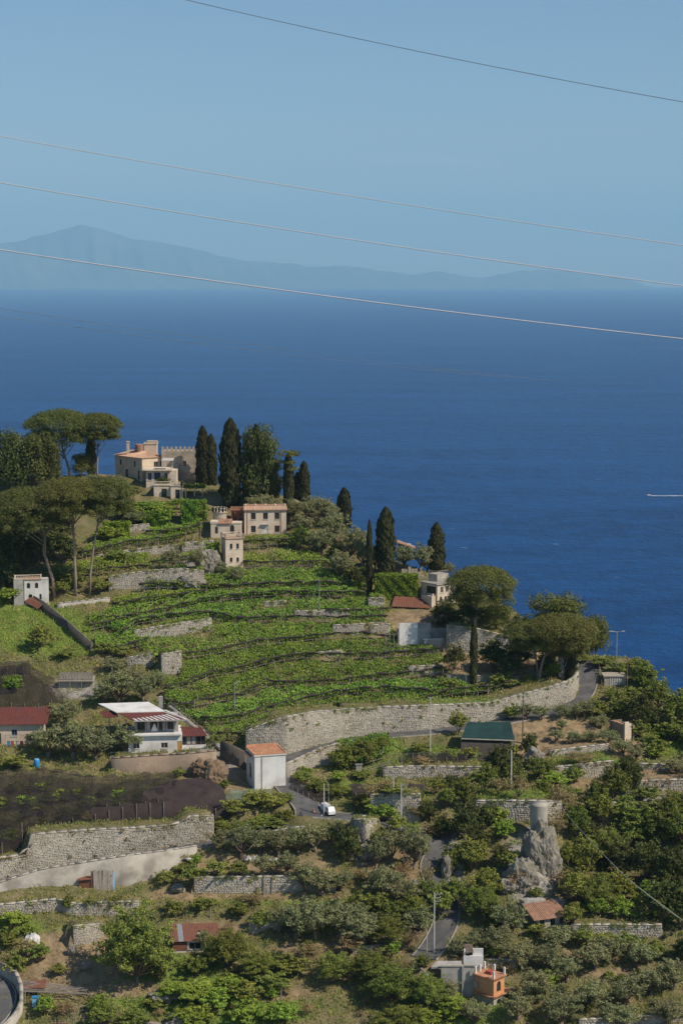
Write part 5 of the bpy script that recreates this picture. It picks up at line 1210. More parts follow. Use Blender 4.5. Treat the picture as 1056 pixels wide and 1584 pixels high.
# right edge
for k, L in (('shrub', [(955, 1040, 36, 22), (930, 1032, 44, 18), (980, 1040, 36, 26), (1000, 1062, 42, 42), (965, 1108, 50, 34), (925, 1108, 40, 34), (975, 1090, 40, 30), (945, 1088, 30, 26), (1040, 1150, 60, 44), (1050, 1125, 60, 54), (1020, 1165, 46, 30), (1000, 1160, 36, 26), (985, 1140, 40, 30)]),
              ('broad', [(1045, 1128, 70, 66), (1020, 1100, 50, 52), (1075, 1140, 60, 60), (995, 1066, 48, 50), (1010, 1080, 30, 36), (1100, 1160, 60, 70)]),
              ('dark', [(985, 1120, 46, 54), (1005, 1132, 44, 44)]), ('lime', [(1003, 1068, 34, 20), (1010, 1170, 30, 20)]),
              ('olive', [(838, 1118, 34, 26), (865, 1116, 34, 26), (890, 1114, 36, 28), (812, 1118, 34, 30), (860, 1148, 30, 22), (885, 1152, 34, 24), (912, 1150, 34, 24), (938, 1156, 36, 28), (965, 1170, 40, 30), (985, 1176, 36, 26), (905, 1112, 36, 30), (930, 1126, 36, 26), (955, 1132, 36, 24), (1050, 1200, 50, 30), (870, 1130, 26, 18)])):
    for a in L: tree(k, *a)
# middle left: olives round the houses
for k, L in (('olive', [(160, 1090, 46, 38), (185, 1090, 62, 54), (222, 1084, 48, 48), (205, 1060, 40, 30), (98, 1124, 66, 48), (72, 1172, 70, 52), (110, 1176, 80, 62), (150, 1174, 70, 56), (190, 1166, 56, 50), (60, 1160, 50, 34), (170, 1040, 50, 26), (240, 1065, 40, 30)]),
              ('lime', [(18, 1074, 34, 34), (40, 1250, 40, 21), (95, 1240, 36, 22), (140, 1252, 30, 21), (70, 1225, 40, 20), (185, 1240, 34, 20), (15, 1300, 40, 22), (225, 1232, 30, 18)]), ('shrub', [(240, 1120, 30, 30), (330, 1185, 30, 22), (280, 1200, 26, 16), (20, 1190, 50, 24), (310, 1220, 26, 18), (470, 1085 + 115, 30, 18), (390, 1252, 54, 28), (430, 1252, 44, 28), (440, 1266, 34, 24), (400, 1276, 44, 24), (425, 1278, 40, 20), (370, 1284, 44, 24), (445, 1244, 24, 20), (360, 1262, 50, 30), (412, 1268, 40, 22), (340, 1275, 40, 26), (375, 1275, 36, 20), (345, 1222, 24, 16)]),
              ('broad', [(60, 1262, 60, 22), (110, 1266, 60, 21), (170, 1250, 50, 22), (30, 1300, 50, 22), (200, 1234, 50, 18), (80, 1240, 70, 23), (10, 1250, 60, 22), (120, 1236, 50, 21), (30, 1225, 50, 20), (240, 1226, 50, 17), (60, 1282, 50, 21), (125, 1284, 50, 14), (165, 1230, 40, 18), (5, 1280, 50, 21)])):
    for a in L: tree(k, *a)
# around the road, middle right
for k, L in (('broad', [(530, 1190, 50, 44), (560, 1185, 60, 48), (590, 1168, 40, 34), (470, 1210, 40, 18), (490, 1225, 50, 22), (525, 1232, 46, 24), (560, 1244, 50, 28), (720, 1250, 60, 60), (755, 1236, 50, 60), (690, 1255, 40, 46), (800, 1225, 50, 50), (830, 1206, 50, 40)]),
              ('dark', [(660, 1262, 44, 46), (690, 1290, 50, 44), (720, 1295, 60, 70), (750, 1280, 50, 50), (540, 1335, 60, 80), (520, 1318, 40, 56), (770, 1190, 40, 40), (820, 1175, 30, 46), (700, 1215, 40, 20), (790, 1205, 50, 40)]),
              ('lime', [(595, 1270, 56, 34), (575, 1258, 40, 26), (650, 1320, 34, 30), (740, 1176, 26, 18), (855, 1215, 50, 28), (640, 1305, 30, 24), (520, 1210, 30, 18), (775, 1300, 40, 36), (770, 1275, 50, 34)]),
              ('shrub', [(846, 1338, 22, 16), (812, 1364, 26, 18), (828, 1388, 30, 18), (728, 1176, 34, 26), (765, 1178, 40, 24), (792, 1176, 30, 34), (710, 1142, 32, 40), (792, 1112, 34, 28), (705, 1178, 40, 24), (840, 1232, 34, 26), (875, 1235, 40, 24), (890, 1212, 34, 30), (560, 1205, 40, 14), (620, 1258, 50, 16), (610, 1300, 40, 34), (590, 1320, 40, 40), (675, 1230, 30, 30), (645, 1238, 36, 20), (655, 1168, 40, 20), (740, 1210, 40, 22)]),
              ('dry', [(575, 1250, 36, 34), (600, 1250, 40, 24), (650, 1200, 30, 16), (870, 1260, 60, 50), (800, 1262, 40, 44), (770, 1250, 40, 36), (690, 1170, 30, 14), (860, 1300, 40, 50), (900, 1200, 60, 20), (640, 1262, 30, 22), (665, 1290, 30, 20)])):
    for a in L: tree(k, *a)
# olive row along the lower road, terraces below
for k, L in (('olive', [(342, 1330, 46, 42), (372, 1330, 56, 54), (402, 1326, 50, 50), (430, 1326, 58, 58), (462, 1322, 52, 52), (490, 1320, 50, 50), (512, 1312, 40, 44), (470, 1382, 60, 48), (500, 1385, 60, 50), (445, 1375, 50, 40), (530, 1378, 44, 38), (405, 1374, 44, 36),
                         (455, 1452, 70, 60), (490, 1455, 76, 66), (525, 1452, 76, 66), (553, 1440, 50, 54), (430, 1440, 54, 46), (580, 1345, 50, 54), (605, 1340, 50, 64), (640, 1345, 56, 70), (590, 1392, 70, 60), (625, 1400, 60, 50),
                         (715, 1490, 64, 44), (745, 1480, 50, 40), (790, 1450, 70, 60), (770, 1490, 60, 56), (810, 1500, 60, 56), (850, 1505, 66, 54), (880, 1520, 60, 50), (830, 1550, 66, 56), (800, 1580, 70, 50), (870, 1590, 70, 60), (920, 1500, 60, 50), (950, 1490, 60, 46), (910, 1560, 70, 56), (960, 1555, 70, 54), (1005, 1540, 66, 50), (1040, 1530, 60, 50), (985, 1500, 60, 46), (1030, 1590, 70, 50), (950, 1595, 70, 50),
                         (735, 1590, 60, 44), (695, 1552, 52, 40), (560, 1470, 80, 50), (650, 1440, 70, 50), (860, 1470, 60, 44), (320, 1470, 40, 40)]),
              ('broad', [(215, 1522, 134, 138), (185, 1500, 76, 90), (355, 1502, 90, 80), (330, 1490, 50, 50), (400, 1512, 80, 56), (600, 1470, 80, 70), (640, 1500, 90, 80), (570, 1520, 90, 70), (520, 1520, 80, 64), (610, 1552, 110, 80), (540, 1580, 110, 76), (660, 1560, 80, 70), (480, 1560, 70, 56), (700, 1400, 64, 60), (730, 1350, 70, 70), (752, 1385, 62, 60), (745, 1420, 80, 70), (800, 1405, 40, 30), (640, 1425, 60, 60), (205, 1592, 66, 44), (700, 1345, 50, 54), (620, 1600, 120, 60), (460, 1600, 90, 50), (690, 1590, 70, 50)]),
              ('dark', [(740, 1330, 60, 66), (775, 1345, 50, 50), (690, 1352, 40, 40), (800, 1430, 50, 56), (760, 1440, 50, 50), (250, 1515, 60, 50), (430, 1500, 50, 44), (560, 1560, 50, 44)]),
              ('shrub', [(790, 1352, 40, 40), (280, 1352, 30, 18), (300, 1380, 44, 34), (260, 1372, 36, 26), (335, 1372, 44, 28), (370, 1376, 40, 30), (105, 1414, 22, 34), (140, 1416, 24, 20), (178, 1414, 24, 30), (270, 1412, 40, 30), (310, 1412, 40, 26), (400, 1440, 40, 36), (370, 1420, 40, 26), (580, 1420, 50, 40), (30, 1500, 44, 44), (60, 1490, 40, 36), (90, 1510, 30, 22), (10, 1470, 40, 40), (600, 1430, 40, 40), (560, 1410, 40, 34), (420, 1540, 60, 40), (380, 1550, 60, 40), (450, 1510, 60, 40), (300, 1510, 40, 36), (890, 1440, 40, 34), (830, 1450, 40, 20), (300, 1500, 50, 24), (680, 1420, 40, 60), (655, 1395, 40, 40), (160, 1590, 50, 40), (240, 1560, 40, 20)]),
              ('lime', [(290, 1560, 70, 40), (340, 1566, 70, 40), (390, 1580, 70, 40), (260, 1545, 50, 30), (310, 1545, 60, 32), (430, 1580, 60, 36), (290, 1590, 80, 36), (45, 1450, 26, 22), (20, 1440, 50, 30), (795, 1445, 26, 40), (850, 1530, 40, 30), (690, 1570, 60, 40), (650, 1590, 60, 36), (65, 1570, 40, 34), (150, 1570, 40, 36), (610, 1480, 40, 30), (360, 1540, 60, 30)]),
              ('dry', [(800, 1372, 40, 34), (620, 1360, 40, 30), (560, 1365, 40, 30), (660, 1380, 30, 50), (590, 1480, 40, 30), (640, 1470, 30, 40), (480, 1480, 50, 26), (40, 1478, 50, 34), (15, 1490, 40, 30), (340, 1440, 60, 30), (390, 1402, 50, 24), (540, 1480, 50, 40), (580, 1500, 40, 30), (720, 1500, 30, 24), (890, 1400, 60, 50), (845, 1400, 40, 40), (870, 1385, 40, 44), (100, 1575, 40, 26), (820, 1405, 40, 36)])):
    for a in L: tree(k, *a)
# wooded gully at the right
for k, L in (('broad', [(890, 1300, 56, 70), (930, 1280, 70, 70), (965, 1270, 60, 60), (905, 1350, 70, 80), (880, 1345, 40, 60), (940, 1340, 80, 80), (890, 1400, 70, 70), (925, 1410, 80, 80), (960, 1400, 70, 70), (950, 1240, 60, 70), (925, 1240, 50, 50), (985, 1310, 70, 70), (1020, 1300, 70, 64), (1050, 1310, 60, 70), (1010, 1420, 70, 70), (1000, 1280, 60, 50), (1040, 1270, 60, 56)]),
              ('dark', [(960, 1360, 70, 80), (1000, 1370, 80, 90), (1040, 1380, 80, 100), (1020, 1440, 80, 80), (1055, 1440, 70, 90), (980, 1200 + 30, 40, 60), (910, 1310, 50, 60), (880, 1380, 40, 50), (1060, 1490, 60, 60), (1075, 1350, 70, 90), (970, 1210, 50, 50), (900, 1270, 40, 44)]),
              ('lime', [(930, 1420, 50, 40), (965, 1425, 44, 44), (1000, 1400, 40, 44), (885, 1280, 34, 34), (900, 1325, 40, 34)]),
              ('shrub', [(975, 1275, 50, 34), (1010, 1262, 50, 34), (1045, 1250, 50, 30), (1000, 1240, 50, 26), (930, 1470, 50, 30), (970, 1475, 50, 34), (1010, 1480, 50, 30), (900, 1460, 40, 28), (885, 1425, 30, 30)])):
    for a in L: tree(k, *a)

_lr = random.Random(21)
for _ in range(400):
    if sum(_cnt.values()) > 640: break
    px, py = _lr.uniform(230, 1040), _lr.uniform(1335, 1585); x, y, z_ = ground(px, py)
    i_ = int(np.clip(np.searchsorted(GX, x) - 1, 0, len(GX) - 1)); j_ = int(np.clip(np.searchsorted(GY, y) - 1, 0, len(GY) - 1))
    if ROADMASK[j_, i_] > .05 or any(abs(px - a) < b and abs(py - c_) < d_ for a, b, c_, d_ in ((305, 50, 1465, 30), (758, 34, 1545, 40), (850, 40, 1440, 26), (825, 36, 1350, 60), (705, 34, 1520, 34))): continue
    k_ = _lr.choice(['shrub', 'dry', 'shrub', 'lime', 'olive', 'dry']); w_ = _lr.uniform(14, 30); tree(k_, px, py, w_, w_ * _lr.uniform(.6, .95))
    if _ > 120: break
# ------------------------------------------------------------------ umbrella pines, each its own shape
def umbrella(label, base, top_y, cx, rx, ch, Yd=None, lean=None, bare=True, seed=0, forks=7):
    """base (px,py) of the trunk, crown centre px, half width px, crown top py, crown thickness px"""
    r = np.random.default_rng(seed); random.seed(seed)
    if Yd is None: g = Vector(ground(*base))
    else: g = Vector(unp(base[0], base[1], Yd))
    k = g.y / F; e = empty('umbrella_pine', g, label, 'tree', 'umbrella pines')
    ct = Vector(unp(cx, top_y, g.y)) - g; RX = rx * k; H = ch * k
    cb = ct.z - H
    pf = []
    N = int(60 + RX * 18)
    for i in range(N):
        a = r.uniform(0, 6.283); q = math.sqrt((i + .5) / N) * .90
        dome = (1 - q ** 2.6) ** .62; pr = min(1.6, RX * .2) * r.uniform(.7, 1.25)
        z = cb + H * .27 + (H * .73 - pr * .5) * dome * r.uniform(.84, 1.0)
        pf.append(((ct.x + RX * q * math.cos(a), RX * q * math.sin(a) * .95, z), (pr * 1.15, pr * 1.15, pr * .72)))
    for i in range(int(N * .65)):
        a = r.uniform(0, 6.283); q = r.uniform(.35, .92); pr = min(1.3, RX * .18) * r.uniform(.7, 1.2)
        pf.append(((ct.x + RX * q * math.cos(a), RX * q * math.sin(a), cb + H * r.uniform(.08, .46)), (pr, pr, pr * .65)))
    cv = cloud(pf, 160, .19, .32, r, lo=.5, bias=.9, up=.6, zcut=-.7, jit=.12)
    cm = fast_mesh('crown', cv, quads(cv), LEAF['pine']); obj('crown', cm, e)
    tb = B(); tr = max(.24, RX * .036)
    ln = lean or (0, 0)
    fork = Vector((ct.x * (.35 if seed == 3 else .7) + ln[0] * k, ln[1], cb - (ct.z) * .07))
    tb.tube([(0, 0, -.6), (ct.x * .1 + ln[0] * k * .3, 0, fork.z * .3), (ct.x * .4 + ln[0] * k * .7, 0, fork.z * .7), tuple(fork)], [tr * 1.3, tr * 1.05, tr * .9, tr * .75], 8)
    for i in range(forks):
        a = 6.283 * i / forks + r.uniform(-.4, .4); q = r.uniform(.4, .75)
        f0 = fork - Vector((0, 0, r.uniform(0, .10) * ct.z)) * (i % 2)
        tip = Vector((ct.x + RX * q * math.cos(a), RX * q * math.sin(a) * .9, cb + H * .5)); md = f0.lerp(tip, .5); md.z -= H * .10
        tb.tube([tuple(f0), tuple(md), tuple(tip)], [tr * .42, tr * .28, tr * .12], 6)
    tb.tube([tuple(fork), (ct.x, 0, cb + H * .6)], [tr * .6, tr * .2], 6)
    tb.build('trunk', 'pinebark', e, True)
    return e
umbrella('big umbrella pine on the ridge skyline left of the villa', (109, 742), 632, 92, 56, 60, seed=1, forks=9)
umbrella('smaller umbrella pine crown joined to the big skyline pine', (150, 742), 638, 152, 36, 46, seed=2)
umbrella('left umbrella pine of the near group of three, lowest crown', (86, 918), 752, 46, 68, 66, seed=3, lean=(-2, 0))
umbrella('middle umbrella pine of the near group of three', (117, 922), 738, 108, 60, 62, seed=4, lean=(2, 0))
umbrella('right umbrella pine of the near group of three, curved trunk', (139, 922), 739, 165, 46, 58, seed=5, lean=(-6, 0))
umbrella('umbrella pine with a wide crown above the narrow cypress, right of the arched house', (735, 1006), 876, 744, 56, 62, seed=6, lean=(-4, 0))
umbrella('leaning umbrella pine beside the uphill road, broad flat crown', (835, 1066), 950, 868, 58, 54, seed=7, lean=(-14, 0))
umbrella('left umbrella pine of the clump above the stone road wall', (832, 1060), 962, 826, 44, 44, seed=8)
umbrella('right umbrella pine of the clump beside the dark cypress', (868, 1058), 972, 880, 34, 46, seed=9)
g = Vector(ground(447, 790)); k = g.y / F; e = empty('cedar', g, 'flat-topped sparse cedar on the ridge between the cypresses', 'tree')
r = np.random.default_rng(77); pf = []; tb = B(); tb.tube([(0, 0, -.5), (0, 0, 9), (.2, 0, 90 * k)], [.35, .28, .1], 7)
for z, hw in ((92, 17), (87, 21), (76, 13), (66, 15)):
    for i in range(10):
        a = r.uniform(0, 6.28); q = r.uniform(.3, 1); c = (hw * k * q * math.cos(a), hw * k * q * math.sin(a), z * k + r.uniform(-.2, .2)); pf.append((c, (1.0, 1.0, .28))); tb.tube([(0, 0, z * k - .5), c], [.09, .03], 5)
v = cloud(pf, 60, .2, .4, r); obj('crown', fast_mesh('crown', v, quads(v), LEAF['conifer']), e); tb.build('trunk', 'bark', e, True)

# ------------------------------------------------------------------ vineyard arbours
POSTM = None
def poly_interp(pl, n):
    p = np.array([ground(*q) for q in pl]); return p
PB = B(); PB.tube([(0, 0, -.5), (0, 0, 2.3)], [.065, .055], 5)
post_me = bpy.data.meshes.new('post'); post_me.from_pydata(PB.v, [], PB.f); post_me.materials.append(MT['post'])
VINES = []
VWALL = [(p[:, 0].min(), p[:, 0].max(), p[:, 1].mean()) for k_, p, _, _ in WALLS if k_ in ('vine_a', 'vine_b', 'vine_c', 'vine_d', 'vine_f', 'vine_g', 'vine_h', 'vine_i', 'vine_j', 'terr_c')]
def arbour(label, front, back, hf=1.9, hb=.75, dens=26, sag=.25, group='vine arbours on the terraces', leafk='vine', holes=.30, post_step=2.4, roll=True):
    r = np.random.default_rng(len(VINES) + 300)
    f, _ = resample([ground(*q) for q in front], .8); bk, _ = resample([ground(*q) for q in back], .8)
    n = len(f); t = np.linspace(0, 1, n); bk = np.stack([np.interp(t, np.linspace(0, 1, len(bk)), bk[:, i]) for i in range(3)], 1)
    L = np.linalg.norm(np.diff(f, axis=0), axis=1).sum(); Wd = np.linalg.norm(bk - f, axis=1).mean()
    N = int(L * Wd * dens)
    org = Vector(f[n // 2]); e = empty('vine_arbour', org, label, 'vine arbour', group)
    u = r.random(N); v = r.random(N) * .88
    gi = lambda a, q: np.stack([np.interp(q, t, a[:, i]) for i in range(3)], 1)
    F_, B_ = gi(f, u), gi(bk, u)
    P = F_ * (1 - v[:, None]) + B_ * v[:, None]
    gz = zat(P[:, 0], P[:, 1])
    zc = (F_[:, 2] + hf) * (1 - v) + (B_[:, 2] + hb) * v
    zc = np.maximum(zc, gz + .5)
    wob = .25 * np.sin(P[:, 0] * .9 + P[:, 1] * .4) + .22 * np.sin(P[:, 0] * 2.1 - P[:, 1] * 1.3) + .15 * np.sin(P[:, 1] * 3.1 + P[:, 0] * .7)
    dn = .5 + .5 * np.sin(P[:, 0] * .55 + 1.3 * np.sin(P[:, 1] * .5)) * np.sin(P[:, 1] * .8 + np.sin(P[:, 0] * .37) + len(VINES)) + r.normal(0, .22, N)
    keep = dn > holes - .02
    for (wx0, wx1, wy) in VWALL: keep &= ~((P[:, 0] > wx0) & (P[:, 0] < wx1) & (P[:, 1] > wy - 3.6) & (P[:, 1] < wy + .5))
    P[:, 2] = zc + wob * .7 + r.normal(0, .14, N) - r.exponential(.12, N)
    P = P[keep]
    # leaves drooping over the front edge
    M_ = int(L * dens * .8); u2 = r.random(M_); Fd = gi(f, u2); Fd[:, 2] += hf + .05 - r.exponential(.17, M_) + .15 * np.sin(u2 * L * 1.7); Fd[:, :2] += r.normal(0, .16, (M_, 2))
    P = np.concatenate([P, Fd]) - np.array(org)
    O = np.tile([0.05, -.45, .9], (len(P), 1))
    vv = blades(P, O, .19, .75, .8, r)
    obj('canopy', fast_mesh('canopy', vv, quads(vv), LEAF[leafk]), e)
    # posts front, wires
    s = np.concatenate([[0], np.cumsum(np.linalg.norm(np.diff(f, axis=0), axis=1))]); q = post_step * .5
    while q < L:
        x, y = np.interp(q, s, f[:, 0]), np.interp(q, s, f[:, 1]); o = bpy.data.objects.new('post', post_me); link(o, e)
        o.location = Vector((x, y, float(zat(x, y)))) - org; o.rotation_euler = (r.normal(0, .04), r.normal(0, .04), 0); o.scale = (1, 1, (hf + r.uniform(.2, .9)) / 2.3)
        q += post_step * r.uniform(.85, 1.15)
    wb = B()
    for (ln, hh) in ((f, hf), (f, hf * .55)):
        pts = [Vector(p) - org + Vector((0, 0, hh)) for p in ln[::3]]
        if len(pts) > 1: wb.tube(pts, [.035] * len(pts), 4)
    for i in range(0, n, 4): wb.tube([Vector(f[i]) - org + Vector((0, 0, hf)), Vector(bk[i]) - org + Vector((0, 0, hb))], [.03, .03], 4)
    wb.build('rail', 'wood', e)
    if roll:
        rb = B(); pts = [Vector(p) - org + Vector((r.normal(0, .05), -.12, hf + .16 + .10 * math.sin(i * .9) + r.normal(0, .05))) for i, p in enumerate(f)]
        rb.tube(pts, [max(.05, .17 + .07 * math.sin(i * 1.3 + 1) + r.normal(0, .05)) for i in range(n)], 6); rb.build('rolled_net', 'netsmooth', e, True)
    VINES.append(e); return e
V = lambda *a: list(a)
rows = [V((378, 858), (430, 857), (480, 858), (520, 870), (548, 892)), V((376, 882), (430, 882), (500, 882), (545, 902)), V((215, 918), (245, 916), (300, 917), (367, 919), (427, 916), (503, 915), (548, 912)),
        V((150, 968), (200, 964), (257, 953), (314, 940), (370, 932), (427, 929), (503, 929), (565, 930)), V((190, 990), (207, 979), (260, 970), (328, 960), (370, 968), (446, 966), (520, 968), (600, 966)),
        V((240, 1030), (290, 1026), (344, 1016), (397, 1005), (450, 999), (503, 993), (560, 992), (615, 988)), V((255, 1078), (290, 1070), (325, 1052), (370, 1045), (412, 1035), (465, 1026), (522, 1026), (600, 1022), (682, 1018)),
        V((262, 1108), (300, 1100), (352, 1092), (370, 1086), (412, 1071), (465, 1067), (522, 1067), (579, 1060), (640, 1054), (690, 1050)), V((310, 1122), (345, 1124), (374, 1121), (412, 1108), (458, 1097), (514, 1085), (590, 1079), (680, 1082), (735, 1084)),
        V((335, 1150), (375, 1150), (383, 1138), (428, 1119), (486, 1107), (567, 1101), (645, 1098), (700, 1096), (760, 1092))]
names = ['uppermost band of vines below the square tower', 'second band of vines below the square tower', 'third band of vines below the tower, reaching left past the rock',
         'fourth band of vines down, its left end at the diagonal wall', 'fifth band of vines down, over the long slanting stone wall', 'sixth band of vines down, across the middle of the vineyard',
         'seventh band of vines down, ending at the white walled yard', 'eighth band of vines down, ending under the right hand pines', 'ninth band of vines down, next above the lowest', 'lowest band of vines along the top of the big road wall']
for i in range(len(rows) - 1):
    arbour('vine arbour: ' + names[i + 1] if i else 'vine arbour: ' + names[1], rows[i + 1], [(a, b - 3) for a, b in rows[i]], dens=24 if i < 2 else 28)
arbour('small vine arbour beside the diagonal dark wall, left of the vineyard', V((138, 982), (166, 974), (200, 968)), V((140, 952), (180, 944), (215, 930)))
arbour('vine arbour on the left above the square hut of planks', V((150, 1016), (190, 1012), (230, 1000)), V((146, 988), (180, 976), (207, 968)))
arbour('vine arbour directly below the tall garden wall and rock', V((175, 948), (240, 938), (320, 924)), V((175, 926), (240, 920), (320, 912)))
arbour('vine arbour left of the white modern house roof top', V((255, 1098), (300, 1104)), V((258, 1070), (300, 1066)))
arbour('long thin vine arbour left of the palms below the villa', V((120, 866), (200, 855), (282, 842)), V((135, 845), (200, 832), (278, 824)), hf=1.8)
arbour('vine arbour with tall posts between the pine trunks and the rock', V((85, 900), (166, 892), (238, 886)), V((95, 874), (165, 864), (232, 857)))
arbour('short vine arbour above the tall garden wall', V((232, 882), (275, 876), (314, 868)), V((229, 868), (275, 862), (312, 856)))
arbour('vine arbour at the foot of the villa terrace', V((180, 796), (222, 796), (264, 794)), V((188, 778), (222, 778), (264, 777)), leafk='hedge', hf=1.4, hb=.6, roll=False)
arbour('vine arbour in front of the cream garden house', V((378, 852), (410, 852), (446, 850)), V((380, 832), (410, 832), (446, 830)), hf=2.4)
arbour('long dark vine arbour below the ivy hedge of the villa', V((226, 835), (270, 832), (312, 826)), V((232, 816), (270, 814), (312, 806)), leafk='hedge')
arbour('vine arbour over the right hand terraces beside the cement yard', V((505, 958), (560, 956), (604, 954)), V((505, 936), (550, 922), (575, 926)))
arbour('low vine arbour above the road wall under the pines', V((690, 1080), (740, 1080), (790, 1078)), V((690, 1062), (740, 1062), (790, 1060)), hf=1.5)
arbour('leafy arbour in the bend beside the sloping roadside wall', V((512, 1188), (560, 1192), (604, 1180)), V((520, 1150), (560, 1142), (600, 1136)), hf=2.2, hb=1.2, leafk='hedge', roll=False)

# pergola over the villa terrace
po = PERGOLA_ROOT; pv = np.stack([rng.uniform(-.6, 4.8, 900), rng.uniform(-.5, 3.4, 900), 3.15 + rng.normal(0, .2, 900) - rng.exponential(.12, 900)], 1)
vv = blades(pv, np.tile([0, -.3, 1], (900, 1)), .2, .8); obj('vine', fast_mesh('vine', vv, quads(vv), LEAF['hedge']), po)

# ------------------------------------------------------------------ clipped hedges and ivy walls
def hedge(label, x0, x1, base, top, depth, leafk='hedge', dens=70, name='hedge', Y=None):
    a = Vector(gp(x0, base) if Y is None else unp(x0, base, Y)); b = Vector(gp(x1, base) if Y is None else unp(x1, base, Y)); h = (base - top) * a.y / F
    L = (b - a).length; d = (b - a).normalized(); nrm = Vector((-d.y, d.x, 0))
    e = empty(name, a, label, 'hedge')
    core = B(); s = lambda u, w, z: tuple(d * u + nrm * w + Vector((0, 0, z)))
    c = .22
    vs = [s(c, c, -.8), s(L - c, c, -.8), s(L - c, depth - c, -.8), s(c, depth - c, -.8), s(c, c, h - c), s(L - c, c, h - c), s(L - c, depth - c, h - c), s(c, depth - c, h - c)]
    core.add(vs, [(3, 2, 1, 0), (4, 5, 6, 7), (0, 1, 5, 4), (1, 2, 6, 5), (2, 3, 7, 6), (3, 0, 4, 7)]); core.build('branches', LEAF['dark'], e)
    P, O = [], []
    for area, fn, nn in ((L * h, lambda u, v: (u * L, 0, v * h), (0, -1, 0)), (L * depth, lambda u, v: (u * L, v * depth, h), (0, 0, 1)), (depth * h, lambda u, v: (0, u * depth, v * h), (-1, 0, 0)), (depth * h, lambda u, v: (L, u * depth, v * h), (1, 0, 0))):
        for _ in range(int(area * dens)):
            u, w, z = fn(random.random(), random.random()); bump = .16 * math.sin(u * 2.3 + z * 1.9) + .1 * math.sin(u * 5.1 - z * 3)
            P.append(s(u + nn[0] * bump, w + nn[1] * bump, z + nn[2] * bump * .8)); n_ = d * nn[0] + nrm * nn[1] + Vector((0, 0, nn[2])); O.append(tuple(n_))
    P = np.array(P) + rng.normal(0, .07, (len(P), 3))
    vv = blades(P, np.array(O), .15, .7, .8); obj('leaves', fast_mesh('leaves', vv, quads(vv), LEAF[leafk]), e)
    return e
hedge('bright green clipped hedge below the broad pointed cypress', 580, 645, 928, 889, 3.0)
hedge('tall bright ivy wall under the short white balustrade', 281, 304, 812, 774, 2.0)
hedge('lower bright ivy wall right of the tall one, left of the turret', 304, 318, 806, 774, 2.0)
hedge('green hedge below the villa terrace, left of the ivy wall', 222, 262, 815, 792, 2.0)
hedge('yellowish green hedge left of the tall pine trunk tops', 160, 200, 833, 808, 2.0)
hedge('narrow bright ivy strip on the left side of the square tower', 327, 338, 872, 840, 1.2)
hedge('bright hedge on the bank behind the pale fence post', 185, 220, 800, 780, 1.6)
hedge('dark clipped hedge behind the left end of the bright hedge', 544, 568, 905, 880, 3, 'dark')
# ------------------------------------------------------------------ poles and street furniture
def pole(label, px, base, top, arms=(), name='utility_pole', cat='pole', r=.15, m='pole', lamp=False, Y=None, grp=None):
    g = Vector(ground(px, base) if Y is None else unp(px, base, Y)); h = (base - top) * g.y / F
    e = empty(name, g, label, cat, grp)
    b = B(); b.tube([(0, 0, -1), (0, 0, h)], [r, r * .7], 8); b.build('mast', m, e)
    for (z, w, o) in arms:
        b = B(); b.box(-w * (1 - o), w * o, -.05, .05, h - z, h - z + .10); a = b.build('crossarm', 'metal', e)
        for t in (0.04, .96):
            x = -w * (1 - o) + w * t; c = B(); c.lathe((x, 0, h - z + .10), [(.05, 0), (.07, .08), (.04, .14), (.06, .2)], 6); c.build('insulator', 'white', a)
    if lamp:
        for sx in (-1, 1):
            b = B(); b.tube([(0, 0, h - .2), (sx * .8, 0, h), (sx * 1.3, -.1, h + .02)], [.05, .045, .04], 5); b.box(sx * 1.3 - .35, sx * 1.3 + .35, -.25, .1, h - .04, h + .1, .04); b.build('lamp_head', 'metal', e)
    b = B(); b.lathe((0, 0, -.6), [(r * 2, 0), (r * 1.8, .7)], 8); b.build('base', 'kerb', e)
    return e, g + Vector((0, 0, h))
T = {}
T['lane'] = pole('tall concrete pole with three arms on one side beside the dropping lane', 671, 1479, 1379, [(.3, 1.1, 1), (.9, 1.0, 1), (1.5, 1.0, 1)], r=.15)
T['lane2'] = pole('short thin pole left of the lane pole', 660, 1478, 1440, r=.06, name='post')
T['lawn'] = pole('bare pale pole standing on the grass strip above the round column', 790, 1232, 1158, r=.17)
T['net'] = pole('dark wooden pole rising beside the green covered tank', 808, 1150, 1068, [(.4, .9, .5), (1.0, .7, .5)], m='darkwood', r=.14)
T['tallA'] = pole('taller left pole of the pair right of the truck', 608, 1262, 1190, r=.17)
T['tallB'] = pole('right pole of the pair right of the truck, with a small crossarm', 620, 1290, 1214, [(.3, 1.2, .95), (.9, 1.0, .95)], r=.16)
T['mid'] = pole('thin grey pole in front of the big road wall', 665, 1168, 1076, [(.2, .8, .5)], r=.14)
T['vineA'] = pole('thin white pole in the upper vineyard', 494, 955, 904, r=.09, m='metal')
T['vineB'] = pole('thin white pole in the lower vineyard above the white modern house', 363, 1103, 1056, r=.09, m='metal')
T['truck'] = pole('pale pole standing beside the parked white truck', 501, 1262, 1209, r=.13)
T['truck2'] = pole('short thin pole just behind the parked white truck', 508, 1238, 1206, r=.06)
T['roadR'] = pole('brown wooden pole in front of the pale grey shed', 969, 1082, 1014, m='darkwood', r=.12)
T['lamp'] = pole('street lamp with two arms against the sea above the road end', 953, 1030, 975, name='street_lamp', cat='street lamp', lamp=True, r=.12, m='metal', Y=409)
T['small'] = pole('short white marker pole right of the tall pole pair', 612, 1300, 1268, r=.06)
T['farm'] = pole('leaning pole at the right hand slope beside the ruin path', 990, 1130, 1106, r=.06)
T['gate'] = pole('pale pole at the left end of the stone road wall beside the tank', 720, 1078, 1040, r=.07, m='wood')

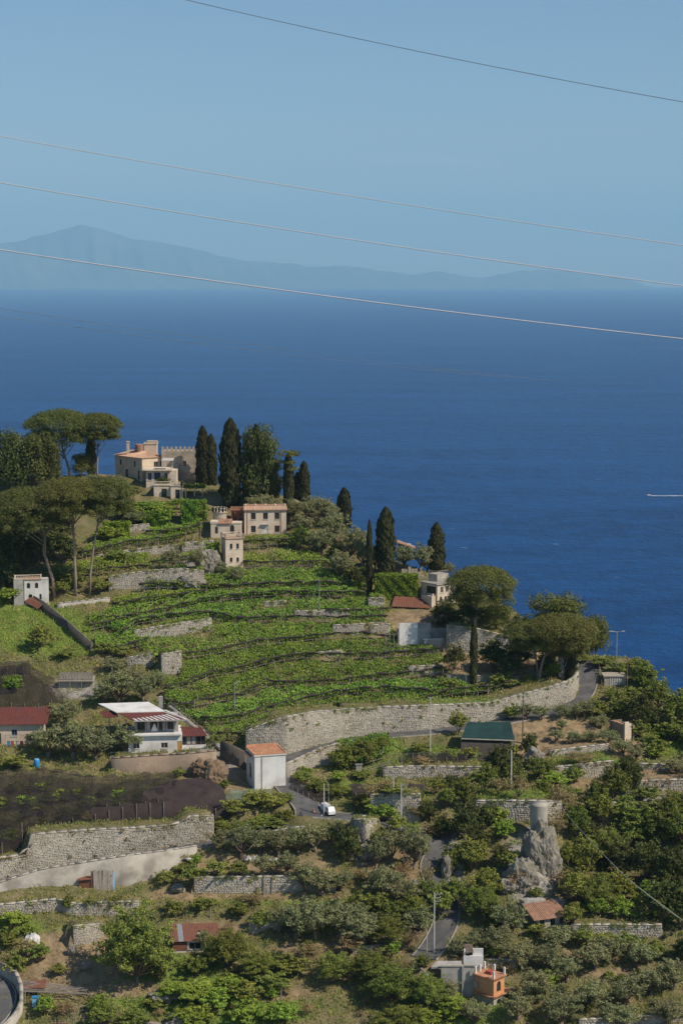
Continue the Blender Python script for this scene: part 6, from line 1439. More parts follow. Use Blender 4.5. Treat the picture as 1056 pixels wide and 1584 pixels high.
def cable(label, pts, r, m='wire', sag=0.0, name='power_line', grp=None):
    """pts: world points; sags between them"""
    P = []
    for a, b in zip(pts[:-1], pts[1:]):
        a = Vector(a); b = Vector(b)
        for i in range(24):
            t = i / 24; p = a.lerp(b, t); p.z -= sag * 4 * t * (1 - t); P.append(p)
    P.append(Vector(pts[-1])); o = P[0].copy()
    b = B((-o.x, -o.y, -o.z)); b.tube(P, [r] * len(P), 6)
    e = b.build(name, m, None, True); e.location = o; tag(e, label, 'cable', grp); return e
def span(label, a, b, Y0, Y1, r, m, sag, name='power_line'):
    A = Vector(unp(*a, Y0)); C = Vector(unp(*b, Y1)); d = (C - A)
    cable(label, [A - d * .35, A - d * 0, C, C + d * .35], r, m, 0, name) if not sag else cable(label, [A - d * .3 + Vector((0, 0, sag * 4 * .1875 * .8125)), C + d * .3 + Vector((0, 0, sag * 4 * .1875 * .8125))], r, m, sag, name)
# four lines crossing sky and sea between masts out of view, two far thin ones
span('topmost dark power line across the upper right of the sky', (292, 0), (1056, 157), 66, 62, .010, 'darkwire', .30)
span('upper pale power line across the sky, second from the top', (0, 210), (1056, 379), 66, 62, .012, 'wire', .30)
span('pale power line just above the mountains, third from the top', (0, 282), (1056, 442), 66, 62, .014, 'wire', .30)
span('lowest and brightest power line crossing the mountain and the sea', (0, 386), (1056, 524), 66, 62, .018, 'wire', .30)
span('upper faint dark cable low over the sea at the left', (-20, 474), (700, 572), 150, 190, .015, 'darkwire', .5)
span('lower faint dark cable low over the sea at the left', (-20, 486), (640, 570), 150, 190, .015, 'darkwire', .5)
cable('thick green and grey cableway rope running down to the bottom right corner', [unp(842, 1195, 366), unp(874, 1258, 340), unp(960, 1350, 200), unp(1056, 1425, 120), unp(1120, 1472, 96)], .022, 'pole', .12, 'cableway_rope')
cable('green sheathed end of the cableway rope at the right edge', [unp(985, 1371, 179), unp(1056, 1424.5, 120), unp(1120, 1471, 96)], .034, 'greenwire', .02, 'cableway_rope')
cable('thin white wire climbing the vineyard between the two white poles', [T['vineB'][1], unp(380, 1040, 417), unp(462, 975, 436), T['vineA'][1]], .03, 'wire', .5)
for a, b, lab in (('tallA', 'mid', 'wire between the tall pole pair and the road wall pole'), ('mid', 'net', 'wire between the road wall pole and the dark wooden pole'), ('tallB', 'lane', 'wire from the pole pair down to the lane pole'), ('net', 'roadR', 'wire from the dark wooden pole to the pole by the shed'), ('lawn', 'net', 'wire from the grass strip pole up to the dark wooden pole')):
    cable(lab, [T[a][1], T[b][1]], .016, 'darkwire', 1.2, 'wire')

# ------------------------------------------------------------------ truck, cone, boat
g = Vector(ground(509, 1258)); e = empty('truck', g + Vector((0, 0, .1)), 'small white truck with a pale hood cover parked at the hairpin', 'truck', None, R(112)); e.scale = (.74, .74, .74)
b = B(); b.box(-1.0, 3.4, -.95, .95, .55, .85); b.build('chassis', 'darkmetal', e)
b = B(); b.box(-1.9, -.35, -.9, .9, .5, 1.25); b.add([(-1.85, -.88, 1.25), (-.35, -.88, 1.25), (-.35, .88, 1.25), (-1.85, .88, 1.25), (-1.35, -.8, 2.15), (-.4, -.8, 2.2), (-.4, .8, 2.2), (-1.35, .8, 2.15)], [(4, 5, 6, 7), (0, 1, 5, 4), (1, 2, 6, 5), (2, 3, 7, 6), (3, 0, 4, 7)]); b.build('cab', 'carwhite', e)
b = B(); b.add([(-1.80, -.7, 1.3), (-1.80, .7, 1.3), (-1.40, .66, 2.05), (-1.40, -.66, 2.05)], [(0, 1, 2, 3)]); b.build('windscreen', 'glass', e)
for s_ in (-1, 1):
    b = B(); b.add([(-1.5, s_ * .90, 1.3), (-.6, s_ * .90, 1.3), (-.6, s_ * .83, 2.0), (-1.25, s_ * .83, 2.0)], [(0, 1, 2, 3)]); b.build('side_window', 'glass', e)
    b = B(); b.box(-1.94, -1.88, s_ * .65 - .15, s_ * .65 + .15, .8, .98); b.build('headlight', 'whitesheet', e)
b = B(); b.box(-.3, 3.4, -1, 1, .86, .98); b.box(-.3, 3.4, -1, -.94, .98, 1.4); b.box(-.3, 3.4, .94, 1, .98, 1.4); b.box(3.34, 3.4, -.93, .93, .98, 1.4); b.build('load_bed', 'carwhite', e)
N = 7; b = B(); vs = []
for x in (-.25, 1.5, 3.35):
    for i in range(N): a = math.pi * i / (N - 1); vs.append((x, -.97 * math.cos(a), 1.42 + .95 * math.sin(a) ** .6))
b.add(vs, [(j * N + i, j * N + i + 1, (j + 1) * N + i + 1, (j + 1) * N + i) for j in range(2) for i in range(N - 1)]); b.build('canvas_cover', 'whitesheet', e)
for x in (-1.3, 2.5):
    for s_ in (-1, 1):
        b = B(); n = 14; vs = [(x + .38 * math.cos(6.283 * k / n), s_ * .72, .4 + .38 * math.sin(6.283 * k / n)) for k in range(n)] + [(x + .38 * math.cos(6.283 * k / n), s_ * .95, .4 + .38 * math.sin(6.283 * k / n)) for k in range(n)]
        b.add(vs, [tuple(range(n)), tuple(range(2 * n - 1, n - 1, -1))] + [(k, (k + 1) % n, n + (k + 1) % n, n + k) for k in range(n)]); w = b.build('wheel', 'rubber', e)
        b = B(); vs = [(x + .2 * math.cos(6.283 * k / 8), s_ * .955, .4 + .2 * math.sin(6.283 * k / 8)) for k in range(8)]; b.add(vs, [tuple(range(8))]); b.build('rim', 'metal', w)
g = Vector(ground(485, 1256)); e = empty('traffic_cone', g + Vector((0, 0, .05)), 'orange traffic cone on the asphalt left of the truck', 'cone')
b = B(); b.lathe((0, 0, 0), [(.26, .03), (.24, .1), (.17, .55), (.10, .9), (.06, .95)], 12); b.build('body', 'cone', e)
b = B(); b.box(-.3, .3, -.3, .3, 0, .05); b.build('base', 'rubber', e); b = B(); b.lathe((0, 0, 0), [(.205, .4), (.175, .56)], 12, False); b.build('band', 'white', e)
g = Vector(ground(465, 1262)); e = empty('dark_panel', g + Vector((0, 0, .05)), 'dark triangular panel standing on the asphalt of the hairpin', 'sign')
b = B(); b.add([(-.45, -.2, 0), (.45, -.2, 0), (0, .02, .95), (-.45, -.16, 0), (.45, -.16, 0), (0, .06, .95)], [(0, 1, 2), (5, 4, 3), (0, 3, 4, 1), (1, 4, 5, 2), (2, 5, 3, 0)]); b.build('plate', 'darkmetal', e)  # dark triangular plate propped upright on the asphalt
b = B(); b.bar((0, .04, .9), (0, .5, 0), .03); b.build('stay', 'darkmetal', e)
sea_at = lambda px, py: (lambda q: Vector((q[0], q[1], 0)))(next(unp(px, py, Y) for Y in np.linspace(900, 9000, 8101) if unp(px, py, Y)[2] <= 0))
g = sea_at(1003, 767); e = empty('motorboat', g, 'small white motorboat speeding at the head of its wake on the right', 'boat', None, R(182))
def hull(sc):
    b = B(); st = [(-4, 1.3, .0), (-1, 1.5, 0), (2, 1.2, .1), (4.2, .1, .5)]; vs = []
    for x, w_, k_ in st: vs += [(x, -w_, 1.2 + k_), (x, -w_ * .7, -.3), (x, w_ * .7, -.3), (x, w_, 1.2 + k_)]
    fs = [(0, 1, 2, 3)] + [(i * 4 + a, i * 4 + a + 1, i * 4 + a + 5, i * 4 + a + 4) for i in range(3) for a in range(3)] + [(i * 4 + 3, i * 4, i * 4 + 4, i * 4 + 7) for i in range(3)]
    return b.add(vs, fs)
hull(1).build('hull', 'white', e); b = B(); b.box(-1.6, 1.2, -.9, .9, 1.21, 2.3, .15); b.build('cabin', 'white', e); b = B(); b.box(1.08, 1.16, -.7, .7, 1.5, 2.05); b.build('windscreen', 'glass', e)
r = np.random.default_rng(9); P = []
MT['foam'] = M('foam', (.62, .65, .68), (.75, .77, .78), .5, .9)
for i in range(900):
    t = r.random() ** 1.4; P.append((4 + t * 62, r.normal(0, .8 + 2.2 * t) * (1 if r.random() < .6 else 1.6), .05 + .25 * r.random() * (1 - t)))
vv = blades(np.array(P) * [1, 1, 1], np.tile([0, 0, 1.0], (900, 1)), .8, .6, 2.0, r)
wk = obj('wake', fast_mesh('wake', vv, quads(vv), MT['foam'])); wk.location = g; tag(wk, 'white foam wake streak trailing right of the motorboat', 'wake')

# ------------------------------------------------------------------ shade nets
def net(label, outline_rows, m, h=2.4, posts=True, wav=.25, drop=None, seed=0):
    """rows of photo ground pixels (front to back); sheet hangs at height h over the ground"""
    r = np.random.default_rng(seed); G = []
    rowsP = [resample([ground(*q) for q in row], .5)[0] for row in outline_rows]
    nU = 44; nV = 22
    R_ = np.stack([np.stack([np.interp(np.linspace(0, 1, nU), np.linspace(0, 1, len(p)), p[:, i]) for i in range(3)], 1) for p in rowsP])
    tv = np.linspace(0, len(rowsP) - 1, nV); g = np.zeros((nV, nU, 3))
    for u in range(nU):
        for i in range(3): g[:, u, i] = np.interp(tv, np.arange(len(rowsP)), R_[:, u, i])
    hh = h if np.isscalar(h) else np.interp(tv, np.arange(len(h)), h)[:, None]
    g[..., 2] += hh + wav * (np.sin(g[..., 0] * 1.1) * np.sin(g[..., 1] * 1.3) + .5 * np.sin(g[..., 0] * 2.6 + g[..., 1])) + r.normal(0, wav * .15, (nV, nU))
    if wav > .12: g[..., 2] += .75 * (np.abs(np.cos(g[..., 0] * .95)) * np.abs(np.cos(g[..., 1] * .8 + .3 * g[..., 0]))) ** .8 - .35
    g[..., 2] = np.maximum(g[..., 2], zat(g[..., 0], g[..., 1]) + .5)
    sk = g[0].copy(); sk[:, 2] = np.minimum(zat(sk[:, 0], sk[:, 1]) + .05, g[0][:, 2] - .2); sk[:, 1] -= .15
    g = np.concatenate([sk[None], g]); nV += 1
    org = Vector(g[nV // 2, nU // 2]); e = empty('shade_net', org, label, 'net', 'netted lemon terraces')
    idx = np.arange(nU * nV).reshape(nV, nU); fc = np.stack([idx[:-1, :-1], idx[:-1, 1:], idx[1:, 1:], idx[1:, :-1]], -1).reshape(-1, 4)
    obj('netting', fast_mesh('netting', g.reshape(-1, 3) - np.array(org), fc, MT[m], True), e)
    b = B(); n = 0
    for u in range(2, nU, 7):
        p = Vector(g[1, u]) - org; b = B(); gz = float(zat(g[1, u, 0], g[1, u, 1])) - org.z; b.bar((p.x, p.y - .2, gz - .3), (p.x, p.y - .2, p.z + .08), .06); b.build('post', 'wood', e)
    return e
net('big black net with greenery under it at the left edge', [[(-40, 1345), (10, 1338), (45, 1322), (55, 1300), (142, 1292)], [(-40, 1280), (60, 1270), (142, 1262)], [(-40, 1225), (60, 1218), (145, 1222)], [(-40, 1208), (70, 1200), (142, 1214)]], 'net', [2.0, 2.2, 2.4, 1.6], wav=.13, seed=1)
net('black net below the brown block wall, middle of the netted terraces', [[(140, 1268), (210, 1264), (262, 1256)], [(140, 1240), (210, 1232), (275, 1228)], [(142, 1215), (210, 1212), (276, 1206)]], 'net', [2.4, 2.4, 1.6], wav=.13, seed=2)
net('smooth dark brown net stretched flat at the right of the netted terraces', [[(217, 1273), (353, 1265)], [(221, 1246), (346, 1240)], [(262, 1226), (318, 1220)]], 'netsmooth', [2.2, 2.4, 2.2], wav=.04, seed=3)
net('dark upright net screen on top of the rubble wall', [[(142, 1285), (205, 1282), (272, 1277)], [(142, 1274), (205, 1272), (272, 1268)]], 'netsmooth', [2.9, 3.0], wav=.06, seed=4)
net('dark net over the terrace at the left edge above the red roof', [[(-30, 1100), (40, 1096), (98, 1088)], [(-30, 1060), (40, 1056), (84, 1062)], [(-30, 1044), (20, 1040), (40, 1038)]], 'net', [1.2, 1.6, 1.2], wav=.15, seed=5)
net('dark net shading the terrace beneath the hillside grass at the left edge', [[(-30, 1048), (20, 1046), (48, 1044)], [(-30, 1034), (20, 1032), (46, 1032)]], 'net', [1.4, 1.4], wav=.15, seed=6)
net('long narrow dark net right of the hairpin bend', [[(545, 1236), (600, 1238), (655, 1238)], [(540, 1228), (600, 1228), (655, 1226)]], 'netsmooth', [1.6, 1.7], wav=.12, seed=7)
net('short dark net mound in front of the road wall pole', [[(616, 1192), (670, 1194), (722, 1190)], [(632, 1180), (670, 1179), (716, 1180)]], 'net', [1.2, 1.5], wav=.18, seed=8)
net('dark net strip beside the road above the truck', [[(450, 1222), (480, 1234), (500, 1244)], [(455, 1212), (485, 1224), (505, 1234)]], 'net', [.9, 1.0], wav=.1, seed=9)
net('pale green net heap beside the white cube house', [[(345, 1250), (385, 1246), (425, 1240)], [(350, 1234), (380, 1232), (418, 1232)], [(365, 1225), (380, 1226), (400, 1228)]], 'palenet', [.5, 1.0, .7], wav=.15, seed=10)

# green covered round tank
l = gp(720, 1172); e = empty('water_tank', l, 'stone water tank covered with a dark green net left of the dark wooden pole', 'tank')
A = [unp(a, b_, y) for a, b_, y in ((713, 1143, 372), (796, 1146, 372), (789, 1117, 380), (722, 1118, 380))]; A = [Vector(a) - Vector(l) for a in A]
b = B(); lo = [Vector((a.x, a.y, -1.5)) for a in A]; k = [tuple(x) for x in A] + [tuple(x) for x in lo]
b.add([(x[0], x[1], x[2] - .75) for x in k[:4]] + k[4:], [(0, 1, 2, 3), (0, 4, 5, 1), (1, 5, 6, 2), (2, 6, 7, 3), (3, 7, 4, 0)]); b.build('wall', 'brown_shade_wall', e)
nU, nV = 16, 10; g = np.zeros((nV, nU, 3))
for j in range(nV):
    for i in range(nU):
        u, v_ = i / (nU - 1), j / (nV - 1); p = (A[0].lerp(A[1], u)).lerp(A[3].lerp(A[2], u), v_); g[j, i] = p; g[j, i, 2] -= .5 * math.sin(math.pi * u) * math.sin(math.pi * v_) - .05 - .05 * math.sin(u * 14)
idx = np.arange(nU * nV).reshape(nV, nU); fc = np.stack([idx[:-1, :-1], idx[:-1, 1:], idx[1:, 1:], idx[1:, :-1]], -1).reshape(-1, 4)
obj('net_cover', fast_mesh('net_cover', g.reshape(-1, 3), fc, MT['greennet'], True), e)
b = B(); b.tube([A[0] + Vector((0, -.1, .0)), A[1] + Vector((.1, -.1, .0))], [.12] * 2, 6); b.build('rim', 'stone_core', e)

# ------------------------------------------------------------------ round column on the rock, rocks
l = Vector(unp(833, 1291, 344)); e = empty('round_column', l, 'tall round cement column standing on the rock below the grass strip', 'column')
b = B(); b.lathe((0, 0, -1), [(1.50, 0), (1.53, 3), (1.60, 6.3), (1.62, 6.6)], 24); b.build('shaft', 'pale_wall', e, True)
def rockmass(name, label, px, base, w, h, Y=None, dep=.8, seed=0, sub=5, m='rock'):
    import bmesh
    from mathutils import noise as mn
    g = Vector(ground(px, base) if Y is None else unp(px, base, Y)); k = g.y / F; Wd, H = w * k / 2, h * k
    bm = bmesh.new(); bmesh.ops.create_icosphere(bm, subdivisions=sub, radius=1)
    for v in bm.verts:
        p = v.co.copy(); q = p * 1.6 + Vector((seed * 7.1, 0, 0))
        d = 1 + .28 * mn.fractal(q, 1, 2, 5) + .20 * abs(mn.noise(p * 4 + Vector((seed, 3, 1)))) - .12 * abs(mn.noise(p * 11 + Vector((2, seed, 5))))
        p = Vector((p.x * Wd * d, p.y * Wd * dep * d, H * .42 + p.z * H * .56 * d)); p.x += .25 * mn.noise(p * .8); v.co = p
    me = bpy.data.meshes.new(name); bm.to_mesh(me); bm.free(); me.materials.append(MT[m])
    o = obj(name, me); o.location = g; tag(o, label, 'rock'); return o
rockmass('cliff', 'pale rock cliff under the round column', 834, 1382, 58, 112, Y=336, seed=1)
rockmass('cliff', 'lower pale rock face left of the cliff under the column', 806, 1390, 50, 66, Y=332, seed=2)
rockmass('rock', 'small pale rock at the left of the cliff foot', 784, 1380, 28, 20, seed=3, sub=4)
for a in [('grey rock outcrop in the garden left of the square tower', 322, 890, 36, 40, 4), ('low grey rock right of the tall garden wall', 296, 910, 44, 22, 5), ('brown rock bank below the white modern house stair', 330, 1216, 44, 44, 6), ('pale rock beside the dark rubble wall end', 308, 1200, 26, 28, 7),
          ('rock at the foot of the dark hairpin tree', 566, 1330, 22, 26, 8), ('grey rock beside the olive trees in the middle slope', 596, 1378, 22, 30, 9), ('pale rock above the lane on the left', 640, 1385, 18, 22, 10), ('pale rock wall edge of the lane', 690, 1358, 16, 40, 11),
          ('white rock in the brush right of the wooded gully top', 1010, 1252, 36, 18, 12), ('row of pale rocks at the right edge under the terrace wall', 1040, 1250, 40, 20, 13), ('boulder near the net mound', 706, 1172, 22, 9, 14), ('dark rock bank left of the lawn', 826, 1190, 30, 34, 16),
          ('grey boulder in the bright weeds at the bottom', 252, 1550, 44, 16, 17), ('small pale stones on the bare soil slope', 134, 1502, 20, 10, 18), ('upper pale stones on the bare soil slope', 112, 1478, 14, 16, 19), ('pale rock at the end of the sacks terrace', 275, 1378, 24, 12, 20), ('grey rock in the brush below the middle olives', 572, 1492, 26, 22, 21), ('dark boulder at the bottom edge', 276, 1590, 44, 22, 22)]:
    rockmass('rock', a[0], *a[1:5], seed=a[5], sub=4, m='soil' if a[5] in (6, 7) else 'rock')

P = [(340, 1172, 1146), (360, 1182, 1155), (378, 1190, 1164)]
A_ = [Vector(gp(a, b_)) for a, b_, t in P]; T_ = [unp(a, t, gp(a, b_)[1])[2] for a, b_, t in P]; vs = []
for q, zt in zip(A_, T_): vs += [(q.x - A_[0].x, q.y - A_[0].y, q.z - A_[0].z - 1), (q.x - A_[0].x, q.y - A_[0].y, zt - A_[0].z), (q.x - A_[0].x + .4, q.y - A_[0].y + .35, zt - A_[0].z), (q.x - A_[0].x + .4, q.y - A_[0].y + .35, q.z - A_[0].z - 1)]
fs = [(i * 4 + a, i * 4 + a + 1, i * 4 + a + 5, i * 4 + a + 4) for i in range(2) for a in range(3)] + [(3, 2, 1, 0), (8, 9, 10, 11)]
w = tag(obj('boundary_wall', fast_mesh('boundary_wall', vs, fs, MT['brown_shade_wall'])), 'dark sloping wall between the modern house and the white cube house', 'wall', None, 'thing'); w.location = A_[0]  # the shade on this wall's face is in its dark colour
# ------------------------------------------------------------------ diagonal wall with rusty strip, railings
P = [(36, 924, 912), (70, 945, 932), (105, 975, 961), (143, 1008, 995)]
pts = [(Vector(gp(a, b_)), unp(a, t, gp(a, b_)[1])[2]) for a, b_, t in P]; o0 = pts[0][0]; vs = []; fs = []
for p, zt in pts:
    q = p - o0; vs += [(q.x - .2, q.y, q.z - 1), (q.x - .2, q.y, zt - o0.z), (q.x + .08, q.y + .12, zt - o0.z), (q.x + .08, q.y + .12, q.z - 1)]
for i in range(3):
    for a in range(3): fs.append((i * 4 + a, i * 4 + a + 1, i * 4 + a + 5, i * 4 + a + 4))
fs += [(3, 2, 1, 0), (12, 13, 14, 15)]
w = tag(obj('boundary_wall', fast_mesh('boundary_wall', vs, fs, MT['brown_shade_wall'])), 'diagonal dark boundary wall running down beside the bright grass slope', 'wall'); w.location = o0  # dark colour carries the shade on the visible face
b = B(); b.tube([p - o0 + Vector((-.06, 0, zt - p.z + .04)) for p, zt in pts], [.09] * 4, 5); b.build('coping', 'kerb', w)
b = B()
q0, q1 = pts[0], pts[1]
b.slab(tuple(q0[0] - o0 + Vector((-2.6, -.4, .9))), tuple(q1[0] - o0 + Vector((-1.6, -.6, .5))), tuple(q1[0] - o0 + Vector((-.52, 0, 1.5))), tuple(q0[0] - o0 + Vector((-.52, 0, 1.7))), .06); b.build('rusty_sheet', 'rust', w)
ra = [Vector(gp(a, b_)) for a, b_ in ((931, 1068), (928, 1052), (926, 1036))]; e = empty('road_railing', ra[0], 'dark railing on the sea side of the uphill road end', 'railing')
for i in range(8):
    t = i / 7 * 2; p = ra[int(min(t, 1.999))].lerp(ra[int(min(t, 1.999)) + 1], t - int(min(t, 1.999))) - ra[0]; b = B(); b.bar((p.x, p.y, -1), (p.x, p.y, p.z + 1.3), .06); b.build('post', 'darkwood', e)
b = B(); [b.tube([p - ra[0] + Vector((0, 0, z)) for p in ra], [.045] * 3, 4) for z in (.5, .9, 1.25)]; b.build('rail', 'darkwood', e)
fence_pts = [Vector(ground(a, 1204 - 20)) for a in (605, 640, 680, 720, 756)]; e = empty('wire_fence', fence_pts[0], 'thin post and wire fence along the terrace below the net mound', 'fence')
for i in range(18):
    t = i / 17 * 4; k = min(int(t), 3); p = fence_pts[k].lerp(fence_pts[k + 1], t - k) - fence_pts[0]; b = B(); b.bar((p.x, p.y, p.z - .3), (p.x, p.y, p.z + 1.6), .04); b.build('post', 'wood', e)
b = B(); [b.tube([p - fence_pts[0] + Vector((0, 0, z)) for p in fence_pts], [.02] * 5, 4) for z in (.5, 1.0, 1.5)]; b.build('wire', 'metal', e)
fp = [Vector(ground(a, b_)) for a, b_ in ((480, 1222), (520, 1208), (560, 1200), (604, 1198))]; e = empty('log_fence', fp[0], 'pale wooden fence climbing behind the truck', 'fence')
for i in range(12):
    t = i / 11 * 3; k = min(int(t), 2); p = fp[k].lerp(fp[k + 1], t - k) - fp[0]; b = B(); b.bar((p.x, p.y, p.z - .3), (p.x, p.y, p.z + 1.0), .06); b.build('post', 'wood', e)
b = B(); [b.tube([p - fp[0] + Vector((0, 0, z)) for p in fp], [.05] * 4, 5) for z in (.5, .95)]; b.build('rail', 'wood', e)
g = gp(555, 1196); e = empty('electric_cabinet', g, 'pale box cabinet standing behind the leafy arbour in the bend', 'cabinet'); b = B(); b.box(-.6, .6, 0, .8, -1, 1.5); b.build('body', 'grey', e); b = B(); b.box(-.5, -.03, -.03, -.003, .1, 1.3); b.box(.03, .5, -.03, -.003, .1, 1.3); b.build('door', 'pale_wall', e); b = B(); b.box(-.7, .7, -.1, .9, 1.502, 1.6); b.build('lid', 'kerb', e)

# ------------------------------------------------------------------ odds and ends on the terraces
def thing1(name, label, cat, px, py, b, m, grp=None, rz=0):
    o = b.build(name, m); o.location = ground(px, py); o.rotation_euler = (0, 0, rz); return tag(o, label, cat, grp)
g = ground(57, 1186); e = empty('barrel', g, 'bright blue plastic barrel beside the olive trees at the left', 'barrel'); b = B(); b.lathe((0, 0, 0), [(.5, 0), (.56, .1), (.6, .8), (.56, 1.5), (.5, 1.6)], 16); b.build('body', 'blue', e, True); b = B(); b.lathe((0, 0, 0), [(.58, .5), (.64, .55), (.58, .6)], 16, False); b.lathe((0, 0, .5), [(.58, .5), (.64, .55), (.58, .6)], 16, False); b.build('hoop', 'blue', e); b = B(); b.lathe((0, 0, 1.6), [(.45, .005), (.42, .08)], 14); b.build('lid', 'paleblue', e)
g = ground(190, 1184)
def sheet(w, d, h, seed, n=12):
    r = np.random.default_rng(seed); b = B(); vs = []
    for j in range(n):
        for i in range(n):
            u, v_ = i / (n - 1) - .5, j / (n - 1) - .5; z = h * (1 - (u * u + v_ * v_) * 2) + r.normal(0, h * .14); vs.append((u * w + r.normal(0, .05), v_ * d + r.normal(0, .05), max(z, .04)))
    b.add(vs, [(j * n + i, j * n + i + 1, (j + 1) * n + i + 1, (j + 1) * n + i) for j in range(n - 1) for i in range(n - 1)]); return b
for i, (px, py, w_) in enumerate([(384, 1335, 1.2), (396, 1334, 1.3), (408, 1335, 1.2), (418, 1334, 1.1), (427, 1334, 1.0)]):
    thing1('sack', ['leftmost', 'second', 'middle', 'fourth', 'rightmost'][i] + ' white sack in the row under the roadside olive trees', 'sack', px, py, sheet(w_, .9, .9, i), 'whitesheet', 'white sacks')
thing1('tarpaulin', 'crumpled white tarpaulin on the bare slope at lower left', 'tarpaulin', 50, 1462, sheet(2.6, 1.8, 1.5, 31), 'whitesheet')
thing1('tarpaulin', 'flat white sheet on the ground at the end of the road parapet', 'tarpaulin', 287, 1340, sheet(3.2, 1.2, .5, 32), 'whitesheet')
g = Vector(ground(145, 1378)); e = empty('leaning_boards', g, 'row of weathered boards leaning on the road parapet', 'boards')
for i in range(11):
    x = i * .33; h_ = random.uniform(2.6, 3.3); b = B(); b.slab((x, 0, -.2), (x + .28, 0, -.2), (x + .28 + random.uniform(-.25, .1), 1.0, h_), (x + random.uniform(-.25, .1), 1.0, h_), .05); b.build('board', 'paleblue' if i == 10 else 'wood', e)
b = B(); b.box(-.5, -.3, .2, .4, -.3, 3.1); b.build('post', 'rust', e)
thing1('shed_box', 'rust brown box shelter beside the leaning boards', 'shelter', 132, 1376, (lambda b: (b.box(-1.1, 1.0, 0, 1.4, -.3, 1.5), b.slab((-1.3, -.3, 1.45), (1.1, -.3, 1.7), (1.1, 1.6, 2.5), (-1.3, 1.6, 1.9), .08), b)[2])(B()), 'rust')
g = Vector(ground(30, 1548)); e = empty('timber_frame', g, 'long weathered poles of a collapsed frame right of the bottom road bend', 'timber')
for i in range(9):
    y0 = i * .28; b = B(); b.bar((0 + random.uniform(-.3, .6), y0, 1.6 + .12 * i), (9.5 + random.uniform(-1.5, 3), y0 - .8 + random.uniform(-.4, .4), 1.2 + random.uniform(-.2, .5)), .075); b.build('pole', 'wood', e)
for x in (1, 5.5, 9, 12.2):
    b = B(); b.bar((x, -.3, -.8), (x, -.3, 1.7), .08); b.build('post', 'wood', e)
b = B(); b.slab((.3, .8, 1.9), (4, .4, 2.0), (4, 2.6, 2.6), (.5, 2.6, 2.4), .06); b.build('sheet', 'rust', e)
g = ground(55, 1560); e = empty('tub', g, 'pale blue plastic tank under the collapsed timber frame', 'tank'); b = B(); b.box(-.5, .5, -.4, .4, 0, 1.5, .06); b.build('body', 'paleblue', e); b = B(); b.box(-.53, .53, -.43, .43, 1.502, 1.6); b.build('lid', 'blue', e)
thing1('oil_drum', 'rusty red drum right of the pale blue tank', 'drum', 74, 1560, (lambda b: (b.lathe((0, 0, 0), [(.45, 0), (.48, .05), (.45, .1), (.45, .6), (.48, .65), (.45, .7), (.45, 1.2), (.4, 1.22)], 14), b)[1])(B()), 'rust')
g = Vector(ground(104, 1582)); e = empty('greenhouse_frame', g, 'bare grid of a broken cold frame below the timber', 'frame')
for i in range(6):
    b = B(); b.bar((i * .6, 0, .1), (i * .6 + .5, 2.4, 1.6), .04); b.build('bar', 'wood', e)
for j in range(5):
    b = B(); t = j / 4; b.bar((t * .5, t * 2.4, .1 + 1.5 * t), (3 + t * .5, t * 2.4, .1 + 1.5 * t), .04); b.build('bar', 'wood', e)
g = Vector(ground(78, 1594)); e = empty('plank_pile', g, 'pile of reddish planks at the bottom left', 'planks')
for i in range(9):
    b = B(); b.box(0, 2.6, i * .24, i * .24 + .2, .1 + .09 * i, .16 + .09 * i); b.build('plank', 'rust' if i % 2 else 'wood', e)
g = Vector(ground(222, 1584)); e = empty('raised_bed', g, 'plank-sided bed at the bottom left of the bright weeds', 'bed')
b = B(); b.slab((0, 0, .2), (3.6, -1.2, .1), (3.7, -.9, .3), (.1, .3, .4), .8); b.build('plank', 'wood', e); b = B(); b.slab((3.72, -1.1, .1), (4.2, 1.4, .4), (4.4, 1.4, .5), (3.9, -1.1, .3), .8); b.build('plank', 'wood', e)
for lab, px, py, h_ in (('bent grey post right of the collapsed timber', 160, 1566, 3.4), ('tilted post on the sack terrace below the olive trees', 408, 1384, 3.6), ('second tilted post on the sack terrace', 420, 1383, 3.2), ('white stake in the middle of the dry slope', 325, 1420, 1.8), ('stake post on the lane edge', 434, 1564, 3.6), ('short dark post against the road parapet', 36, 1382, 2.2)):
    b = B(); b.tube([(0, 0, -.4), (.1, 0, h_)], [.10, .07], 6); thing1('stake', lab, 'post', px, py, b, 'wood')
thing1('pale_block', 'white block on top of the stone buttress below the truck', 'block', 563, 1272, (lambda b: (b.box(-.35, .35, -.3, .3, 0, 1.0, .05), b)[1])(B()), 'white').location = Vector(unp(563, 1270, 349))
for i, (px, py, h_) in enumerate([(287, 842, 21), (297, 840, 16), (309, 841, 24)]):
    g = Vector(ground(px, py)); k = g.y / F; h_ *= k; e = empty('palm', g, ['short palm at the left of the garden palms', 'smallest middle palm of the garden palms', 'tallest garden palm at the right'][i], 'palm', 'garden palms left of the turret')
    b = B(); b.tube([(0, 0, -.3), (.05, 0, h_ * .5), (0, 0, h_)], [.28, .22, .2], 7); b.build('trunk', 'bark', e)
    vs = []; r = np.random.default_rng(i + 60)
    for q in range(26):
        a = r.uniform(0, 6.28); L = r.uniform(.9, 1.4); el = r.uniform(-.5, .9)
        for t in range(4):
            t0, t1 = t / 4, (t + 1) / 4; P_ = lambda t: np.array([math.cos(a) * L * t, math.sin(a) * L * t, h_ + L * (el * t - .9 * t * t)]); w_ = np.array([-math.sin(a), math.cos(a), 0]) * .12
            vs += [P_(t0) - w_ * (1 - t0), P_(t0) + w_ * (1 - t0), P_(t1) + w_ * (1 - t1), P_(t1) - w_ * (1 - t1)]
    vs = np.array(vs); obj('fronds', fast_mesh('fronds', vs, quads(vs), LEAF['broad']), e)
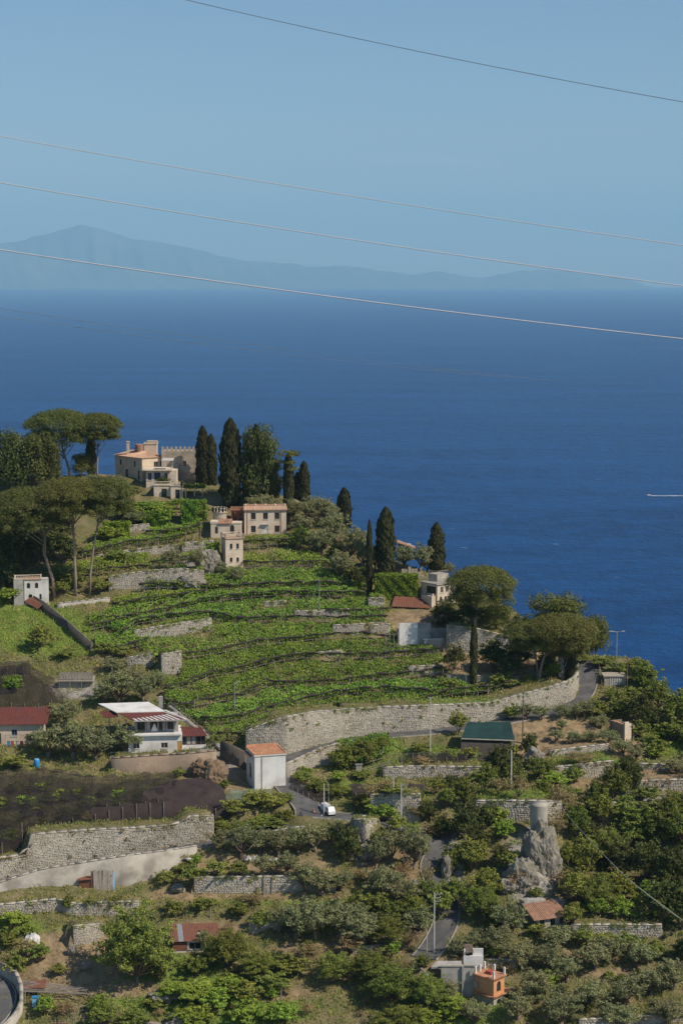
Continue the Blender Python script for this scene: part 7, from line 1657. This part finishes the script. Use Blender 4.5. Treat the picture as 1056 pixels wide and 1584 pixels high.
g = Vector(unp(747, 968, 432)); e = empty('palm', g, 'drooping palm behind the trunk of the right hand umbrella pine', 'palm'); b = B(); b.tube([(0, 0, -4), (0, 0, 3)], [.35, .3], 7); b.build('trunk', 'bark', e); vs = []; r = np.random.default_rng(66)
for q in range(40):
    a = r.uniform(0, 6.28); L = r.uniform(2.2, 3.2); el = r.uniform(-.4, .9)
    for t in range(5):
        P_ = lambda t: np.array([math.cos(a) * L * t, math.sin(a) * L * t, 3 + L * (el * t - 1.0 * t * t)]); w_ = np.array([-math.sin(a), math.cos(a), 0]) * .2; t0, t1 = t / 5, (t + 1) / 5
        vs += [P_(t0) - w_ * (1 - t0), P_(t0) + w_ * (1 - t0), P_(t1) + w_ * (1 - t1), P_(t1) - w_ * (1 - t1)]
vs = np.array(vs); obj('fronds', fast_mesh('fronds', vs, quads(vs), LEAF['olive']), e)

# ------------------------------------------------------------------ ground cover
def covermask(P, ch):
    i = np.clip(np.searchsorted(GX, P[:, 0]) - 1, 0, len(GX) - 1); j = np.clip(np.searchsorted(GY, P[:, 1]) - 1, 0, len(GY) - 1)
    return cover[j, i, ch] if ch >= 0 else ROADMASK[j, i]
def scatter(name, N, X0, X1, Y0, Y1, leafk, size, label, per, test, seed, spread=.35, up=.6, asp=.35):
    r = np.random.default_rng(seed); P = np.stack([r.uniform(X0, X1, N), r.uniform(Y0, Y1, N)], 1)
    e = Yedge(P[:, 0]); ok = (P[:, 1] < e + 14) & (covermask(P, -1) < .2)
    n = sum(np.sin(P[:, 0] * a + P[:, 1] * b_ + c) for a, b_, c in ((.21, .3, 1), (.5, -.4, 2), (.9, .7, 0), (-.33, .8, 4)))
    ok &= test(P, n, r); P = P[ok]; P = np.repeat(P, per, 0) + r.normal(0, spread, (len(P) * per, 2))
    z = zat(P[:, 0], P[:, 1]); hgt = r.uniform(.02, .38, len(P)) * (size / .16)
    C = np.c_[P, z + hgt]; O = np.stack([r.normal(0, .6, len(P)), r.normal(-.3, .6, len(P)), r.uniform(0, .6, len(P))], 1)
    N_ = len(C); nrm = unit(O); t = unit(np.stack([r.normal(0, .5, N_), r.normal(0, .5, N_), np.full(N_, up + .4)], 1)); b_ = unit(np.cross(nrm, t)); s = (size * r.uniform(.6, 1.5, N_))[:, None]
    vv = np.stack([C - t * s, C + b_ * s * asp, C + t * s, C - b_ * s * asp], 1).reshape(-1, 3)
    return tag(obj(name, fast_mesh(name, vv, quads(vv), LEAF[leafk])), label, None, None, 'stuff')
scatter('undergrowth', 62000, -112, 125, 276, 470, 'weeds', .19, 'dry and green undergrowth covering the slopes', 6, lambda P, n, r: (n + r.normal(0, .9, len(n)) > -.5) & (covermask(P, 1) < .55) & (covermask(P, 2) < .6), 1)
scatter('weeds', 30000, -75, 90, 288, 440, 'shrub', .20, 'patches of green weeds between the shrubs', 6, lambda P, n, r: (n + r.normal(0, 1.0, len(n)) < .2) & (covermask(P, 1) < .4), 2)
scatter('grass', 26000, -80, 90, 286, 480, 'grassblade', .17, 'bright green grass on the lawns and banks', 6, lambda P, n, r: covermask(P, 0) > .45, 3)
scatter('dry_grass', 9000, -75, 90, 288, 440, 'dry', .15, 'sparse dry grass on the bare soil', 4, lambda P, n, r: (covermask(P, 1) > .3) & (r.random(len(n)) < .6), 4)

# woodland that runs on past the edges of the view
r = np.random.default_rng(404); pf = []
for X0, X1, Y0, Y1, n_ in ((62, 128, 285, 395, 900), (-118, -62, 285, 470, 600), (-66, 78, 272, 284, 200)):
    for _ in range(n_):
        x, y = r.uniform(X0, X1), r.uniform(Y0, Y1)
        if abs(x) < y * 528 / F + 3.5 and Y0 > 280 or y > Yedge(x) - 2: continue
        g_ = r.uniform(1.0, 2.6); z = float(zat(x, y)); pf += [((x + r.normal(0, g_ * .4), y + r.normal(0, g_ * .4), z + g_ * q), (g_ * .62, g_ * .62, g_ * .5)) for q in (.4, .8, 1.2, 1.6)]
vv = cloud(pf, 48, .30, .6, r, lo=.5, bias=1.0, up=.3, jit=.15)
tag(obj('woods', fast_mesh('woods', vv, quads(vv), LEAF['broad'])), 'scrub woodland running on past the edges of the slope', None, None, 'stuff')
# ------------------------------------------------------------------ labels of the many trees and shrubs
LMK = [('the villa', 225, 735), ('the square tower', 358, 855), ('the cream garden house', 410, 805), ('the arched house', 672, 910), ('the cement walled yard', 655, 985), ('the clipped hedge', 612, 908),
       ('the white cube house', 412, 1195), ('the white truck', 508, 1245), ('the white modern house', 245, 1130), ('the farmhouse', 35, 1125), ('the netted terraces', 170, 1235), ('the plank hut', 120, 1050), ('the lookout house', 56, 915),
       ('the pine trunks', 115, 865), ('the uphill road end', 907, 1055), ('the pale grey shed', 952, 1056), ('the roofless ruin', 966, 1130), ('the small lawn', 905, 1176), ('the green tank', 752, 1132), ('the round column', 833, 1265), ('the rock cliff', 826, 1335),
       ('the low brown-roofed house', 850, 1422), ('the orange house', 758, 1525), ('the lane pole', 672, 1425), ('the rusty shed', 304, 1450), ('the white sacks', 405, 1323), ('the pole pair', 614, 1235), ('the bottom road bend', 12, 1535), ('the leaning boards', 163, 1362),
       ('the grass strip pole', 790, 1195), ('the collapsed timber', 90, 1540), ('the white tarpaulin', 48, 1452), ('the cableway rope', 985, 1370), ('the gully wall', 955, 1442), ('the big road wall', 600, 1112), ('the right umbrella pine', 740, 960), ('the big dark tree', 215, 1450)]
ORD = [f'{i + 1}th' for i in range(40)]; ORD[:12] = ['first', 'second', 'third', 'fourth', 'fifth', 'sixth', 'seventh', 'eighth', 'ninth', 'tenth', 'eleventh', 'twelfth']
gr = {}
for t in TREES:
    e, ph, px, py, H_, lab, W_ = t
    if lab: e['label'] = lab; continue
    if abs(px - 215) < 3 and abs(py - 1453) < 6: e['label'] = 'big dark leafy tree with a long shadow left of the rusty shed'; continue
    L = min((q for q in LMK if not (q[0] == 'the big dark tree' and H_ > 10)), key=lambda q: (q[1] - px) ** 2 + (q[2] - py) ** 2)
    dx, dy = px - L[1], py - L[2]
    rel = ('right of ' if dx > 0 else 'left of ') if abs(dx) > abs(dy) else ('downhill from ' if dy > 0 else 'uphill from ')
    sz = 'small ' if H_ < 2.6 else ('' if H_ < 6.2 else 'tall ')
    gr.setdefault((sz + ph, rel + L[0]), []).append((px, e))
for (ph, rel), L in gr.items():
    L.sort(key=lambda q: q[0])
    for i, (px, e) in enumerate(L):
        if len(L) == 1: e['label'] = f'{ph} {rel}'
        elif i == 0: e['label'] = f'leftmost {ph} {rel}'
        elif i == len(L) - 1: e['label'] = f'rightmost {ph} {rel}'
        elif len(L) == 3: e['label'] = f'middle {ph} {rel}'
        else: e['label'] = f'{ORD[i]} from left {ph} {rel}'
# ------------------------------------------------------------------ the air
m, n, l = new_mat('sea_haze'); o = n.new('ShaderNodeOutputMaterial'); v = n.new('ShaderNodeVolumePrincipled')
v.inputs['Color'].default_value = (.45, .79, 1.0, 1); v.inputs['Density'].default_value = 3.1e-5; v.inputs['Anisotropy'].default_value = 0.0
l.new(v.outputs[0], o.inputs['Volume'])
b = B(); b.box(-60000, 60000, -4000, 72000, -5, 2600)
hz = b.build('haze', m); tag(hz, 'thin pale sea haze in the air', None, None, 'stuff')
